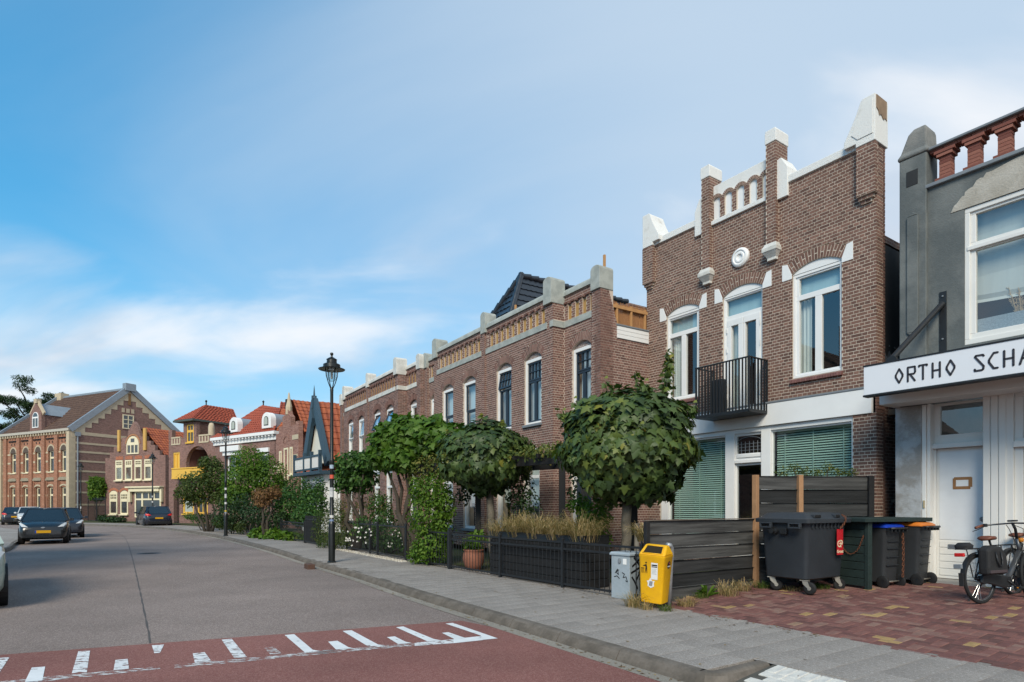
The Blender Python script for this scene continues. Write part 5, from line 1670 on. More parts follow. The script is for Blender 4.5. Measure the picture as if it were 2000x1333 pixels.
# farther gardens
shrub('garden_tree', 'dark olive tree in front of the yellow-trimmed villa', 'tree',
      [B(395, 950, 34.5, 44, 36, 900), B(425, 935, 34, 30, 36, 600), B(372, 965, 34.5, 26, 24, 420), B(410, 905, 34, 22, 16, 260), B(440, 975, 33.5, 26, 22, 360)], .15, m_olive, 'oval', 41,
      tone=lambda p, g: np.clip(g.normal(.24, .16, len(p)), 0, 1))
shrub('garden_tree', 'tall yellow-green tree in front of the white-corniced villa', 'tree',
      [B(490, 905, 33, 40, 34, 900), B(478, 945, 32.5, 46, 42, 1000), B(525, 930, 33, 34, 40, 700), B(460, 970, 32, 26, 34, 420), B(545, 955, 33.5, 22, 30, 360)], .15, m_bright, 'oval', 42,
      tone=lambda p, g: np.clip(g.normal(.36, .2, len(p)), 0, 1))
shrub('topiary_tree', 'round topiary tree with rusty brown top and thin bare trunk', 'tree',
      [B(512, 968, 27, 20, 16, 300), B(535, 962, 27.2, 16, 14, 220), B(512, 982, 27, 18, 10, 160)], .10, m_rust, 'oval', 43)
shrub('garden_bush', 'dense dark green bush below the timbered gable', 'shrub',
      [B(585, 965, 29, 34, 34, 700), B(610, 985, 27, 30, 32, 600), B(560, 990, 28, 32, 30, 560), B(600, 1010, 26, 34, 22, 480), B(625, 960, 28.5, 14, 26, 200)], .13, m_green, 'oval', 44)
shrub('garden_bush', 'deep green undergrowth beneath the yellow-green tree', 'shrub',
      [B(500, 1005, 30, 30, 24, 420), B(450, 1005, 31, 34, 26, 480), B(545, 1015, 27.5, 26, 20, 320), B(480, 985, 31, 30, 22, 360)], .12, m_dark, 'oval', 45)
shrub('flower_bed', 'low leafy flower bed with pale blooms at the far fence', 'plants',
      [B(395, 1012, 36, 26, 10, 260), B(430, 1018, 33, 14, 14, 160), B(375, 1008, 37, 18, 8, 140)], .10, m_green, 'oval', 46)
shrub('large_leaf_plants', 'large-leaved bright green plants along the low garden fence', 'plants',
      [B(505, 1042, 27.5, 16, 12, 70), B(535, 1045, 26.8, 18, 12, 70), B(555, 1048, 26, 14, 10, 50), B(575, 1050, 25.4, 18, 10, 60), B(525, 1052, 26.6, 20, 6, 60)], .24, m_bright, 'oval', 47)
shrub('clipped_hedge', 'low clipped green hedge next to the second lamp post', 'hedge', [B(455, 1022, 31.5, 18, 16, 520), B(430, 1020, 33, 14, 14, 360), B(470, 1030, 30.5, 12, 12, 260)], .08, m_olive, 'oval', 48,
      tone=lambda p, g: np.clip(g.normal(.25, .15, len(p)), 0, 1))
# ------------------------------------------------------------------ iron fences
m_iron = mat('painted_iron', (.015, .017, .020), .5, .2, 9., spec=.45)
def fence(name, label, a, b, posts, h=.84, sp=.115, spike=0., bar_r=.007, group='iron garden fences', post_w=.05, double=True, z0=.12, finial=True):
    a = Vector(a); b = Vector(b); L = (b - a).length; ang = math.atan2(b.y - a.y, b.x - a.x)
    t = thing(name, label, 'fence', (a.x, a.y, z0), ang, group=group)
    hw = post_w / 2
    for p in posts:
        q = MB().box(p * L - hw, p * L + hw, -hw, hw, -.05, h + .03)
        if finial: q.lathe([(.0, h + .03), (hw * 1.2, h + .03), (hw * 1.2, h + .045), (hw * .6, h + .05), (hw * .7, h + .07), (0, h + .09)], 8, (p * L, 0, 0))
        q.build('post', m_iron, t)
    for z in ([h - .02, h - .14] if double else [h - .05]) + [.07]:
        MB().box(0, L, -.012, .012, z - .018, z + .018).build('rail', m_iron, t)
    n = int(L / sp)
    bm = MB()
    bm.tube([(0, 0, .03), (0, 0, h - .01 + spike)], bar_r, 6)
    me = bm.mesh('bar', m_iron)
    for k in range(1, n):
        if min(abs(k / n - p) * L for p in posts) < .04: continue
        inst('bar', me, t, (L * k / n, 0, 0))
    return t
FA = Vector((2.02, 9.29)); FB = Vector((-1.42, 13.92)); fdv = (FB - FA).normalized(); fnv = Vector((-fdv.y * -1, -fdv.x)) if False else Vector((fdv.y, -fdv.x))
def fpos(x):                                   # distance along the fence line of a picture column
    r = (x - CX) / FL; return (FA.x - r * FA.y) / (r * fdv.y - fdv.x)
FLn = (FB - FA).length
fence('iron_fence', 'black iron railing in front of the black planter box', FA, FB, [0.0, fpos(1099) / FLn, fpos(977) / FLn, 1.])
fence('garden_gate', 'small black iron gate with square posts beside the terracotta pot', FB + fdv * .05, Vector((-2.05, 14.78)), [0., 1.], post_w=.085, h=.88, double=False, finial=True)
fence('iron_fence', 'spiked black iron fence with pebbles along its foot', Vector((-2.85, 16.05)), Vector((-5.62, 20.30)), [0., .42, .55, 1.], h=.95, spike=.05, sp=.10, double=False)
fence('garden_gate', 'dark spiked gate at the end of the low garden fence', Vector((-7.05, 21.95)), Vector((-8.15, 23.60)), [0., 1.], h=1.0, spike=.10, sp=.08, bar_r=.012, double=False)
fence('iron_fence', 'low dark fence behind the large-leaved plants', Vector((-8.25, 23.75)), Vector((-14.8, 33.3)), [0., .33, .66, 1.], h=.80, sp=.13, double=True)
fence('iron_fence', 'far black iron fence before the villa with yellow windows', Vector((-17.4, 36.2)), Vector((-21.5, 41.3)), [0., .5, 1.], h=.9, sp=.16, double=True)
pn = thing('fence_panel', 'short solid dark board panel ending the low garden fence', 'fence panel', (-15.0, 33.5, .12), math.atan2(.82, -.57))
for k in range(6): MB().box(k * .13, k * .13 + .12, -.015, .015, 0, 1.0).build('board', m_iron, pn, bevel=.004)
for z in (.2, .85): MB().box(-.02, .82, .015, .04, z, z + .07).build('rail', m_iron, pn)
pb_ = MB(); g6 = random.Random(12)
for k in range(900):
    t = g6.random(); p = Vector((-2.75, 15.75)).lerp(Vector((-5.75, 20.2)), t) + Vector((.82, .57)) * g6.uniform(-.22, .03)
    s = g6.uniform(.018, .045); a = g6.random() * 6.28
    pb_.add([(p.x + s * math.cos(a + q * 1.57) * (1 if q % 2 else .7), p.y + s * math.sin(a + q * 1.57), .118) for q in range(4)] + [(p.x, p.y, .118 + s * .8)], [(0, 1, 4), (1, 2, 4), (2, 3, 4), (3, 0, 4)], g6.random())
tag(pb_.build('pebble_strip', mat('pale_pebble', None, .8, .1, 5., tone=[(0, (.30, .26, .20)), (1, (.58, .54, .47))])), 'strip of pale pebbles at the foot of the spiked fence', 'pebbles', kind='stuff')

# ------------------------------------------------------------------ planter box with dry grasses
t0, t1 = fpos(1128), fpos(946)
po = FA + fdv * t0 + fnv * .14
PLN = t1 - t0
plant = thing('planter_box', 'long black wooden planter box behind the railing', 'planter', (po.x, po.y, .12), math.atan2(fdv.y, fdv.x))
PD = .62                                           # local y: -PD is inward
HB = [0, .155, .31, .465, .62, .775]
for r_, z in enumerate(HB):
    for k in range(2):
        L0 = PLN * k / 2; L1 = PLN * (k + 1) / 2
        MB().box(L0 + .004, L1 - .004, -.045 + g6.uniform(-.006, .006), 0 + g6.uniform(-.008, .004), z + .004, z + .150).build('board', m_blackwood, plant, bevel=.008)
    MB().box(-.03, .012 + g6.uniform(-.004, .006), -PD, -.046, z + .004, z + .150).build('board', m_blackwood, plant, bevel=.008)
    MB().box(PLN - .012, PLN + .03, -PD, -.046, z + .004, z + .150).build('board', m_blackwood, plant, bevel=.008)
MB().box(.02, PLN - .02, -PD, -PD + .03, 0, .92).build('back_board', m_blackwood, plant)
lin = MB()
rg = []
for k in range(25):
    u = PLN * k / 24
    rg.append((u, .012 + g6.uniform(-.004, .006), .93 + g6.uniform(-.012, .008)))
lin.loft([[(u, y, .80) for u, y, z in rg], rg, [(u, y - .07, z + .006) for u, y, z in rg]], close=False, caps=False)
lin.build('liner', mat('pond_liner', (.015, .016, .018), .45, .2, 5.), plant, smooth=True)
MB().box(-.035, .016, -PD, .0, .93, .945).build('liner_edge', m_blackwood, plant)
MB().box(.03, PLN - .03, -PD + .03, -.05, .70, .84).build('earth', m_soil, plant)
def grass_tuft(name, label, loc, n, h, spread, m, seed, group=None, lean=.5, rz=None, w=.006, parent_cat='grass'):
    g = random.Random(seed); mb = MB()
    for k in range(n):
        a = g.random() * 6.283; r = g.random() ** .5 * spread * .35
        b = Vector((r * math.cos(a), r * math.sin(a), 0)); hh = h * g.uniform(.5, 1.1)
        a2 = a + g.uniform(-.8, .8); d = Vector((math.cos(a2), math.sin(a2), 0)); ln = lean * g.uniform(.2, 1.2)
        p1 = b + d * hh * .25 * ln + Vector((0, 0, hh * .55)); p2 = b + d * hh * .75 * ln + Vector((0, 0, hh * (1 - .25 * ln)))
        p3 = p2 + d * hh * .22 * ln + Vector((0, 0, -hh * .12 * ln))
        sv = Vector((-d.y, d.x, 0)) * w * g.uniform(.7, 1.4)
        tn = g.random()
        mb.add([tuple(b - sv), tuple(b + sv), tuple(p1 + sv), tuple(p1 - sv), tuple(p2 + sv * .7), tuple(p2 - sv * .7), tuple(p3)], [(0, 1, 2, 3), (3, 2, 4, 5), (5, 4, 6)], tn)
    t = thing(name, label, parent_cat, loc, 0, group)
    o = mb.build('blades', m, t); o['kind'] = 'stuff'
    return t
m_straw = leaf_mat('straw_grass', [(0, (.08, .095, .03)), (.25, (.20, .165, .065)), (.6, (.40, .275, .13)), (1, (.56, .42, .23))], .8, .3)
m_lawn = leaf_mat('lawn_grass', [(0, (.03, .07, .01)), (.6, (.08, .14, .02)), (1, (.20, .19, .06))], .7, .35)
plM = Matrix.Translation(plant.location) @ Matrix.Rotation(math.atan2(fdv.y, fdv.x), 4, 'Z')
for k in range(9):
    u = .18 + (PLN - .36) * k / 8
    p = plM @ Vector((u, -.20 - .2 * (k % 2), .82))
    grass_tuft('ornamental_grass', 'tuft of straw-coloured ornamental grass in the black planter', tuple(p), 260, .50 + .13 * math.sin(k * 2.1), .75, m_straw, 60 + k, 'grasses in the planter', 1.25, w=.0042)
grass_tuft('ornamental_grass', 'hanging tuft of dry blond grass beside the low plank fence', (*at(1256, 0, 9.9)[:2], 1.0), 260, .36, .25, m_straw, 80, None, 1.3, w=.004)
# pot
pt = at(925, 0, 13.75)
pot = thing('terracotta_pot', 'round terracotta pot behind the small garden gate', 'pot', (pt[0], pt[1], .125))
MB().lathe([(.0, 0), (.15, 0), (.22, .12), (.255, .26), (.24, .38), (.21, .42), (.235, .44), (.235, .47), (.20, .47), (.19, .42), (0, .40)], 24).build('vessel', mat('terracotta', (.30, .12, .075), .85, .2, 3., bump=.3), pot, smooth=True)
leaves_obj('pot_plant', leaf_sets([(0, 0, .62, .26, .26, .2, 220), (.1, 0, .78, .2, .2, .16, 120)], .10, 81, .3, .6, .7, .8, .5), 'oval', m_bright, pot)

# ------------------------------------------------------------------ grey cabinet with graffiti
cab = thing('street_cabinet', 'small pale grey utility cabinet with black graffiti beside the yellow litter bin', 'cabinet', (1.60, 9.62, .12), math.atan2(-.76, .65))
m_cab = mat('pale_grey_steel', (.33, .38, .42), .5, .10, 3., col2=(.28, .33, .365), bump=.1)
# local x runs along the left face to the near corner, +y is inward
CW, CD, CH = .37, .36, .69
MB().box(0, CW, 0, CD, .0, CH).build('body', m_cab, cab, bevel=.008)
lidm = MB(); lidm.loft([[(-.02, -.02, CH + .001), (CW + .02, -.02, CH + .001), (CW + .02, CD + .02, CH + .001), (-.02, CD + .02, CH + .001)], [(-.02, -.02, CH + .025), (CW + .02, -.02, CH + .025), (CW + .02, CD + .02, CH + .025), (-.02, CD + .02, CH + .025)], [(.0, .0, CH + .05), (CW, .0, CH + .05), (CW, CD, CH + .05), (0, CD, CH + .05)]])
lidm.build('lid', m_cab, cab, fix=True)
lk = MB().lathe([(.0, 0), (.035, 0), (.035, .012), (.02, .018), (0, .018)], 16); lko2 = lk.build('lock', m_lead, cab, loc=(.17, -.001, .60)); lko2.rotation_euler = (rad(90), 0, 0); lko2.scale = (.8, 1.25, 1)
MB().box(.24, .31, -.006, -.001, .55, .64).build('label_plate', m_white, cab)
def strokes(paths, to3, w, parent, m, name='graffiti'):
    mb = MB()
    for P in paths:
        Q = [to3(*p) for p in P]
        for a, b in zip(Q[:-1], Q[1:]):
            nn = Vector(to3.n); mb.bar(a, b, w, .003, nn)
    return mb.build(name, m, parent)
class OnLeft:
    n = (0, 1, 0)
    def __call__(s, a, b): return (a, -.003, b)
class OnRight:
    n = (1, 0, 0)
    def __call__(s, a, b): return (CW + .003, a, b)
m_ink = mat('black_ink', (.012, .012, .013), .4, .1)
strokes([[(.08, .40), (.13, .47), (.15, .38), (.10, .42), (.16, .46)], [(.06, .34), (.12, .36), (.17, .32)], [(.22, .42), (.27, .40), (.24, .34), (.30, .36), (.33, .28), (.29, .30)]], OnLeft(), .011, cab, m_ink)
strokes([[(.06, .52), (.30, .66)], [(.10, .66), (.26, .52)], [(.03, .42), (.32, .52), (.22, .40), (.34, .46), (.24, .30)], [(.05, .36), (.12, .28), (.20, .16)], [(.16, .30), (.26, .42)]], OnRight(), .030, cab, m_ink)

# ------------------------------------------------------------------ yellow litter bin
m_yb = mat('yellow_plastic', (.80, .43, .006), .42, .06, 5., col2=(.72, .37, .008), spec=.45)
m_galv = mat('galvanised_steel', (.38, .40, .42), .5, .16, 9., metal=.55)
lb_ = thing('litter_bin', 'yellow pedestal litter bin with stickers on a galvanised post', 'litter bin', (2.07, 8.70, .12), rad(-37))
lb_.rotation_euler = (rad(1.5), rad(3.), rad(-37))
bx_ = MB()
def rr_ring(w, d, z, r=.03, y0=0.):
    pts = []
    for sx_, sy_, a0 in ((1, 1, 0), (-1, 1, 90), (-1, -1, 180), (1, -1, 270)):
        for k in range(4):
            a = math.radians(a0 + 30 * k); pts.append((sx_ * (w / 2 - r) + r * math.cos(a), y0 + sy_ * (d / 2 - r) + r * math.sin(a), z))
    return pts
bx_.loft([rr_ring(.29, .22, .075, .03), rr_ring(.325, .255, .085, .03), rr_ring(.33, .26, .125, .03), rr_ring(.395, .325, .735, .035), rr_ring(.405, .335, .745, .035), rr_ring(.405, .335, .775, .035)])
bx_.build('body', m_yb, lb_, auto=40, fix=True)
hdm = MB()
z1, z2 = .775, .915
hw, hd_ = .2025, .1675
V = [(-hw, -hd_, z1), (hw, -hd_, z1), (hw, hd_, z1), (-hw, hd_, z1), (-hw * .80, -.015, z2), (hw * .80, -.015, z2), (hw * .80, .075, z2), (-hw * .80, .075, z2)]
hdm.add(V, [(3, 2, 1, 0), (4, 5, 6, 7), (0, 1, 5, 4), (1, 2, 6, 5), (2, 3, 7, 6), (3, 0, 4, 7)])
hdm.build('hood', m_yb, lb_, bevel=.02)
def on_slope(u, v, o=.004):         # front slope of the hood
    p = Vector((0, -hd_, z1)).lerp(Vector((0, -.015, z2)), v); nv = Vector((0, -(z2 - z1), hd_ - .015)).normalized()
    return (u, p.y + nv.y * o, p.z + nv.z * o)
op = MB(); op.add([on_slope(-.140, .18), on_slope(.140, .18), on_slope(.118, .86), on_slope(-.118, .86)], [(0, 1, 2, 3)])
op.build('opening', mat('bin_opening', (.02, .014, .006), .9, .1), lb_)
lip = MB()
for a, b in (((-.146, .16), (.146, .16)), ((-.124, .88), (.124, .88)), ((-.146, .16), (-.124, .88)), ((.146, .16), (.124, .88))):
    lip.tube([on_slope(*a, .004), on_slope(*b, .004)], .008, 6)
lip.build('lip', m_yb, lb_, smooth=True)
def on_front(u, z, o=.004):
    t = (z - .125) / .61; y = -(.13 + .0325 * t); return (u, y - o, z)
def front_poly(poly, m, name, o=.004):
    q = MB(); q.add([on_front(u, z, o) for u, z in poly], [tuple(range(len(poly)))]); return q.build(name, m, lb_)
m_stk = mat('sticker_white', (.70, .70, .69), .5, .05)
front_poly([(.0, .43), (.10, .43), (.10, .67), (.0, .67)], m_stk, 'notice_sticker')
front_poly([(.008, .625), (.094, .625), (.094, .645), (.008, .645)], m_ink, 'notice_print', .006)
front_poly([(.008, .605), (.094, .605), (.094, .617), (.008, .617)], m_ink, 'notice_print', .006)
for k in range(5): front_poly([(.012, .58 - .018 * k), (.085 - .01 * (k % 2), .58 - .018 * k), (.085 - .01 * (k % 2), .584 - .018 * k), (.012, .584 - .018 * k)], m_greystone, 'notice_print', .006)
front_poly([(-.05, .33), (.0, .30), (.05, .33), (.045, .38), (.06, .41), (.02, .405), (-.01, .45), (-.03, .41), (-.065, .40), (-.045, .37)], m_stk, 'torn_sticker')
front_poly([(-.03, .335), (.02, .33), (.03, .40), (-.02, .40)], mat('sticker_grey', (.25, .25, .27), .6, .3, 30.), 'torn_sticker_print', .006)
# litter pictogram: basket and figure
for k in range(4): front_poly([(-.150 + .012 * k, .51), (-.146 + .012 * k, .51), (-.146 + .012 * k, .58), (-.150 + .012 * k, .58)], m_ink, 'pictogram')
front_poly([(-.156, .577), (-.104, .577), (-.104, .584), (-.156, .584)], m_ink, 'pictogram')
front_poly([(-.095, .51), (-.088, .51), (-.075, .57), (-.066, .51), (-.058, .51), (-.062, .60), (-.07, .64), (-.09, .635), (-.125, .615), (-.125, .607), (-.09, .615), (-.085, .59)], m_ink, 'pictogram')
front_poly([(-.078 + .013 * math.cos(a * .785), .662 + .013 * math.sin(a * .785)) for a in range(8)], m_ink, 'pictogram')
def side_poly(poly, m, name, o=.004):
    q = MB(); q.add([((.165 + .0325 * (z - .125) / .61) + o, y, z) for y, z in poly], [tuple(range(len(poly)))]); return q.build(name, m, lb_)
side_poly([(.01 + .055 * math.cos(a * .3927), .64 + .055 * math.sin(a * .3927)) for a in range(16)], mat('sticker_black', (.02, .014, .016), .4, .1), 'round_sticker')
side_poly([(-.04, .612), (.06, .612), (.06, .628), (-.04, .628)], m_stk, 'round_sticker_print', .006)
side_poly([(.0, .65), (.025, .65), (.025, .675), (.0, .675)], mat('sticker_pink', (.55, .12, .14), .5, .1), 'round_sticker_print', .006)
pp2 = MB().tube([(.145, .20, -.02), (.145, .20, .60), (.150, .205, .78), (.148, .195, .86), (.140, .16, .905), (.12, .10, .915)], .036, 12)
pp2.build('post', m_galv, lb_, smooth=True)
MB().box(.04, .15, .12, .19, .28, .33).box(.04, .15, .12, .19, .60, .65).build('bracket', m_galv, lb_, bevel=.004)
MB().box(-.02, .02, -.02, .05, .0, .08).build('drain_spout', m_black, lb_, bevel=.004)

# ------------------------------------------------------------------ plank fences
m_plank = mat('weathered_black_plank', (.030, .031, .032), .75, .75, 9., bump=.6, bs=30., tone=[(0, (.017, .018, .019)), (.5, (.042, .043, .044)), (1, (.088, .088, .086))], streak='h')
m_raw = mat('raw_pine_post', (.36, .20, .105), .8, .18, 6.)
def plank_fence(name, label, a, b, z0, ztops, nb, posts, rz=0, seed=1):
    g = random.Random(seed); a = Vector(a); b = Vector(b); L = (b - a).length
    t = thing(name, label, 'fence', (a.x, a.y, z0[0]), math.atan2(b.y - a.y, b.x - a.x))
    h = ztops - z0[0]; bh = h / nb
    for k in range(nb):
        lo = k * bh
        q = MB(); tn = g.random(); sg = g.uniform(-.008, .008)
        n = 8
        bot = [(L * j / n, .0 + g.uniform(-.003, .003), max(lo, (z0[1] - z0[0]) * j / n - .03) + .004 + sg * math.sin(j)) for j in range(n + 1)]
        top = [(x, y - .012, lo + bh - .004 + sg * math.sin(x * 2)) for x, y, z in bot]
        q.loft([[(x, y - .022, z) for x, y, z in bot], [(x, y, z) for x, y, z in bot], [(x, y, z) for x, y, z in top], [(x, y - .022, z) for x, y, z in top]], tn, close=False)
        q.build('plank', m_plank, t)
    for (s, y, h2, wdt, mm) in posts:
        MB().box(s * L - wdt / 2, s * L + wdt / 2, y, y + wdt, -.05, h2 - z0[0]).build('post', mm, t, bevel=.005)
    return t
la, lbp = Vector((1.98, 8.98)), Vector((4.24, 10.40))
plank_fence('plank_fence', 'low fence of weathered black planks behind the yellow litter bin', la, lbp, (.12, .22), 1.37, 6,
            [(.0, -.10, 1.36, .07, m_blackwood), (.985, -.075, 2.13, .085, m_raw)], seed=2)
lc = MB(); lfo = [o for o in COL.objects if o.name == 'plank_fence'][0]
MB().box(0, (lbp - la).length, -.05, .03, 1.25, 1.262).build('cap_rail', mat('worn_cap_rail', (.16, .13, .105), .8, .2, 5.), lfo)
ua, ub = Vector((4.30, 10.42)), Vector((6.48, 10.72))
plank_fence('plank_fence', 'tall black plank fence with pale pine posts behind the refuse container', ua, ub, (.22, .28), 2.12, 8,
            [(.345, -.078, 2.14, .085, m_raw), (.97, -.06, 2.13, .10, m_blackwood)], seed=5)
for i in range(1): pass
shrub('window_box_plants', 'grey-green leafy plants showing above the tall plank fence', 'plants',
      [B(1530 + 22 * k, 925 - (10 if k % 3 == 1 else 0), 10.75 + .04 * k, 13, 13, 34) for k in range(7)], .075, m_olive, 'narrow', 90, shell=.1, tone=lambda p, g: np.clip(g.normal(.45, .2, len(p)), 0, 1), droop=-.2)

# ------------------------------------------------------------------ large wheeled refuse container
m_cont = mat('dark_grey_plastic', (.028, .033, .040), .5, .12, 3., bump=.12, bs=40., spec=.4)
m_contl = mat('container_lid_plastic', (.034, .040, .048), .48, .12, 3., spec=.4)
CA = math.atan2(.52, .85)
cont = thing('refuse_container', 'large dark grey four-wheeled refuse container with red tag', 'container', (4.53, 9.17, .215), CA)
# local x: long side to the right, y: depth away; near corner at the origin
CWd, CDp = 1.02, .78
cb = MB()
def rring(x0, x1, y0, y1, z, r):
    pts = []
    for cx_, cy_, a0 in ((x1 - r, y1 - r, 0), (x0 + r, y1 - r, 90), (x0 + r, y0 + r, 180), (x1 - r, y0 + r, 270)):
        for k in range(4):
            a = math.radians(a0 + 30 * k); pts.append((cx_ + r * math.cos(a), cy_ + r * math.sin(a), z))
    return pts
cb.loft([rring(.06, CWd - .06, .06, CDp - .06, .225, .05), rring(.03, CWd - .03, .03, CDp - .03, .245, .06), rring(-.02, CWd + .02, -.02, CDp + .02, 1.08, .07), rring(-.03, CWd + .03, -.03, CDp + .03, 1.12, .07)])
cb.build('body', m_cont, cont, auto=40, fix=True)
lid_ = MB()
lid_.loft([rring(-.085, CWd + .085, -.085, CDp + .085, 1.115, .05), rring(-.09, CWd + .09, -.09, CDp + .09, 1.175, .05), rring(-.03, CWd + .03, -.03, CDp + .03, 1.20, .06), rring(.03, CWd - .03, .03, CDp - .03, 1.265, .08), rring(.12, CWd - .12, .12, CDp - .12, 1.275, .08)])
lido = lid_.build('lid', m_contl, cont, auto=35, fix=True)
for (x0, x1) in ((.10, .28), (.66, .80)):
    MB().box(x0, x1, -.06, .03, 1.195, 1.245).build('lid_grip', m_cont, lido, bevel=.008)
    MB().box(x0 + .015, x1 - .015, -.063, -.058, 1.203, 1.237).build('grip_recess', mat('recess_black', (.01, .01, .011), .9, .1), lido)
for y0 in (.02, .52):
    q = MB(); slab(q, y0, y0 + .20, 1.03, 1.115, [(y0 + .025, y0 + .175, 1.05, 1.098)], 0, .06)
    q.v = [(-.10 - y, x, z) for x, y, z in q.v]; q.build('side_handle', m_contl, cont, bevel=.006, fix=True)
for k in range(9):
    MB().box(.08 + .1 * k, .10 + .1 * k, -.045, -.015, 1.03, 1.115).build('rim_rib', m_cont, cont, bevel=.004)
tr2_ = MB().lathe([(.0, 0), (.055, 0), (.05, .05), (.028, .055), (.028, .10), (.04, .105), (.04, .13), (0, .13)], 14)
tro = tr2_.build('trunnion', m_black, cont, loc=(-.02, .52, .98), auto=40); tro.rotation_euler = (0, rad(-90), 0)
MB().box(-.075, -.015, .30, .42, .93, 1.03).build('side_bracket', m_black, cont, bevel=.01)
m_steel = mat('zinc_steel', (.40, .38, .33), .45, .2, 9., metal=.6)
m_rub = mat('black_rubber', (.014, .014, .015), .75, .2, 8.)
def castor(x, y, a):
    c = part_root('castor', cont, (x, y, 0), a)
    MB().box(-.06, .06, -.05, .05, .215, .228).build('plate', m_steel, c)
    MB().prism([(-.03, .222), (.05, .222), (.095, .10), (.065, .09), (-.01, .16)], -.042, -.032).prism([(-.03, .222), (.05, .222), (.095, .10), (.065, .09), (-.01, .16)], .032, .042).build('fork', m_steel, c)
    w = MB().lathe([(.028, -.024), (.075, -.027), (.094, -.018), (.10, 0), (.094, .018), (.075, .027), (.028, .024)], 22)
    wo2 = w.build('wheel', m_rub, c, smooth=True, loc=(.075, 0, .10)); wo2.rotation_euler = (rad(90), 0, 0)
    h = MB().lathe([(0, -.035), (.03, -.035), (.03, .035), (0, .035)], 12); ho = h.build('hub', m_steel, c, loc=(.075, 0, .10)); ho.rotation_euler = (rad(90), 0, 0)
castor(.10, .10, rad(-78)); castor(.92, .10, rad(-30)); castor(.10, .68, rad(-60)); castor(.92, .68, rad(40))
# red tag hanging on its chain
m_tag = mat('red_tag', (.48, .012, .020), .4, .06)
tagx, ty = .79, -.058
tg = MB().box(tagx - .085, tagx + .085, ty - .004, ty, .60, 1.01).build('red_tag', m_tag, cont)
m_cream = mat('cream_print', (.75, .62, .42), .5, .05)
class OnTag:
    n = (0, 1, 0)
    def __call__(s, a, b): return (tagx + a, ty - .0065, .60 + b)
def tagarc(cx_, cz_, r, a0, a1, n=10): return [(cx_ + r * math.cos(math.radians(a0 + (a1 - a0) * i / n)), cz_ + r * math.sin(math.radians(a0 + (a1 - a0) * i / n))) for i in range(n + 1)]
strokes([tagarc(-.022, .175, .045, 75, 350), [(-.022, .180), (.022, .180)], [(.020, .12), (.020, .20)], [(.02, .215), (-.005, .225)], tagarc(.030, .195, .030, -80, 100), [(-.005, .225), (.030, .225)]], OnTag(), .020, tg, m_cream, 'logo')
fc = bpy.data.curves.new('tag_text', 'FONT'); fc.body = 'Groot'; fc.size = .068; fc.align_x = 'CENTER'; fc.extrude = .0008; fc.offset = .0022
fc.materials.append(m_cream)
tmp = bpy.data.objects.new('tag_text', fc); COL.objects.link(tmp)
tme2 = bpy.data.meshes.new_from_object(tmp.evaluated_get(bpy.context.evaluated_depsgraph_get())); bpy.data.objects.remove(tmp)
fo_ = bpy.data.objects.new('tag_lettering', tme2); COL.objects.link(fo_); fo_.parent = tg; fo_.location = (tagx, ty - .006, .632); fo_.rotation_euler = (rad(90), 0, 0)
m_rustc = mat('rusty_chain', (.16, .06, .03), .85, .3, 15.)
def chain(pts, parent, name='chain', r=.010, link=.030):
    P = smooth_line([Vector(p) for p in pts], link * .5); P = resample(P, link)
    mb = MB()
    for i, (a, b) in enumerate(zip(P[:-1], P[1:])):
        d = (b - a).normalized(); s = d.cross(Vector((0, 1, .3))).normalized(); u = d.cross(s)
        e = s if i % 2 else u
        c = (a + b) / 2
        mb.tube([c + d * link * .62 * math.cos(t * 1.047) + e * r * 1.1 * math.sin(t * 1.047) for t in range(7)], r * .38, 5, caps=False)
    return mb.build(name, m_rustc, parent)
chain([(tagx + .06, -.05, 1.24), (tagx + .09, -.10, 1.19), (tagx + .07, -.09, 1.10), (tagx - .02, -.075, 1.02), (tagx, -.07, 1.0)], cont, r=.013)

# ------------------------------------------------------------------ dark green bin shelter
m_gb = mat('dark_green_board', (.018, .032, .030), .7, .3, 4., bump=.4, bs=40.)
SH0 = Vector((5.70, 9.58)); sda = math.atan2(.36, .93)
shd = thing('bin_shelter', 'dark green board bin shelter with flat lid', 'shelter', (SH0.x, SH0.y, .235), sda)
for k in range(8):                                   # end wall facing the street: runs from the corner to the left and back
    MB().box(-.03, .0, .0, .62, .06 + .132 * k, .06 + .132 * k + .122).build('board', m_gb, shd, bevel=.006)
MB().box(-.04, .05, -.05, .02, 0, 1.10).build('post', m_gb, shd, bevel=.006)
MB().box(1.30, 1.36, -.02, .06, .05, 1.12).build('post', m_gb, shd, bevel=.006)
for k in range(8): MB().box(.0, 1.3, .60, .63, .06 + .132 * k, .06 + .132 * k + .122).build('back_board', m_gb, shd, bevel=.006)
MB().box(-.16, 1.40, -.10, .70, 1.10, 1.165).build('lid', m_gb, shd, bevel=.008)
chain([(-.045, .48, 1.02), (-.05, .46, .85), (-.055, .44, .74), (-.055, .36, .62), (-.055, .25, .57), (-.055, .12, .66), (-.05, .02, .90)], shd)
chain([(-.05, .45, .78), (-.05, .46, .60), (-.05, .455, .44)], shd)
MB().box(-.075, -.045, .42, .455, .70, .775).build('padlock', mat('brass', (.45, .33, .13), .4, .1, metal=.7), shd, bevel=.006)

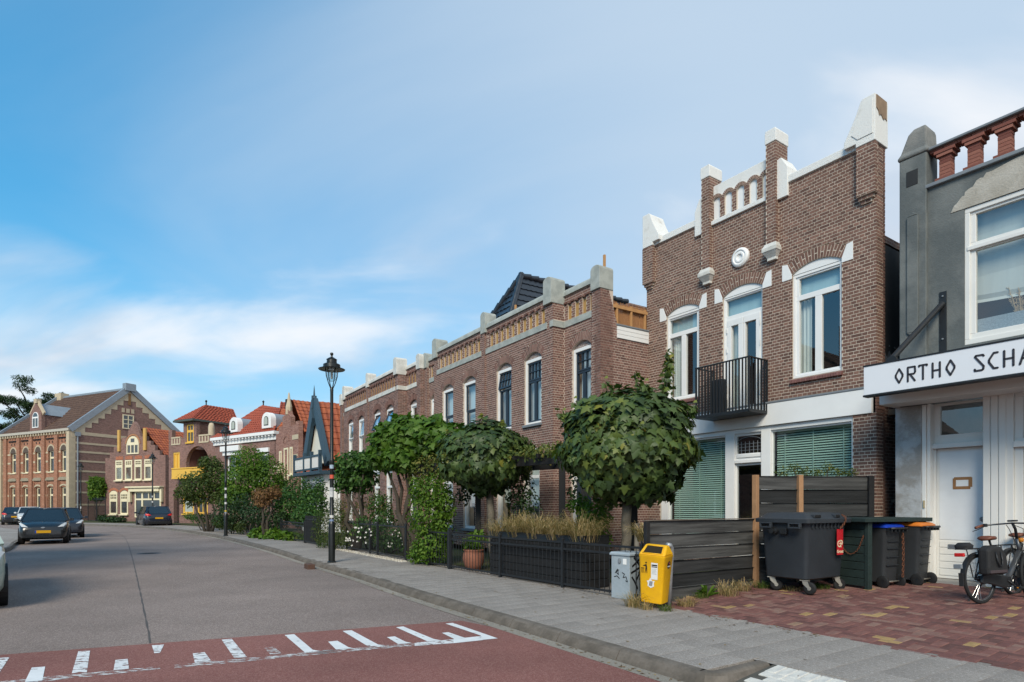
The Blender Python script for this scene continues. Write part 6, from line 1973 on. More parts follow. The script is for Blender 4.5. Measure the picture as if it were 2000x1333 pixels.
# ------------------------------------------------------------------ wheelie bins
def wheelie(label, loc, rz, lidcol, lean=0.):
    t = thing('wheelie_bin', label, 'wheelie bin', loc, rz, group='wheelie bins in the shelter', scale=1.06); t.scale = (.84, 1., 1.06)
    b = MB()                                       # local -y is the handle side, which faces the street corner
    b.loft([rring(-.20, .20, -.20, .26, .09, .04), rring(-.205, .205, -.205, .27, .12, .05), rring(-.25, .25, -.25, .34, .86, .06), rring(-.26, .26, -.26, .36, .88, .06), rring(-.27, .27, -.27, .37, .93, .05)])
    b.build('body', mat('bin_grey', (.036, .039, .043), .5, .12, 3., bump=.1, bs=30.), t, auto=40, fix=True)
    l = MB(); l.loft([rring(-.29, .29, -.30, .40, .935, .05), rring(-.29, .29, -.30, .40, .955, .05), rring(-.26, .26, -.26, .36, .985, .06), rring(-.15, .15, -.12, .22, 1.005, .06)])
    l.build('lid', lidcol, t, auto=35, fix=True)
    for k in range(5): MB().box(-.24 + .115 * k, -.22 + .115 * k, -.36, -.27, .87, .94).build('handle_rib', m_black, t, bevel=.005)
    MB().tube([(-.26, -.355, .925), (.26, -.355, .925)], .018, 8).build('handle', m_black, t, smooth=True)
    MB().tube([(-.27, -.22, .10), (.27, -.22, .10)], .011, 8).build('axle', m_steel, t, smooth=True)
    for x in (-.255, .255):
        w = MB().lathe([(.03, -.022), (.085, -.026), (.10, -.015), (.10, .015), (.085, .026), (.03, .022)], 22)
        wo2 = w.build('wheel', m_rub, t, smooth=True, loc=(x, -.22, .10)); wo2.rotation_euler = (0, rad(90), 0)
        h = MB().lathe([(0, -.02), (.035, -.02), (.035, .02), (0, .02)], 10); ho = h.build('hub', m_black, t, loc=(x, -.22, .10)); ho.rotation_euler = (0, rad(90), 0)
    for z in (.35, .48, .61, .72): MB().box(-.17, .17, -.235 - (z - .12) * .055, -.215 - (z - .12) * .055, z, z + .008).build('moulding', m_cont, t)
    return t
wheelie('dark grey wheelie bin with a blue lid in the green shelter', (6.12, 9.98, .25), sda + rad(4), mat('blue_lid', (.010, .045, .40), .4, .06))
wheelie('dark grey wheelie bin with an orange lid in the green shelter', (6.74, 10.12, .27), sda + rad(9), mat('orange_lid', (.62, .18, .025), .42, .06))
hc = thing('hanging_chain', 'dark chain hanging between the two wheelie bins', 'chain', (6.40, 9.78, .30), 0)
chain([(0, 0, .85), (.01, 0, .5), (0, .0, .1)], hc, 'chain_links', r=.016, link=.045)

# ------------------------------------------------------------------ weeds along the fence and the bins
def gp(x, y, z=.16): return G(x, y, z)
k_ = 0
for (x, y, n, h, sp, m_, lb3) in (
    (1340, 1180, 140, .16, .35, m_straw, 'dry weeds just right of the litter bin post'), (1370, 1168, 100, .12, .3, m_lawn, 'green grass sprouting next to the bright leafy weed'),
    (1420, 1165, 160, .26, .5, m_straw, 'tallest dry weeds at the foot of the low plank fence'), (1450, 1158, 130, .22, .4, m_straw, 'dry weeds beside the tall pine fence post'),
    (1490, 1155, 120, .16, .4, m_lawn, 'green grass behind the castor of the refuse container'), (1238, 1180, 160, .24, .35, m_straw, 'dry grass tuft at the corner of the grey cabinet'),
    (1262, 1185, 90, .14, .3, m_straw, 'dry weeds below the front of the yellow litter bin'), (1300, 1188, 90, .12, .25, m_lawn, 'green grass at the base of the litter bin post'),
    (1545, 1160, 120, .08, .5, m_straw, 'low dry weeds under the refuse container'), (1600, 1158, 140, .10, .5, m_lawn, 'low green grass between the container castors'),
    (1670, 1150, 150, .09, .4, m_lawn, 'bright grass at the foot of the bin shelter wall'), (1720, 1148, 90, .06, .4, m_straw, 'short dry weeds in front of the wheelie bins')):
    p = gp(x, y); p = (p[0], p[1], fz(*p) - .01)
    grass_tuft('weed_tuft', lb3, p, n, h, sp, m_, 200 + k_, 'weeds along the paving edge', 1.0, w=.003, parent_cat='weeds'); k_ += 1
wp_ = gp(1381, 1166)
weed = thing('dandelion_plant', 'bright green leafy weed at the foot of the low plank fence', 'weed', (wp_[0], wp_[1], fz(*wp_)))
lm = MB(); g7 = random.Random(33)
for k in range(24):
    a = g7.random() * 6.283; L = g7.uniform(.14, .26); el = g7.uniform(.35, 1.2)
    d = Vector((math.cos(a) * math.cos(el), math.sin(a) * math.cos(el), math.sin(el))); s = Vector((-math.sin(a), math.cos(a), 0))
    mid = d * L * .55 + Vector((0, 0, .02)); tip = d * L + Vector((0, 0, -.03))
    q = MB()
    q.add([(0, 0, 0), tuple(mid + s * .022), tuple(d * L * .8 + s * .028), tuple(tip), tuple(d * L * .8 - s * .028), tuple(mid - s * .022)], [(0, 1, 2, 3), (0, 3, 4, 5)], g7.uniform(.2, .8))
    q.build('leaf', m_bright, weed)
# ------------------------------------------------------------------ bicycles
m_frame = mat('satin_grey_frame', (.085, .088, .095), .35, .08, 5., metal=.5, spec=.5)
m_brown = mat('brown_leather', (.15, .052, .030), .5, .15, 12.)
m_bag = mat('black_bag_cloth', (.020, .020, .021), .75, .25, 8., bump=.5, bs=14.)
m_redl = mat('red_reflector', (.55, .02, .02), .25, .05)
m_amber = mat('amber_reflector', (.60, .22, .02), .25, .05)
m_chrome = mat('chrome', (.6, .6, .6), .2, .05, metal=1.)
def wheel(parent, c, r=.345, ang=0.):
    w = part_root('wheel', parent, c, 0); w.rotation_euler = (0, 0, ang)
    n = 48; k = 8
    def torus(R0, r0, name, m, sx=1.):
        mb = MB(); rings = []
        for i in range(n + 1):
            a = 2 * math.pi * i / n
            rings.append([((R0 + r0 * math.cos(2 * math.pi * j / k)) * math.cos(a), r0 * sx * math.sin(2 * math.pi * j / k), (R0 + r0 * math.cos(2 * math.pi * j / k)) * math.sin(a)) for j in range(k)])
        mb.loft(rings, caps=False); mb.build(name, m, w, smooth=True)
    torus(r - .02, .021, 'tyre', m_rub); torus(r - .045, .011, 'rim', m_frame, 1.3)
    sp = MB()
    for i in range(28):
        a = 2 * math.pi * i / 28; b = a + (.5 if i % 2 else -.5); y = .025 if i % 4 < 2 else -.025
        sp.tube([(.022 * math.cos(b), y, .022 * math.sin(b)), ((r - .05) * math.cos(a), 0, (r - .05) * math.sin(a))], .0012, 4)
    sp.build('spokes', m_chrome, w)
    hb = MB().tube([(0, -.06, 0), (0, .06, 0)], .022, 10); hb.tube([(0, -.012, 0), (0, .012, 0)], .04, 12); hb.build('hub', m_black, w, smooth=True)
    return w
def bicycle(label, loc, rz, lean, bag=True):
    t = thing('bicycle', label, 'bicycle', loc, rz); t.rotation_euler = (lean, 0, rz)
    R_ = .345; WB = 1.12
    wheel(t, (0, 0, R_)); fwh = wheel(t, (WB, 0, R_), ang=rad(14))
    f = MB()
    bb_ = Vector((.47, 0, .30)); hd0 = Vector((.955, 0, .66)); hd1 = Vector((.915, 0, .88)); ct = Vector((.33, 0, .74))
    f.tube([hd0 + Vector((-.01, 0, .04)), Vector((.72, 0, .42)), Vector((.62, 0, .32)), bb_], [.034, .036, .036, .032], 10)
    f.tube([bb_, ct], .020, 10)
    for y in (-.06, .06):
        f.tube([(0, y, R_), (.30, y * .6, .31), bb_], .011, 8); f.tube([(0, y, R_), (.20, y * .6, .56), Vector((.36, 0, .62))], .010, 8)
    f.build('frame', m_frame, t, smooth=True)
    MB().tube([hd0 - Vector((-.015, 0, .03)), hd1], [.03, .026], 10).build('head_tube', m_frame, t, smooth=True)
    fk = MB()
    for y in (-.05, .05): fk.tube([hd0 + Vector((.01, y, -.02)), Vector((1.03, y, .50)), Vector((WB, y, R_))], [.02, .017, .012], 8)
    fk.build('fork', m_frame, t, smooth=True)
    st = MB().tube([hd1, Vector((.895, 0, 1.02)), Vector((.84, 0, 1.10))], [.020, .018, .018], 10)
    st.build('stem', m_black, t, smooth=True)
    hb = MB(); hp = [(.60, .33, 1.06), (.70, .31, 1.085), (.78, .24, 1.09), (.83, .10, 1.10), (.83, 0, 1.105), (.83, -.10, 1.10), (.78, -.24, 1.09), (.70, -.31, 1.085), (.60, -.33, 1.06)]
    hb.tube(hp, .012, 8); hb.build('handlebar', m_frame, t, smooth=True)
    for s in (1, -1):
        MB().tube([(.57, .335 * s, 1.05), (.69, .312 * s, 1.083)], .020, 10).build('grip', m_brown, t, smooth=True)
        MB().tube([(.70, .30 * s, 1.06), (.62, .36 * s, 1.015), (.56, .37 * s, 1.0)], .006, 6).build('brake_lever', m_black, t, smooth=True)
        MB().box(.69, .75, .29 * s - .02, .29 * s + .02, 1.06, 1.11).build('shifter', m_black, t, bevel=.008)
    MB().box(.80, .89, -.05, .05, 1.125, 1.15).build('display', m_black, t, bevel=.01)
    cb_ = MB()
    for s in (.06, -.05): cb_.tube([(.78, .2 * s * 4, 1.08), (.93, s * 1.6, 1.02), (.97, s, .85), (.93, s * .6, .70)], .005, 6)
    cb_.build('cables', m_black, t, smooth=True)
    sd2 = MB()
    rings = []
    for (x, w2, z, h2) in ((.14, .05, .885, .02), (.17, .095, .90, .035), (.24, .105, .90, .035), (.31, .065, .90, .03), (.40, .03, .90, .028), (.43, .015, .895, .015)):
        rings.append([(x, w2 * math.cos(2 * math.pi * j / 10), z + h2 * math.sin(2 * math.pi * j / 10)) for j in range(10)])
    sd2.loft(rings); sd2.build('saddle', m_brown, t, smooth=True, fix=True)
    MB().tube([ct, Vector((.27, 0, .88))], .014, 8).build('seat_post', m_black, t, smooth=True)
    # mudguards, carrier, rear light
    mg = MB(); a_ = []
    for i in range(15):
        a = rad(25 + 155 * i / 14); a_.append([((R_ + .025) * math.cos(a) + 0, y, R_ + (R_ + .025) * math.sin(a) + (-.008 if abs(y) > .02 else 0)) for y in (-.032, -.015, .015, .032)])
    mg.loft(a_, close=False, caps=False); mg.build('rear_mudguard', m_black, t, smooth=True)
    mg = MB(); a_ = []
    for i in range(15):
        a = rad(20 + 145 * i / 14); a_.append([(WB + (R_ + .025) * math.cos(a), y, R_ + (R_ + .025) * math.sin(a)) for y in (-.03, -.015, .015, .03)])
    mg.loft(a_, close=False, caps=False); mg.build('front_mudguard', m_black, t, smooth=True)
    MB().box(-.40, -.385, -.03, .03, .26, .44).build('mud_flap', m_bag, t, bevel=.004)
    ca = MB()
    for y in (-.07, .07): ca.tube([(-.36, y, .76), (.30, y, .76)], .008, 6); ca.tube([(-.02, y, .36), (-.12, y, .76)], .008, 6); ca.tube([(.02, y, .36), (.20, y, .76)], .008, 6)
    for x in (-.36, -.15, .1): ca.tube([(x, -.07, .76), (x, .07, .76)], .007, 6)
    ca.build('carrier', m_black, t, smooth=True)
    MB().box(-.41, -.37, -.06, .06, .66, .71).build('rear_light', m_redl, t, bevel=.008)
    MB().box(-.46, -.42, -.05, .05, .50, .56).build('reflector_plate', m_lead, t, bevel=.006)
    MB().prism([(-.10, .30), (-.06, .40), (.05, .42), (.40, .38), (.56, .36), (.60, .28), (.55, .20), (.40, .20), (.05, .28), (-.06, .27)], -.085, -.045).build('chain_case', m_black, t, bevel=.015)
    cr = MB().tube([bb_ + Vector((0, -.09, 0)), bb_ + Vector((.16, -.10, -.10))], .012, 8); cr.tube([bb_ + Vector((0, .09, 0)), bb_ + Vector((-.16, .10, .10))], .012, 8)
    cr.build('crank', m_black, t, smooth=True)
    for s, dx, dz in ((-1, .16, -.10), (1, -.16, .10)):
        p = bb_ + Vector((dx, .14 * s, dz)); MB().box(p.x - .05, p.x + .05, p.y - .045, p.y + .045, p.z - .012, p.z + .012).build('pedal', m_black, t, bevel=.004)
        MB().box(p.x - .052, p.x + .052, p.y - .01, p.y + .01, p.z - .008, p.z + .008).build('pedal_reflector', m_amber, t)
    MB().tube([(.18, .05, .30), (.02, .19, .005)], .012, 8).build('kick_stand', m_black, t)
    MB().lathe([(0, -.03), (.03, -.03), (.036, 0), (.03, .03), (0, .03)], 12).build('bell_lamp', m_amber, t, smooth=True, loc=(.94, -.035, .86))
    if bag:
        b = MB(); rg = []
        for (y, sx, z0, z1) in ((-.09, .96, .42, .79), (-.13, 1., .41, .80), (-.20, 1., .41, .79), (-.235, .94, .43, .77)):
            c = .03
            rg.append([(c + .20 * sx, y, z0), (c + .215 * sx, y, z0 + .05), (c + .20 * sx, y, z1 - .12), (c + .10 * sx, y, z1), (c - .10 * sx, y, z1 + .005), (c - .19 * sx, y, z1 - .04), (c - .21 * sx, y, z0 + .08), (c - .20 * sx, y, z0)])
        b.loft(rg); bo = b.build('pannier_bag', m_bag, t, bevel=.02, fix=True)
        MB().box(-.16, .20, -.242, -.21, .43, .47).build('bag_band', mat('bag_trim', (.06, .045, .05), .8, .1), bo, bevel=.006)
        sp2 = MB().tube([(-.03, -.24, .72), (-.03, -.255, .60), (.0, -.26, .53), (.06, -.26, .53), (.08, -.255, .60), (.08, -.24, .72)], .012, 6); sp2.build('bag_strap', m_black, bo, smooth=True)
        b3 = MB(); b3.loft([rring(-.37, -.20, -.08, .08, .765, .04), rring(-.38, -.19, -.09, .09, .81, .05), rring(-.35, -.22, -.06, .06, .85, .05)]); b3.build('carrier_bag', m_bag, t, auto=50, fix=True)
    return t
bw_ = G(1917, 1180, .245)
bicycle('grey city bicycle with brown saddle and black pannier bags at the shop door', (bw_[0], bw_[1], .245), rad(22), rad(-4))
bicycle('second dark bicycle parked beyond the one with brown saddle', (7.45, 8.85, .26), rad(27), rad(-4), bag=False)

# ------------------------------------------------------------------ street lamps
m_lampk = mat('lamp_black', (.010, .012, .012), .35, .1, 5., spec=.5)
m_lglass = glass_mat('lamp_glass', (.85, .88, .88), .7)
def lamp(label, x, y, stickers=(), arm=False):
    t = thing('street_lamp', label, 'street lamp', (x, y, .12), 0, group='old-style street lamps')
    MB().lathe([(.0, 0), (.115, 0), (.115, .02), (.085, .04), (.082, 1.0), (.075, 1.03), (.052, 1.06), (.050, 2.55), (.062, 2.58), (.062, 2.68), (.046, 2.72), (.040, 4.42), (.045, 4.5), (.03, 4.56), (0, 4.56)], 20).build('pole', m_lampk, t, auto=40)
    y_ = MB()
    for s in range(4):
        a = s * math.pi / 2 + .785; c, q = math.cos(a), math.sin(a)
        y_.tube([(.02 * c, .02 * q, 4.50), (.10 * c, .10 * q, 4.68), (.155 * c, .155 * q, 4.85), (.175 * c, .175 * q, 5.05)], .012, 6)
    y_.build('yoke', m_lampk, t, smooth=True)
    MB().lathe([(.0, 4.70), (.06, 4.71), (.11, 4.78), (.145, 4.90), (.155, 5.04)], 20).build('globe', m_lglass, t, smooth=True)
    MB().lathe([(.02, 4.78), (.03, 4.80), (.03, 5.0), (.02, 5.02)], 10).build('bulb', mat('bulb_white', (.7, .7, .66), .4, .05), t, smooth=True)
    MB().lathe([(.0, 5.02), (.17, 5.02), (.33, 5.015), (.34, 5.03), (.22, 5.07), (.215, 5.15), (.13, 5.19), (.125, 5.27), (.14, 5.28), (.06, 5.335), (.03, 5.345), (.022, 5.38), (.036, 5.40), (.044, 5.425), (.036, 5.455), (0, 5.47)], 24).build('hood', m_lampk, t, auto=35)
    for (z, h, r, col) in stickers:
        MB().lathe([(r, z), (r, z + h)], 20).build('sticker', mat('sticker_%02d%02d%02d' % tuple(int(c * 99) for c in col), col, .6, .2, 20.), t)
    return t
p = G(648, 1099); lamp('tall black street lamp with stickers in front of the timbered gable', *p, stickers=[(1.07, .05, .0545, (.18, .25, .40)), (1.16, .07, .0535, (.60, .60, .58)), (1.70, .22, .053, (.55, .56, .57)), (1.85, .10, .0535, (.40, .42, .44)), (2.18, .10, .053, (.60, .10, .06)), (2.44, .10, .053, (.35, .45, .55))])
p = G(441, 1047); lamp('black street lamp with yellow band beside the clipped hedge', *p, stickers=[(1.10, .05, .054, (.35, .38, .45)), (1.18, .07, .054, (.55, .40, .05)), (1.55, .10, .054, (.6, .6, .6)), (1.85, .2, .054, (.5, .5, .5)), (2.25, .1, .054, (.6, .6, .6))])
p = G(298, 1026.5); lamp('street lamp beside the dark car before the small stepped-gable house', *p, stickers=[(1.3, .1, .054, (.55, .45, .08)), (1.7, .12, .054, (.6, .6, .6)), (2.1, .12, .054, (.5, .5, .5))])
p = G(158, 1019.5); lamp('street lamp at the corner of the large gabled house', *p, stickers=[(1.2, .2, .054, (.5, .5, .5))])

# ------------------------------------------------------------------ cars
m_tyre = m_rub
m_rimm = mat('alloy_rim', (.30, .31, .32), .35, .1, metal=.7)
m_cglass = mat('car_glass', (.015, .022, .028), .06, .1, 2., spec=.9)
m_head = mat('headlight', (.55, .57, .58), .12, .08, 8., spec=.8)
m_plate = mat('yellow_number_plate', (.62, .33, .01), .4, .06)
m_trim = mat('black_trim', (.012, .012, .013), .55, .1)
def car(label, loc, rz, col, L=3.62, Wd=1.66, H=1.50, hood=.72, rear='hatch', name_paint='car_paint_dark', group='parked cars', mirrors=True):
    """local +x is the front"""
    m_p = mat(name_paint, col, .28, .04, 2., spec=.5, coat=.6)
    t = thing('parked_car', label, 'car', loc, rz, group=group)
    h2 = Wd / 2
    zb = .20; zbelt = .94 * H / 1.5
    # side stations from the front bumper to the rear: x, z of top line, half width factor
    st = [(.5 * L, .52, .72), (.495 * L, .66, .80), (.47 * L, .76, .90), (.40 * L, .86, .965), (.5 * L - hood - .05, .97, .995), (.10 * L, .98, 1.), (-.15 * L, .98, 1.), (-.36 * L, 1.0, .985), (-.455 * L, .98, .94), (-.49 * L, .86, .86), (-.5 * L, .60, .78)]
    b = MB(); rings = []
    for (x, zt, wf) in st:
        w = h2 * wf; zt = zt * H / 1.5
        zl = zb if abs(x) < .46 * L else zb + .08
        rings.append([(x, -w * .90, zl), (x, -w * .985, zl + .10), (x, -w, (zl + zt) * .5), (x, -w * .97, zt - .09), (x, -w * .88, zt - .01), (x, -w * .45, zt + .022), (x, w * .45, zt + .022), (x, w * .88, zt - .01), (x, w * .97, zt - .09), (x, w, (zl + zt) * .5), (x, w * .985, zl + .10), (x, w * .90, zl)])
    b.loft(rings); bo = b.build('body', m_p, t, smooth=True, fix=True, auto=50)
    # glasshouse
    xw0 = .5 * L - hood; xw1 = xw0 - .62; xr1 = -.33 * L; xr0 = -.475 * L if rear == 'hatch' else -.44 * L
    zc = .955 * H / 1.5; zr = H
    gs = [(xw0, zc, .90, zc), (xw1, zr - .035, .735, zr), ((xw1 + xr1) / 2, zr, .735, zr), (xr1, zr - .03, .71, zr), (xr0, zc + .02, .82, zc)]
    g = MB()
    def gp_(x, z, f): return [(x, -h2 * f, z), (x, h2 * f, z)]
    wl = [gp_(xw0, zc, .90), gp_(xw1, zr - .05, .70)]
    lo = [(xw0 - .02, .93), (xw1 + .1, .945), (.0, .95), (xr1, .94), (xr0, .85)]
    hi_x = [xw1 + .02, xw1 - .10, -.05, xr1 + .12, xr1 + .02]
    ring0 = [(x, h2 * f, zc) for x, f in lo] + [(x, -h2 * f, zc) for x, f in lo[::-1]]
    hf = [.70, .735, .745, .73, .70]
    ring1 = [(x, h2 * f, zr - .05) for x, f in zip(hi_x, hf)] + [(x, -h2 * f, zr - .05) for x, f in zip(hi_x[::-1], hf[::-1])]
    g.loft([ring0, ring1], caps=False)
    g.build('windows', m_cglass, t)
    r_ = MB()
    ring2 = [(x + .01, y * 1.01, z) for x, y, z in ring1]; ring3 = [(x * .97, y * .86, zr - .012) for x, y, z in ring1]; ring4 = [(x * .6, y * .4, zr) for x, y, z in ring1]
    r_.loft([ring2, ring3, ring4]); r_.build('roof', m_p, t, smooth=True, fix=True)
    pl = MB()
    for s in (1, -1):
        pl.bar((xw0 - .01, h2 * .925 * s, zc), (hi_x[0], h2 * .705 * s, zr - .045), .055, .05)
        pl.bar((.02, h2 * .955 * s, zc), (-.03, h2 * .75 * s, zr - .045), .09, .02, (0, 1, 0))
        pl.bar((xr0 + .02, h2 * .855 * s, zc), (hi_x[4], h2 * .71 * s, zr - .045), .13, .05)
        pl.bar((xr1 - .02, h2 * .945 * s, zc), (hi_x[3] - .05, h2 * .735 * s, zr - .045), .16, .02, (0, 1, 0))
    pl.build('pillars', m_p, t)
    for s in (1, -1) if mirrors else ():
        m_ = MB(); m_.loft([[(xw0 - .20, s * (h2 * .97), zc + .0), (xw0 - .12, s * h2 * .97, zc), (xw0 - .12, s * h2 * .97, zc + .05), (xw0 - .20, s * h2 * .97, zc + .05)], [(xw0 - .22, s * (h2 + .05), zc - .01), (xw0 - .08, s * (h2 + .05), zc - .01), (xw0 - .10, s * (h2 + .05), zc + .12), (xw0 - .22, s * (h2 + .05), zc + .12)], [(xw0 - .21, s * (h2 + .18), zc), (xw0 - .11, s * (h2 + .18), zc), (xw0 - .13, s * (h2 + .17), zc + .11), (xw0 - .21, s * (h2 + .17), zc + .11)]])
        m_.build('mirror', m_p, t, fix=True, bevel=.015)
    # wheels in dark arches
    for x in (.5 * L - .70, -.5 * L + .62):
        for s in (1, -1):
            a = MB().tube([(x, s * (h2 * .80), .33), (x, s * (h2 * 1.003), .33)], .345, 24); a.build('wheel_arch', m_trim, t)
            w = part_root('wheel', t, (x, s * (h2 - .10), .30)); w.rotation_euler = (rad(-90 * s), 0, 0)
            MB().lathe([(.19, -.09), (.27, -.095), (.30, -.07), (.305, .0), (.30, .08), (.27, .105), (.205, .105)], 26).build('tyre', m_tyre, w, smooth=True)
            rm = MB().lathe([(.0, .075), (.05, .08), (.055, .06), (.10, .045)], 20).lathe([(.185, .085), (.205, .10), (.207, .06), (.19, .04)], 26)
            for k in range(5):
                an_ = k * 1.2566; c_, q_ = math.cos(an_), math.sin(an_)
                rm.bar((.04 * c_, .04 * q_, .068), (.195 * c_, .195 * q_, .085), .05, .02, (0, 0, 1))
            rm.build('rim', m_rimm, w)
            MB().lathe([(0, .03), (.19, .03)], 20).build('brake_disc', m_trim, w)
    # front: lights, grille, plate, emblem
    xf = .5 * L
    for s in (1, -1):
        q = MB(); q.add([(xf - .03, s * h2 * .56, .70), (xf - .09, s * h2 * .80, .72), (xf - .34, s * h2 * .93, .86), (xf - .30, s * h2 * .86, .885), (xf - .12, s * h2 * .70, .80)], [(0, 1, 2, 3, 4) if s > 0 else (4, 3, 2, 1, 0)])
        q.v = [(x + .022, y * 1.03, z + .012) for x, y, z in q.v]
        q.build('headlight', m_head, t)
        fg = MB().lathe([(0, .012), (.045, .012), (.06, 0)], 14); fo2 = fg.build('fog_lamp', m_head, t, loc=(xf - .035, s * h2 * .72, .46)); fo2.rotation_euler = (0, rad(90), 0)
        tl2 = MB(); tl2.add([(-.5 * L + .015, s * h2 * .55, .88), (-.5 * L + .05, s * h2 * .83, .84), (-.44 * L, s * h2 * .955, .90), (-.455 * L, s * h2 * .93, 1.0), (-.48 * L, s * h2 * .72, .99)], [(0, 1, 2, 3, 4)])
        tl2.v = [(x - .045, y * 1.02, z) for x, y, z in tl2.v]; tl2.build('tail_light', m_redl, t)
    q = MB(); q.prism([(-.42, .36), (.42, .36), (.50, .45), (.36, .58), (-.36, .58), (-.50, .45)], 0, .02)
    q.v = [(xf - .015 + (y if True else 0) - .12 * abs(x) ** 2.2, x, z) for x, y, z in q.v]; q.build('grille', m_trim, t, fix=True)
    for z in (.385, .36): MB().bar((xf - .01, -.30, z), (xf - .01, .30, z), .012, .012).build('grille_bar', m_rimm, t)
    MB().box(xf + .008, xf + .02, -.26, .26, .47, .58).build('number_plate', m_plate, t)
    MB().box(xf + .02, xf + .022, -.26, -.215, .472, .578).build('plate_band', mat('plate_blue', (.02, .06, .35), .4, .05), t)
    MB().box(-xf - .015, -xf + .01, -.26, .26, .62, .73).build('number_plate', m_plate, t)
    e = MB().lathe([(0, .01), (.05, .01), (.06, 0)], 16); eo = e.build('emblem', m_rimm, t, loc=(xf - .005, 0, .69)); eo.rotation_euler = (0, rad(80), 0); eo.scale = (.6, 1.2, 1)
    MB().box(-xf - .01, -xf + .2, -h2 * .8, h2 * .8, .24, .44).build('rear_bumper_trim', m_trim, t, bevel=.02)
    wp2 = MB().bar((xw0 - .02, .1, zc + .015), (xw0 - .10, .55, zc + .03), .02, .015).bar((xw0 - .02, -.1, zc + .015), (xw0 - .10, -.62, zc + .03), .02, .015); wp2.build('wipers', m_trim, t)
    MB().tube([(xw1 - .1, 0, zr), (xw1 - .22, 0, zr + .16)], .006, 6).build('aerial', m_trim, t)
    return t
K1 = (.010, .011, .013)
hd1_ = math.atan2(-.82, .57)
fr1 = Vector(G(84, 1064, 0)); d1 = Vector((.57, -.82))
c_ = fr1 - d1 * 1.81; car('black small hatchback facing down the road with a yellow front plate', (c_.x, c_.y, 0), hd1_, K1, name_paint='black_car_paint')
c_ = fr1 - d1 * 7.4 + Vector((.82, .57)) * .35; car('dark car parked close behind the black hatchback', (c_.x, c_.y, 0), hd1_ + rad(3), (.012, .014, .022), L=4.1, Wd=1.74, H=1.50, name_paint='navy_car_paint')
c_ = Vector(G(283, 1030.5, 0)) + Vector((-.5, 1.9)); car('dark blue-black hatchback seen from behind at the far kerb', (c_.x, c_.y, 0), math.atan2(.76, -.65), (.010, .013, .024), L=4.35, Wd=1.82, H=1.56, name_paint='blue_black_car_paint')
c_ = Vector(G(8, 1026, 0)) + Vector((-.6, 2.0)); car('dark estate car with red tail light at the far left pavement', (c_.x, c_.y, .0), math.atan2(.80, -.60), (.010, .012, .020), L=4.4, Wd=1.80, H=1.48, name_paint='blue_black_car_paint')
car('pale silver car half hidden behind the black hatchback', (-40.8, 50.5, 0), math.atan2(-.75, .66), (.50, .53, .55), L=4.1, Wd=1.75, H=1.50, name_paint='silver_car_paint')
car('pale green car parked at the near left kerb', (-8.25 - .67 * 1.4 - .74 * .79, 9.6 + .74 * 1.4 - .67 * .79, 0), math.atan2(-.74, .67), (.42, .50, .44), L=4.2, Wd=1.78, H=1.52, name_paint='pale_green_car_paint', mirrors=False)
# ------------------------------------------------------------------ the houses at the bend of the road
PINK = [(0, (.20, .095, .075)), (.4, (.27, .135, .105)), (.8, (.32, .165, .13)), (1, (.36, .20, .16))]
m_pk = brick_tex('pink_red_brick', PINK, (.36, .27, .23), .22, .066, .011)
m_pk2 = brick_tex('purple_brown_brick', [(0, (.16, .085, .072)), (.5, (.215, .115, .098)), (1, (.26, .145, .125))], (.33, .26, .22), .22, .066, .011)
m_orange = brick_tex('orange_red_brick', [(0, (.26, .105, .062)), (.5, (.34, .15, .09)), (1, (.40, .19, .12))], (.40, .29, .22), .22, .066, .011)
m_sand = mat('sandstone', (.50, .42, .30), .85, .14, 2.5, bump=.3)
m_cream2 = mat('cream_paint', (.74, .66, .46), .6, .06, 2.)
m_ochre = mat('yellow_paint', (.72, .43, .07), .5, .06, 2.)
m_zinc = mat('zinc_sheet', (.27, .31, .35), .5, .12, 2., metal=.3)
m_rt = mat('red_roof_tile', (.30, .070, .040), .7, .28, 3., spec=.3)
m_rt2 = mat('orange_roof_tile', (.36, .105, .045), .75, .35, 2., col2=(.25, .07, .04), spec=.25)
m_rbn = mat('brown_roof_tile', (.115, .068, .048), .8, .35, 2.5, col2=(.075, .045, .035))
m_farg = mat('far_window_glass', (.05, .06, .065), .08, .25, 1.5, spec=.8)
m_farc = mat('far_curtain', (.38, .42, .38), .8, .15, 6., streak=True)
def fwin(root, u0, u1, z0, z1, w, fm, t=.10, cols=1, split=None, top=(1, 1), sill=True, arch=0., glass=None, name='window', rec=.10):
    fr = MB(); ps = []
    zs = z1 if split is None else z0 + (z1 - z0) * split
    if split is None:
        ps = sash(fr, u0, u1, z0, z1, cols, 1, w - rec - .05, w - rec + .04, t, t * .6)
    else:
        ps = sash(fr, u0, u1, z0, zs, cols, 1, w - rec - .05, w - rec + .04, t, t * .6)
        p2 = sash(fr, u0, u1, zs + .002, z1, top[0], top[1], w - rec - .05, w - rec + .04, t, t * .4); 
    if arch: arch_fill(fr, u0, u1, z1 - .001, z1, arch, w - rec - .04, w - rec + .03, 8)
    if sill: fr.box(u0 - .06, u1 + .06, w - rec, w + .08, z0 - .10, z0 - .002)
    o = fr.build(name, fm, root)
    panes_obj(ps, w - rec - .02, o, glass or m_farg)
    if split is not None: panes_obj(p2, w - rec - .02, o, m_farg)
    return o
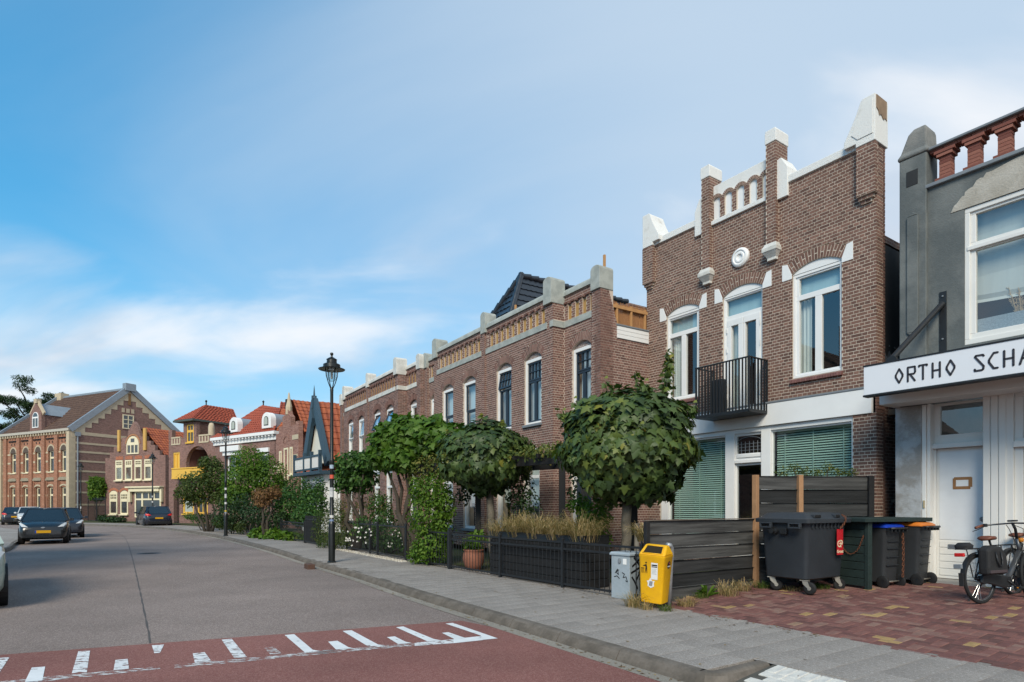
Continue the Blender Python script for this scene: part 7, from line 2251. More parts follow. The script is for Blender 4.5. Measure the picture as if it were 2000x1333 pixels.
def tile_rows(root, l0, r0, l1, r1, m, name='roof', n=12, wave=.30, lift=.05):
    """a roof plane as lapped, wavy tile courses; l0-r0 is the eave, l1-r1 the ridge"""
    l0, r0, l1, r1 = map(Vector, (l0, r0, l1, r1))
    nv = (r0 - l0).cross(l1 - l0)
    if nv.length < 1e-6: nv = (r0 - l0).cross(r1 - l0)
    nv.normalize()
    if nv.z < 0: nv = -nv
    base = MB(); base.add([tuple(l0), tuple(r0), tuple(r1), tuple(l1)], [(0, 1, 2, 3)])
    ro = base.build(name, m, root)
    for k in range(n):
        t0 = k / n; t1 = min(1., (k + 1.15) / n)
        a0, b0 = l0.lerp(l1, t0), r0.lerp(r1, t0); a1, b1 = l0.lerp(l1, t1), r0.lerp(r1, t1)
        q = MB(); c = max(2, int((b0 - a0).length / wave) * 4)
        A = [a0.lerp(b0, j / c) + nv * (lift + .03 * math.sin(j * math.pi / 2)) for j in range(c + 1)]
        Bq = [a1.lerp(b1, j / c) + nv * (.01 + .03 * math.sin(j * math.pi / 2)) for j in range(c + 1)]
        q.loft([[p - nv * (lift + .02) for p in A], A], close=False, caps=False); q.loft([A, Bq], close=False, caps=False)
        q.build('tile_course', m, ro, smooth=False)
    return ro
# ---- large gabled house (left)
LH = thing('large_house', 'large brick house with five tall arched windows, sandstone stepped verge and dormer', 'house', (-42.83, 58.0, .0), rad(154.367))
LW, LG = 12.75, 11.9
bays = [1.25, 3.45, 5.75, 8.0, 10.4]
wl_ = MB(); hol = []
for c in bays: hol += [(c - .50, c + .50, 4.95, 7.05), (c - .50, c + .50, 1.15, 3.45)]
slab(wl_, .45, LW - .35, .0, 8.75, hol, -.35, 0)
for c in bays:                                   # round heads over the upper windows
    pass
wl_.build('wall', m_orange, LH)
for c in bays:
    rb2 = MB(); rm_ = MB(); ring_bricks(rb2, rm_, c - .52, c + .52, 7.05, .51, .16, .02, 13, split=False, back=.05)
    rb2.build('arch_ring', m_sand, LH)
    q = MB(); arch_fill(q, c - .52, c + .52, 7.05, 7.051, .50, .004, .012); q.build('tympanum', mat('dark_tympanum', (.10, .075, .06), .8, .3, 10.), LH)
    fwin(LH, c - .42, c + .42, 4.98, 7.04, .0, m_cream2, .09, 1, .68, (1, 1), rec=.18)
    fwin(LH, c - .42, c + .42, 1.2, 3.40, .0, m_cream2, .09, 1, .66, (1, 1), rec=.18)
    MB().prism([(c - .75, 4.10), (c + .75, 4.10), (c + .75, 4.22), (c + .5, 4.42), (c - .5, 4.42), (c - .75, 4.22)], 0, .16).build('hood_mould', mat('weathered_hood', (.30, .26, .19), .85, .2, 3.), LH, bevel=.02)
    q = MB(); ring_bricks(q, MB(), c - .55, c + .55, 3.42, .16, .16, .05, 9, split=False); q.build('lintel_arch', m_sand, LH)
    for s in (-1, 1):
        MB().box(c + s * .62 - .05, c + s * .62 + .05, 0, .10, .3, 3.9).build('reveal_shaft', m_orange, LH)
        MB().box(c + s * .28 - .06, c + s * .28 + .06, .003, .02, 7.85, 8.05).build('diamond_hole', m_trim, LH)
    for k in range(6): MB().box(c - .72 + .26 * k, c - .60 + .26 * k, 0, .10, 8.18, 8.34).build('corbel', m_trim, LH)
for c in [0.0, 2.35, 4.6, 6.9, 9.2, 11.75]:
    if c > .1: MB().box(c - .28, c + .28, 0, .16, .1, 8.6).build('pilaster', m_orange, LH)
for z in (2.60, 5.05 - .08, 6.0, 6.9):
    for a, b in zip([.45] + [c + .52 for c in bays], [c - .52 for c in bays] + [LW - .35]):
        MB().box(a, b, .003, .022, z - .08, z + .10).build('stone_band', m_sand, LH)
MB().box(-.02, .45, -.4, .22, 0, 8.85).build('corner_quoin', m_sand, LH, bevel=.02)
MB().box(LW - .35, LW + .05, -.4, .22, 0, 8.85).build('corner_quoin', m_sand, LH, bevel=.02)
MB().box(-.05, LW + .05, -.4, .30, 8.86, 9.12).build('cornice', mat('stone_cornice', (.45, .42, .36), .8, .12), LH, bevel=.03)
for k in range(26): MB().box(.3 + .48 * k, .45 + .48 * k, .0, .25, 8.62, 8.85).build('cornice_bracket', m_sand, LH)
gb = MB(); pk = 5.6; pz = 13.9                      # gable end, local y runs back as negative
gpoly = [(0, 0), (LG, 0), (LG, 9.2), (pk, pz), (0, 9.0)]
gb.prism([(y, z) for y, z in gpoly], 0, .35)
gb.v = [(-.002 + (.35 - y) if True else 0, -x, z) for x, y, z in gb.v]
gb.v = [(x - .0, y, z) for x, y, z in gb.v]
gb.build('gable_wall', m_pk2, LH, fix=True)
for z, h in ((8.55, .32), (7.65, .2), (6.8, .2), (5.9, .18), (4.9, .18), (3.9, .18), (2.8, .18), (1.6, .18)):
    MB().box(-.03, -.005, -LG, -.4, z, z + h).build('stone_band', m_sand, LH)
vg = MB(); ns = 9
for s, e in ((0, 1), (1, -1)):
    for k in range(ns):
        a = k / ns; b = (k + 1) / ns
        if s == 0: y0, y1 = pk * a, pk * b; zlo = 9.0 + (pz - 9.0) * a - .75; zh0 = 9.0 + (pz - 9.0) * a; zh1 = 9.0 + (pz - 9.0) * b
        else: y0, y1 = LG - (LG - pk) * a, LG - (LG - pk) * b; zlo = 9.2 + (pz - 9.2) * a - .75; zh0 = 9.2 + (pz - 9.2) * a; zh1 = 9.2 + (pz - 9.2) * b
        q = MB(); q.prism([(y0, zlo), (y1, zlo), (y1, zh1), (y0, zh0)], 0, .03); q.v = [(-.035 + y, -x, z) for x, y, z in q.v]; q.build('verge_step', m_sand, LH, fix=True)
cp = MB()
cp.bar((-.02, .15, 8.98), (-.02, -pk, pz + .12), .55, .28, (1, 0, 0)); cp.build('verge_coping', m_zinc, LH)
cp = MB(); cp.bar((-.02, -LG - .2, 9.08), (-.02, -pk, pz + .12), .55, .28, (1, 0, 0)); cp.build('verge_coping', m_zinc, LH)
MB().box(-.30, .28, -pk - .55, -pk + .55, pz - .25, pz + .55).build('gable_cap', m_zinc, LH, bevel=.03)
MB().box(-.08, -.03, -pk - .12, -pk + .12, 12.2, 13.4).build('wall_anchor', mat('rust_brown', (.22, .12, .05), .8, .2), LH)
q = MB(); slab(q, 4.85, 6.05, 9.7, 11.2, [], 0, .02)
gwin = part_root('gable_window', LH)
gw_ = MB(); ps = sash(gw_, 4.87, 6.03, 9.65, 11.15, 2, 3, 0, .06, .10, .07); gw_.v = [(-.03 - y, -x, z) for x, y, z in gw_.v]; gw_.build('window_frame', m_cream2, gwin, fix=True)
gp2 = MB()
for p in ps: gp2.box(p[0], p[1], 0, .02, p[2], p[3])
gp2.v = [(-.03 - y, -x, z) for x, y, z in gp2.v]; gp2.build('pane', m_farg, gwin, fix=True)
for k, (c, w2) in enumerate(((4.95, .3), (5.45, .34), (5.95, .3))):
    q = MB().box(c - w2 / 2, c + w2 / 2, 0, .03, 11.35, 11.8); q.v = [(-.005 - y, -x, z) for x, y, z in q.v]; q.build('keystone', m_sand, gwin, fix=True)
tile_rows(LH, (-.0, .15, 9.05), (LW + .05, .15, 9.05), (-.0, -pk, pz), (LW + .05, -pk, pz), m_rbn, n=16)
MB().bar((0, -pk, pz + .05), (LW, -pk, pz + .05), .3, .2).build('ridge', m_zinc, LH)
MB().bar((LW, .15, 9.1), (LW, -pk, pz + .1), .5, .28, (1, 0, 0)).build('verge_coping', m_zinc, LH)
MB().box(LW - .9, LW + .3, -pk - .5, -pk + .4, pz - .6, pz + .5).build('chimney', m_sand, LH, bevel=.03)
back = MB(); back.box(.4, LW, -LG, -.4, .1, 8.9); back.build('body', m_pk2, LH)
dm = MB(); dm.prism([(5.15, 9.15), (7.25, 9.15), (7.25, 10.9), (6.2, 12.1), (5.15, 10.9)], -.35, .0); dmo = dm.build('dormer', m_pk2, LH)
q = MB(); q.bar((5.0, -.17, 10.85), (6.2, -.17, 12.2), .45, .16, (0, 1, 0)).bar((7.4, -.17, 10.85), (6.2, -.17, 12.2), .45, .16, (0, 1, 0)); q.box(5.95, 6.45, -.4, .05, 12.0, 12.45); q.build('dormer_coping', m_sand, dmo)
q = MB(); sash(q, 5.62, 6.72, 9.5, 10.55, 2, 1, .0, .06, .09, .08); arch_fill(q, 5.62, 6.72, 10.55, 10.551, .54, .0, .05); q.build('dormer_window', m_white, dmo)
q = MB().box(5.72, 6.62, .0, .02, 9.6, 10.5); arch_fill(q, 5.74, 6.60, 10.62, 10.621, .40, .05, .06); q.build('dormer_pane', m_farg, dmo)
q = MB(); q.add([(5.1, -.1, 10.8), (6.2, -.1, 12.0), (6.2, -4.2, 12.0), (5.1, -2.6, 10.8), (7.3, -.1, 10.8), (7.3, -2.6, 10.8)], [(0, 1, 2, 3), (1, 4, 5, 2)]); q.build('dormer_roof', m_zinc, dmo, fix=True)
q = MB().box(5.2, 7.2, -2.4, -.36, 9.2, 10.8); q.build('dormer_cheek', m_pk2, dmo)
dp2 = MB().tube([(-.06, -.55, 8.5), (-.06, -.55, .1)], .07, 8); dp2.box(-.14, .02, -.8, -.3, 8.4, 8.8); dp2.build('downpipe', m_zinc, LH)
# ---- small stepped-gable house
SHs = thing('stepped_gable_house', 'small brick house with stepped gable, yellow corner shafts and cream shop window', 'house', (-31.17, 54.0, 0.), rad(157.75))
def stepped(u0, u1):
    pts = [(.25, 0), (8.40, 0), (8.40, 6.15), (7.75, 6.15), (7.75, 6.65), (7.2, 6.65), (7.2, 7.15), (6.70, 7.15), (6.70, 7.6), (6.1, 7.6), (6.1, 8.0), (5.3, 8.0), (5.2, 8.6), (4.42, 9.45), (4.1, 9.1), (3.75, 8.5), (3.5, 8.0), (2.75, 8.0), (2.75, 7.55), (2.15, 7.55), (2.15, 7.15), (1.6, 7.15), (1.6, 6.65), (1.0, 6.65), (1.0, 6.2), (.25, 6.2)]
    return pts
MB().prism(stepped(0, 1), -.3, 0).build('wall', m_pk2, SHs)
for (a, b) in ((6.2, 6.5), (2.65, 3.0)): MB().box(a, b, .0, .16, 6.7, 8.72).build('corner_shaft', mat('yellow_stone', (.55, .33, .10), .8, .12, 3.), SHs, bevel=.02)
q = MB(); sash(q, 3.68, 5.32, 6.4, 7.35, 3, 1, .0, .08, .12, .12); arch_fill(q, 3.68, 5.32, 7.35, 7.351, .72, .0, .07); q.build('gable_window', m_cream2, SHs)
q = MB().box(3.85, 4.2, .0, .04, 6.5, 7.25).box(4.32, 4.68, .0, .04, 6.5, 7.25).box(4.8, 5.15, .0, .04, 6.5, 7.25).box(4.25, 4.75, .0705, .075, 7.5, 7.85); q.build('gable_pane', m_farg, SHs)
q = MB(); ring_bricks(q, MB(), 3.6, 5.4, 7.35, .79, .14, .05, 15, split=False); q.build('arch_ring', mat('orange_voussoir', (.42, .20, .10), .8, .2, 9.), SHs)
for (a, b) in ((5.91, 6.89), (4.60, 5.57), (3.31, 4.26), (1.96, 2.94)):
    fwin(SHs, a, b, 3.98, 5.86, .12, m_cream2, .13, 1, .70, (3, 2), glass=m_farc)
    q = MB()
    for k in range(5): q.box(a + (b - a) * k / 5, a + (b - a) * (k + .9) / 5, .0, .03, 5.93, 6.22 + (.06 if k == 2 else 0))
    q.build('flat_arch', mat('orange_voussoir2', (.40, .15, .085), .8, .25, 3.), SHs)
for (a, b) in ((6.65, 7.72), (5.16, 6.20)):
    fwin(SHs, a, b, .78, 2.78, .12, m_cream2, .13, 1, .66, (4, 2), arch=.22)
    q = MB(); ring_bricks(q, MB(), a - .05, b + .05, 2.82, .25, .22, .03, 9, split=False); q.build('arch_ring', mat('orange_voussoir2', (.40, .15, .085)), SHs)
q = MB(); slab(q, .75, 4.20, .5, 2.85, [(.9, 3.1, .9, 2.1), (3.3, 4.05, .6, 2.1), (.9, 1.55, 2.25, 2.75), (1.65, 2.3, 2.25, 2.75), (2.4, 3.1, 2.25, 2.75), (3.3, 4.05, 2.25, 2.75)], .0, .08); so3 = q.build('shop_window', m_cream2, SHs)
MB().box(.9, 4.1, .01, .03, .6, 2.75).build('shop_pane', m_farg, so3)
MB().box(.40, 5.0, .0, .50, 3.22, 3.36).box(.7, 4.6, .0, .35, 2.88, 3.20).build('shop_cornice', m_cream2, SHs, bevel=.03)
for u in (.55, 4.7): MB().prism([(u - .12, 1.9), (u + .12, 1.9), (u + .12, 3.2), (u - .12, 3.2)], 0, .30).build('console', m_cream2, SHs, bevel=.06)
tile_rows(SHs, (.5, -.3, 6.0), (.5, -8, 6.0), (3.6, -.3, 8.9), (3.6, -8, 8.9), m_rt2, n=12)
tile_rows(SHs, (8.2, -.3, 6.0), (8.2, -8, 6.0), (4.9, -.3, 8.9), (4.9, -8, 8.9), m_rt2, n=8)
MB().box(.6, 8.1, -8, -.32, 0, 5.95).build('body', m_pk2, SHs)
# ---- villa with the yellow joinery
VL = thing('villa', 'brick villa with round loggia arch, yellow windows and red tiled corner tower', 'house', (-23.67, 48.0, .0), rad(150.96))
vw = MB()
slab(vw, .0, 6.6, .0, 7.30, [(1.05, 4.15, 3.9, 6.5), (5.1, 5.9, .2, 2.8), (3.1, 4.6, .9, 2.45), (1.25, 2.6, .9, 2.45), (5.04, 5.95, 4.15, 6.12), (3.12, 4.08, 6.85, 7.31)], -.3, 0)
slab(vw, 2.76, 4.52, 7.3, 8.55, [(3.12, 4.08, 7.3, 8.38)], -.3, 0)
vw.box(4.52, 6.6, -.3, 0, 7.30, 7.32).box(.9, 1.2, -.3, .02, 7.3, 8.0).box(6.1, 6.6, -.3, .02, 7.3, 8.05)
vw.box(2.76, 3.0, -3., -.3, 7.3, 8.55).box(0, 6.6, -7, -2.0, 0, 7.2)
vw.build('wall', m_pk2, VL)
q = MB(); rm_ = MB(); ring_bricks(q, rm_, 1.05, 4.15, 5.0, 1.5, .22, .012, 29, split=False); q.build('arch_ring', m_pk2, VL)
q = MB(); cx_, cz_, r2_ = arch_geo(1.05, 4.15, 5.0, 1.5)
for s in (-1, 1):                                     # spandrels fill the corners of the arch opening
    pts = [(cx_ + s * 1.55, 5.0)] + [(cx_ + s * r2_ * math.sin(t), cz_ + r2_ * math.cos(t)) for t in [1.53 - .153 * k for k in range(11)]] + [(cx_, 6.52), (cx_ + s * 1.56, 6.52)]
    q.prism(pts, -.28, -.004)
q.build('spandrel', m_pk2, VL)
MB().box(.9, 4.3, -1.9, -1.8, 3.8, 6.4).box(4.15, 4.3, -1.8, -.3, 3.8, 6.4).build('loggia_wall', mat('loggia_brick', (.16, .075, .06), .9, .2, 8.), VL)
fwin(VL, 1.3, 3.4, 3.95, 6.1, -1.6, m_ochre, .16, 3, .66, (6, 2))
MB().box(4.2, 5.05, .0, .7, 3.88, 4.62).box(.9, 4.2, .55, .7, 3.88, 4.62).box(.9, 5.05, .0, .75, 4.62, 4.72).box(.9, 5.05, .0, .75, 3.80, 3.88).build('balcony', m_ochre, VL, bevel=.02)
fwin(VL, 5.06, 5.93, 4.19, 6.10, .04, m_ochre, .10, 2, glass=m_ochre, name='shutter')
fwin(VL, 3.14, 4.06, 6.87, 8.36, .04, m_ochre, .10, 2, .62, (2, 1))
fwin(VL, 3.12, 4.58, .92, 2.43, .04, m_ochre, .16, 1, glass=m_farc); fwin(VL, 1.27, 2.58, .92, 2.43, .04, m_ochre, .14, 2)
q = MB().box(5.1, 5.9, -1.2, -1.1, .2, 2.9).box(5.1, 5.9, -1.2, 0, .1, .22); q.build('porch', m_trim, VL)
for a, b in ((1.10, 2.40), (4.93, 6.18)):
    q = MB().box(a, b, -.15, .05, 6.74, 6.86).box(a, b, -.15, .05, 7.30, 7.42)
    for k in range(4): q.box(a + (b - a) * k / 3.4, a + (b - a) * k / 3.4 + .15, -.15, .02, 6.86, 7.3)
    q.build('parapet_rail', m_sand, VL)
MB().lathe([(.0, 8.35), (.15, 8.30), (.22, 8.1), (.24, 7.9), (.24, 7.3)], 12, (1.0, -.15, 0)).build('pinnacle', m_sand, VL, smooth=True)
E0v, E1v = 2.55, 5.2
tile_rows(VL, (5.2, .35, 8.75), (2.75, .35, 8.75), (3.9, -1.5, 10.2), (3.6, -1.5, 10.2), m_rt, n=9)
tile_rows(VL, (2.75, .35, 8.75), (2.75, -4.0, 8.75), (3.6, -1.5, 10.2), (3.6, -4, 10.2), m_rt, n=9)
MB().box(2.60, 5.3, -3.5, .45, 8.58, 8.74).build('eaves', mat('dark_eaves', (.07, .09, .08), .6, .1), VL, bevel=.02)
MB().lathe([(.05, 0), (.05, .25), (.10, .32), (.05, .42), (0, .45)], 8, (3.7, -1.5, 10.2)).build('finial', m_trim, VL)
MB().box(2.76, 4.52, -3.4, -.3, 7.3, 8.6).build('tower', m_orange, VL)
# ---- white-corniced villa next to it
WV = thing('corniced_house', 'brick house with white cornice, two round dormers and red tiled hip roof', 'house', (-16.39, 42.0, .0), rad(145.55))
q = MB(); slab(q, .3, 8.3, 0, 6.5, [(4.7, 6.8, 3.6, 5.9), (1.2, 2.4, 3.4, 5.4)], -.3, 0); q.box(.3, 8.3, -6, -2., 0, 6.4); q.box(.3, .6, -6, 0, 0, 6.4); q.build('wall', m_pk2, WV)
q = MB().box(.1, 8.4, -.3, .35, 6.62, 6.85).box(.2, 8.35, -.3, .12, 6.25, 6.60)
for k in range(20): q.box(.3 + .41 * k, .45 + .41 * k, .1, .3, 6.50, 6.62)
q.build('cornice', m_white, WV, bevel=.02)
MB().box(4.5, 7.0, .0, .35, 5.7, 6.1).box(4.6, 6.9, .0, .2, 5.4, 5.7).build('awning_board', m_white, WV, bevel=.02)
fwin(WV, 4.75, 6.75, 3.65, 5.35, -.1, m_white, .14, 2); fwin(WV, 1.25, 2.35, 3.45, 5.35, .04, m_white, .14, 1)
MB().box(1.1, 2.5, .0, .12, 5.45, 5.75).build('lintel', m_white, WV)
tile_rows(WV, (8.5, .2, 6.85), (.2, .2, 6.85), (6.6, -3.0, 9.7), (3.0, -2.2, 9.0), m_rt, n=12)
tile_rows(WV, (4.6, -.2, 6.9), (.1, -.2, 6.9), (3.2, -2.2, 8.9), (-1.0, -2.2, 8.9), m_rt2, n=10)
tile_rows(WV, (8.6, .2, 6.85), (8.6, -6, 6.85), (6.6, -3.0, 9.7), (6.6, -6, 9.7), m_rt, n=10)
tile_rows(WV, (3.0, -2.0, 8.6), (3.0, -6, 8.6), (4.2, -3.0, 9.75), (4.2, -6, 9.75), m_rt, n=6)
MB().lathe([(.05, 0), (.05, .2), (.1, .28), (0, .4)], 8, (6.5, -3, 9.7)).build('finial', m_trim, WV)
MB().tube([(2.6, -2.6, 8.8), (2.6, -2.6, 9.7)], .25, 8).build('flue', m_trim, WV)
for c in (5.65, 1.45):
    q = MB(); arch_fill(q, c - .55, c + .55, 7.15, 7.75, .54, -.4, .05, 12); do = q.build('round_dormer', m_white, WV, bevel=.02)
    q = MB(); arch_fill(q, c - .26, c + .26, 7.35, 7.75, .255, .055, .075, 10); q.build('dormer_rim', m_trim, do)
    q = MB(); arch_fill(q, c - .21, c + .21, 7.40, 7.75, .205, .0752, .085, 10); q.build('dormer_pane', m_farc, do)
    q = MB(); A = [(c + .52 * math.cos(math.pi * k / 10), 7.75 + .52 * math.sin(math.pi * k / 10)) for k in range(11)]
    q.loft([[(x, -.38, z) for x, z in [(c + .52, 7.1)] + A + [(c - .52, 7.1)]], [(x, -2.0, z) for x, z in [(c + .52, 7.1)] + A + [(c - .52, 7.1)]]], close=False, caps=False); q.build('dormer_barrel', m_zinc, do, smooth=True)
# ---- pink brick gable house
PG = thing('pink_gable_house', 'pinkish brick house front with stepped gable and tall narrow cream windows', 'house', (-13.59, 38.0, 0.), rad(133.33))
MB().prism([(.0, 0), (3.6, 0), (3.6, 6.45), (3.1, 6.45), (3.1, 6.9), (2.5, 6.9), (2.5, 7.5), (2.15, 7.6), (1.82, 8.2), (1.5, 7.6), (1.2, 7.4), (1.2, 6.8), (.45, 6.8), (.45, 7.0), (.0, 7.0)], -.3, 0).build('wall', m_pk, PG)
for (a, b, z0, z1) in ((2.6, 2.98, 3.9, 5.25), (1.55, 2.22, 3.2, 5.4), (.85, 1.28, 3.6, 5.4)): fwin(PG, a, b, z0, z1, .10, m_cream2, .11, 1)
for (a, b) in ((.02, .5), (.02, .45)): pass
MB().box(.0, .9, .0, .03, 5.85, 6.15).box(.1, .7, .0, .03, 4.75, 4.9).build('stone_band', m_sand, PG)
q = MB(); ring_bricks(q, MB(), 1.5, 2.3, 5.75, .39, .12, .03, 11, split=False); q.build('arch_ring', m_pk, PG)
MB().box(1.55, 3.3, .0, .7, 3.2, 3.28).box(1.55, 3.3, .64, .70, 4.1, 4.2).box(1.55, 1.63, .62, .7, 3.2, 4.2).box(3.22, 3.3, .62, .7, 3.2, 4.2).box(2.4, 2.48, .62, .7, 3.2, 4.2).build('balcony', m_cream2, PG)
MB().lathe([(.22, 7.6), (.22, 8.1), (.12, 8.5), (.05, 9.0), (0, 9.1)], 8, (1.82, -.15, 0)).build('pinnacle', m_sand, PG)
MB().box(.3, 3.3, -6, -.31, 0, 6.4).build('body', m_pk2, PG)
tile_rows(PG, (-.1, -.35, 6.3), (-.1, -6, 6.3), (1.7, -.35, 8.6), (1.7, -6, 8.6), m_rt2, n=9)
tile_rows(PG, (3.7, -.35, 6.3), (3.7, -6, 6.3), (1.9, -.35, 8.6), (1.9, -6, 8.6), m_rt2, n=9)
q = MB().bar((-1.2, -1.5, 5.9), (-.4, -1.5, 7.5), .2, .22, (0, 1, 0)).bar((-.4, -1.5, 7.5), (1.3, -1.5, 7.7), .2, .22, (0, 1, 0)); q.build('barge_board', m_white, PG)
MB().prism([(-1.2, 3), (1.3, 3), (1.3, 7.6), (-.4, 7.4), (-1.2, 5.8)], -1.9, -1.6).build('side_gable', m_pk2, PG)
# ---- timbered gable house
TG = thing('timbered_gable_house', 'white house with steep blue-trimmed gable, balcony and orange tiled roof', 'house', (-10.93, 34.0, .0), rad(127.66))
m_bl2 = mat('slate_blue_paint', (.040, .075, .105), .5, .1)
q = MB().prism([(2.0, 4.0), (-1.35, 4.0), (.45, 7.3)], -.35, -.05); q.build('gable_panel', mat('ivory_boards', (.70, .67, .58), .6, .08, 4., streak=True), TG)
q = MB(); q.bar((2.2, .15, 3.9), (.5, .15, 7.6), .55, .20, (0, 1, 0)).bar((-1.6, .15, 3.9), (.44, .15, 7.6), .55, .20, (0, 1, 0)); q.build('barge_board', m_bl2, TG)
q = MB(); q.prism([(.5, 6.2), (.62, 6.6), (.48, 7.2), (.34, 6.6)], .1, .35).box(.40, .56, .05, .3, 7.2, 7.9); q.lathe([(.07, 7.6), (.14, 7.75), (.06, 7.9), (.03, 8.3), (0, 8.55)], 8, (.47, .17, 0)); q.build('finial', m_bl2, TG)
tile_rows(TG, (2.25, .1, 3.9), (2.25, -2.6, 3.9), (.5, .1, 7.6), (.5, -2.6, 7.6), m_rt2, n=10)
tile_rows(TG, (-1.65, .1, 3.9), (-1.65, -2.6, 3.9), (.44, .1, 7.6), (.44, -2.6, 7.6), m_rt2, n=10)
tile_rows(TG, (4.6, -.4, 3.6), (-4.5, -.4, 3.6), (4.6, -3.2, 7.3), (-4.5, -3.2, 7.3), m_rt2, n=12)
MB().box(-4.5, 4.6, -3.4, -3.0, 7.25, 7.42).build('ridge', m_rt2, TG)
for u in (2.4, 3.4): MB().tube([(u + 1.0, -3.4, 7.3), (u + 1.0, -3.4, 8.1)], .12, 8).build('chimney_pot', m_trim, TG)
q = MB().box(-4.5, 4.6, -7, -.45, 0, 3.6); q.build('wall', m_white, TG)
bayw = MB().prism([(-1.5, 0), (2.0, 0), (2.0, 3.3), (-1.5, 3.3)], -.4, .35); bayw.build('bay', m_white, TG)
MB().box(-1.9, 2.5, -.4, .75, 3.30, 3.50).build('bay_roof', m_bl2, TG, bevel=.02)
for (a, b) in ((-1.45, -.75), (1.2, 1.9)): fwin(TG, a, b, 1.2, 3.0, .42, m_bl2, .10, 2, .55, (2, 2))
MB().box(-.5, .9, .35, .38, .3, 2.9).build('bay_window', m_farg, TG)
bl3 = MB().box(-1.9, 2.4, .62, .72, 4.28, 4.38).box(-1.9, 2.4, .62, .72, 3.58, 3.68)
for u in (-1.9, -.6, .6, 2.3): bl3.box(u, u + .14, .58, .74, 3.5, 4.6)
bo3 = bl3.build('balcony_rail', m_bl2, TG)
bme2 = MB().box(-.035, .035, -.02, .02, 0, .6).mesh('baluster', m_white)
for k in range(26): inst('baluster', bme2, bo3, (-1.8 + .16 * k, .67, 3.68))
# ---- hedge block, railing and bed beside the small house, pine behind
def atw(x, y, d): return at(x, y, d)
shrub('hedge_block', 'square clipped light green hedge beside the small stepped-gable house', 'hedge', [B(189, 945, 57, 14, 14, 500), B(189, 965, 57, 14, 14, 500), B(196, 950, 57, 11, 16, 300), B(182, 955, 57, 8, 16, 220)], .22, m_bright, 'oval', 101, shell=.6)
shrub('bed_shrubs', 'low shrubs at the foot of the small stepped-gable house', 'plants', [B(215, 1013, 53, 14, 5, 120), B(235, 1015, 52.5, 12, 5, 100), B(200, 1012, 54, 8, 6, 80), B(222, 1016, 52, 8, 4, 60)], .2, m_dark, 'oval', 102)
fence('iron_fence', 'dark railing below the square clipped hedge', Vector(at(206, 0, 55)[:2]), Vector(at(172, 0, 57)[:2]), [0., .5, 1.], h=2.2, sp=.12, double=True)
pine = thing('pine_tree', 'tall dark pine tree rising behind the large gabled house', 'tree', (-67., 82., 0.))
pk_ = MB(); limb(pk_, (0, 0, 0), (1.0, 0, 15.0), .55, .25, 4, 8, .02)
pts_p = []
for (x, y, r_) in ((70, 760, 26), (95, 775, 20), (50, 785, 22), (22, 785, 16), (30, 810, 22), (10, 830, 20), (60, 805, 26), (-20, 820, 26), (20, 850, 26), (-30, 860, 30), (100, 790, 14), (128, 776, 8), (45, 825, 24), (85, 800, 18)):
    p = at(x, y, 82); q_ = (p[0] + 67., p[1] - 82. + (x % 7) - 3, p[2])
    limb(pk_, (.6, 0, max(6, q_[2] - 3)), q_, .14, .04, int(x + y), 4, .06)
    s = 82 / FL
    gq = random.Random(x * 3 + y)
    for k in range(7):
        pts_p.append((q_[0] + gq.uniform(-1, 1) * r_ * s * .7, q_[1] + gq.uniform(-1, 1) * r_ * s * .6, q_[2] + gq.uniform(-.6, .6) * r_ * s * .7, r_ * s * .42, r_ * s * .42, r_ * s * .26, 150))
pk_.build('trunk', m_barkd, pine, smooth=True)
leaves_obj('crown', leaf_sets(pts_p, .34, 110, .3, -.3, .8, .9, .3), 'narrow', m_dark, pine)
# strip of planting and more rooftops closing the view at the far left
shrub('far_tree', 'dark tree crowns closing the view left of the large gabled house', 'tree', [B(-30, 930, 88, 50, 50, 1300), B(5, 985, 86, 30, 30, 500), B(-70, 960, 90, 60, 60, 1200)], .5, m_dark, 'oval', 111, shell=.3)

# ------------------------------------------------------------------ house across the road (mirrored in the window panes) and leaf litter
OP = thing('opposite_house', 'brick house with steep dark tiled gable across the road', 'house', (-17.5, 15.5, .1), rad(-58))
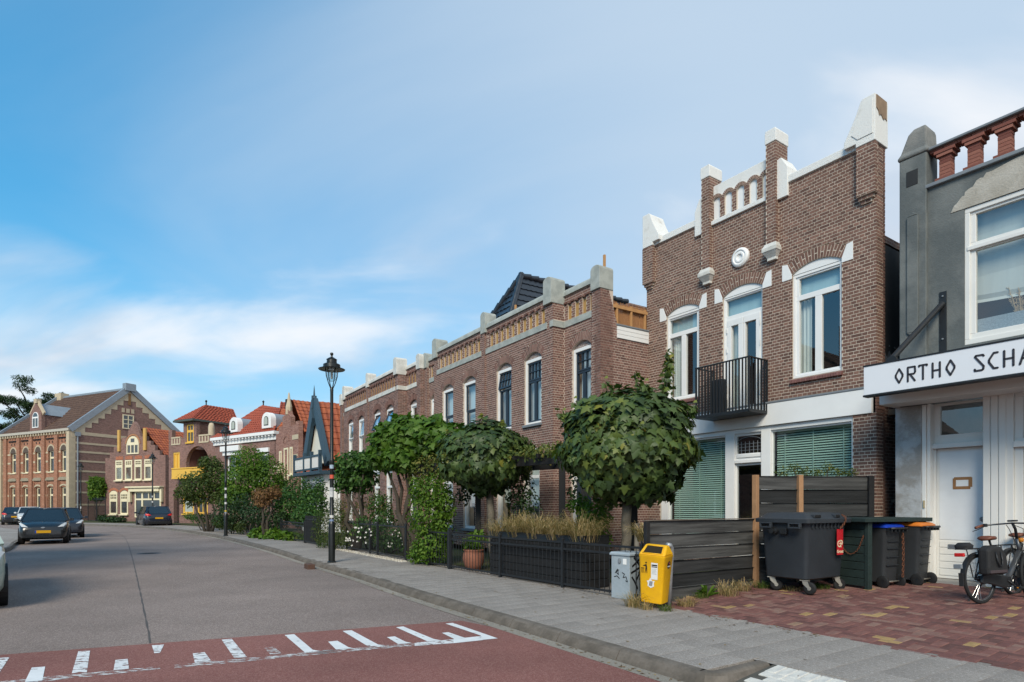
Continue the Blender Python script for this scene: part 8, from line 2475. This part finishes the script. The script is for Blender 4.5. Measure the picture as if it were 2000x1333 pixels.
# local x runs along the street front, +y faces the street
MB().prism([(0, 0), (9.5, 0), (9.5, 5.6), (4.75, 10.2), (0, 5.6)], -.3, 0).build('gable_wall', m_bt2, OP)
MB().box(.05, 9.45, -10, -.31, 0, 5.55).build('wall', m_bt2, OP)
tile_rows(OP, (-.3, .2, 5.4), (-.3, -10, 5.4), (4.75, .2, 10.35), (4.75, -10, 10.35), m_rbn, n=14)
tile_rows(OP, (9.8, .2, 5.4), (9.8, -10, 5.4), (4.75, .2, 10.35), (4.75, -10, 10.35), m_rbn, n=14)
for (a, b, z0, z1) in ((1.0, 2.6, .9, 2.7), (3.9, 5.6, .9, 2.7), (1.2, 2.4, 3.6, 5.2), (4.1, 5.3, 3.6, 5.2), (7.0, 8.2, 3.6, 5.2), (4.2, 5.2, 6.6, 8.0)): fwin(OP, a, b, z0, z1, .12, m_white, .1, 2)
q = MB(); slab(q, 7.0, 8.2, .0, 2.7, [(7.1, 8.1, .0, 2.1), (7.1, 8.1, 2.2, 2.6)], .0, .1); do2 = q.build('door_frame', m_white, OP)
MB().box(7.1, 8.1, .01, .06, .05, 2.1).build('door', m_blue, do2); MB().box(7.1, 8.1, .01, .03, 2.2, 2.6).build('door_light', m_farg, do2)
MB().box(6.2, 6.9, -4.4, -3.7, 8.2, 11.2).build('chimney', m_bt2, OP)
ll = MB(); gl = random.Random(77)
def litter(p, z):
    s = gl.uniform(.012, .032); a = gl.random() * 6.28; c, q = math.cos(a), math.sin(a)
    ll.add([(p.x - c * s, p.y - q * s, z), (p.x + q * s * .5, p.y - c * s * .5, z + gl.uniform(0, .006)), (p.x + c * s, p.y + q * s, z + .003), (p.x - q * s * .5, p.y + c * s * .5, z + gl.uniform(0, .006))], [(0, 1, 2, 3)], gl.random())
for k in range(260):
    t = gl.random() ** 1.6 * 24; litter(K0 + DV * t + NV * gl.uniform(-.16, -.01), .010)
for k in range(260):
    t = gl.random() * 13; litter(K0 + DV * t + NV * (2.45 - abs(gl.gauss(0, .16))), .124)
for k in range(120):
    p = Vector(G(gl.uniform(1340, 1700), gl.uniform(1150, 1175), .18)); litter(p, fz(p.x, p.y) + .008)
for k in range(60):
    litter(K0 + DV * gl.uniform(-1, 12) + NV * gl.uniform(.2, 2.3), .124)
tag(ll.build('leaf_litter', mat('dead_leaf', None, .8, .15, 20., tone=[(0, (.10, .055, .025)), (.6, (.19, .12, .05)), (1, (.30, .22, .10))])), 'scattered dead leaves along the kerb and fences', 'leaves', kind='stuff')
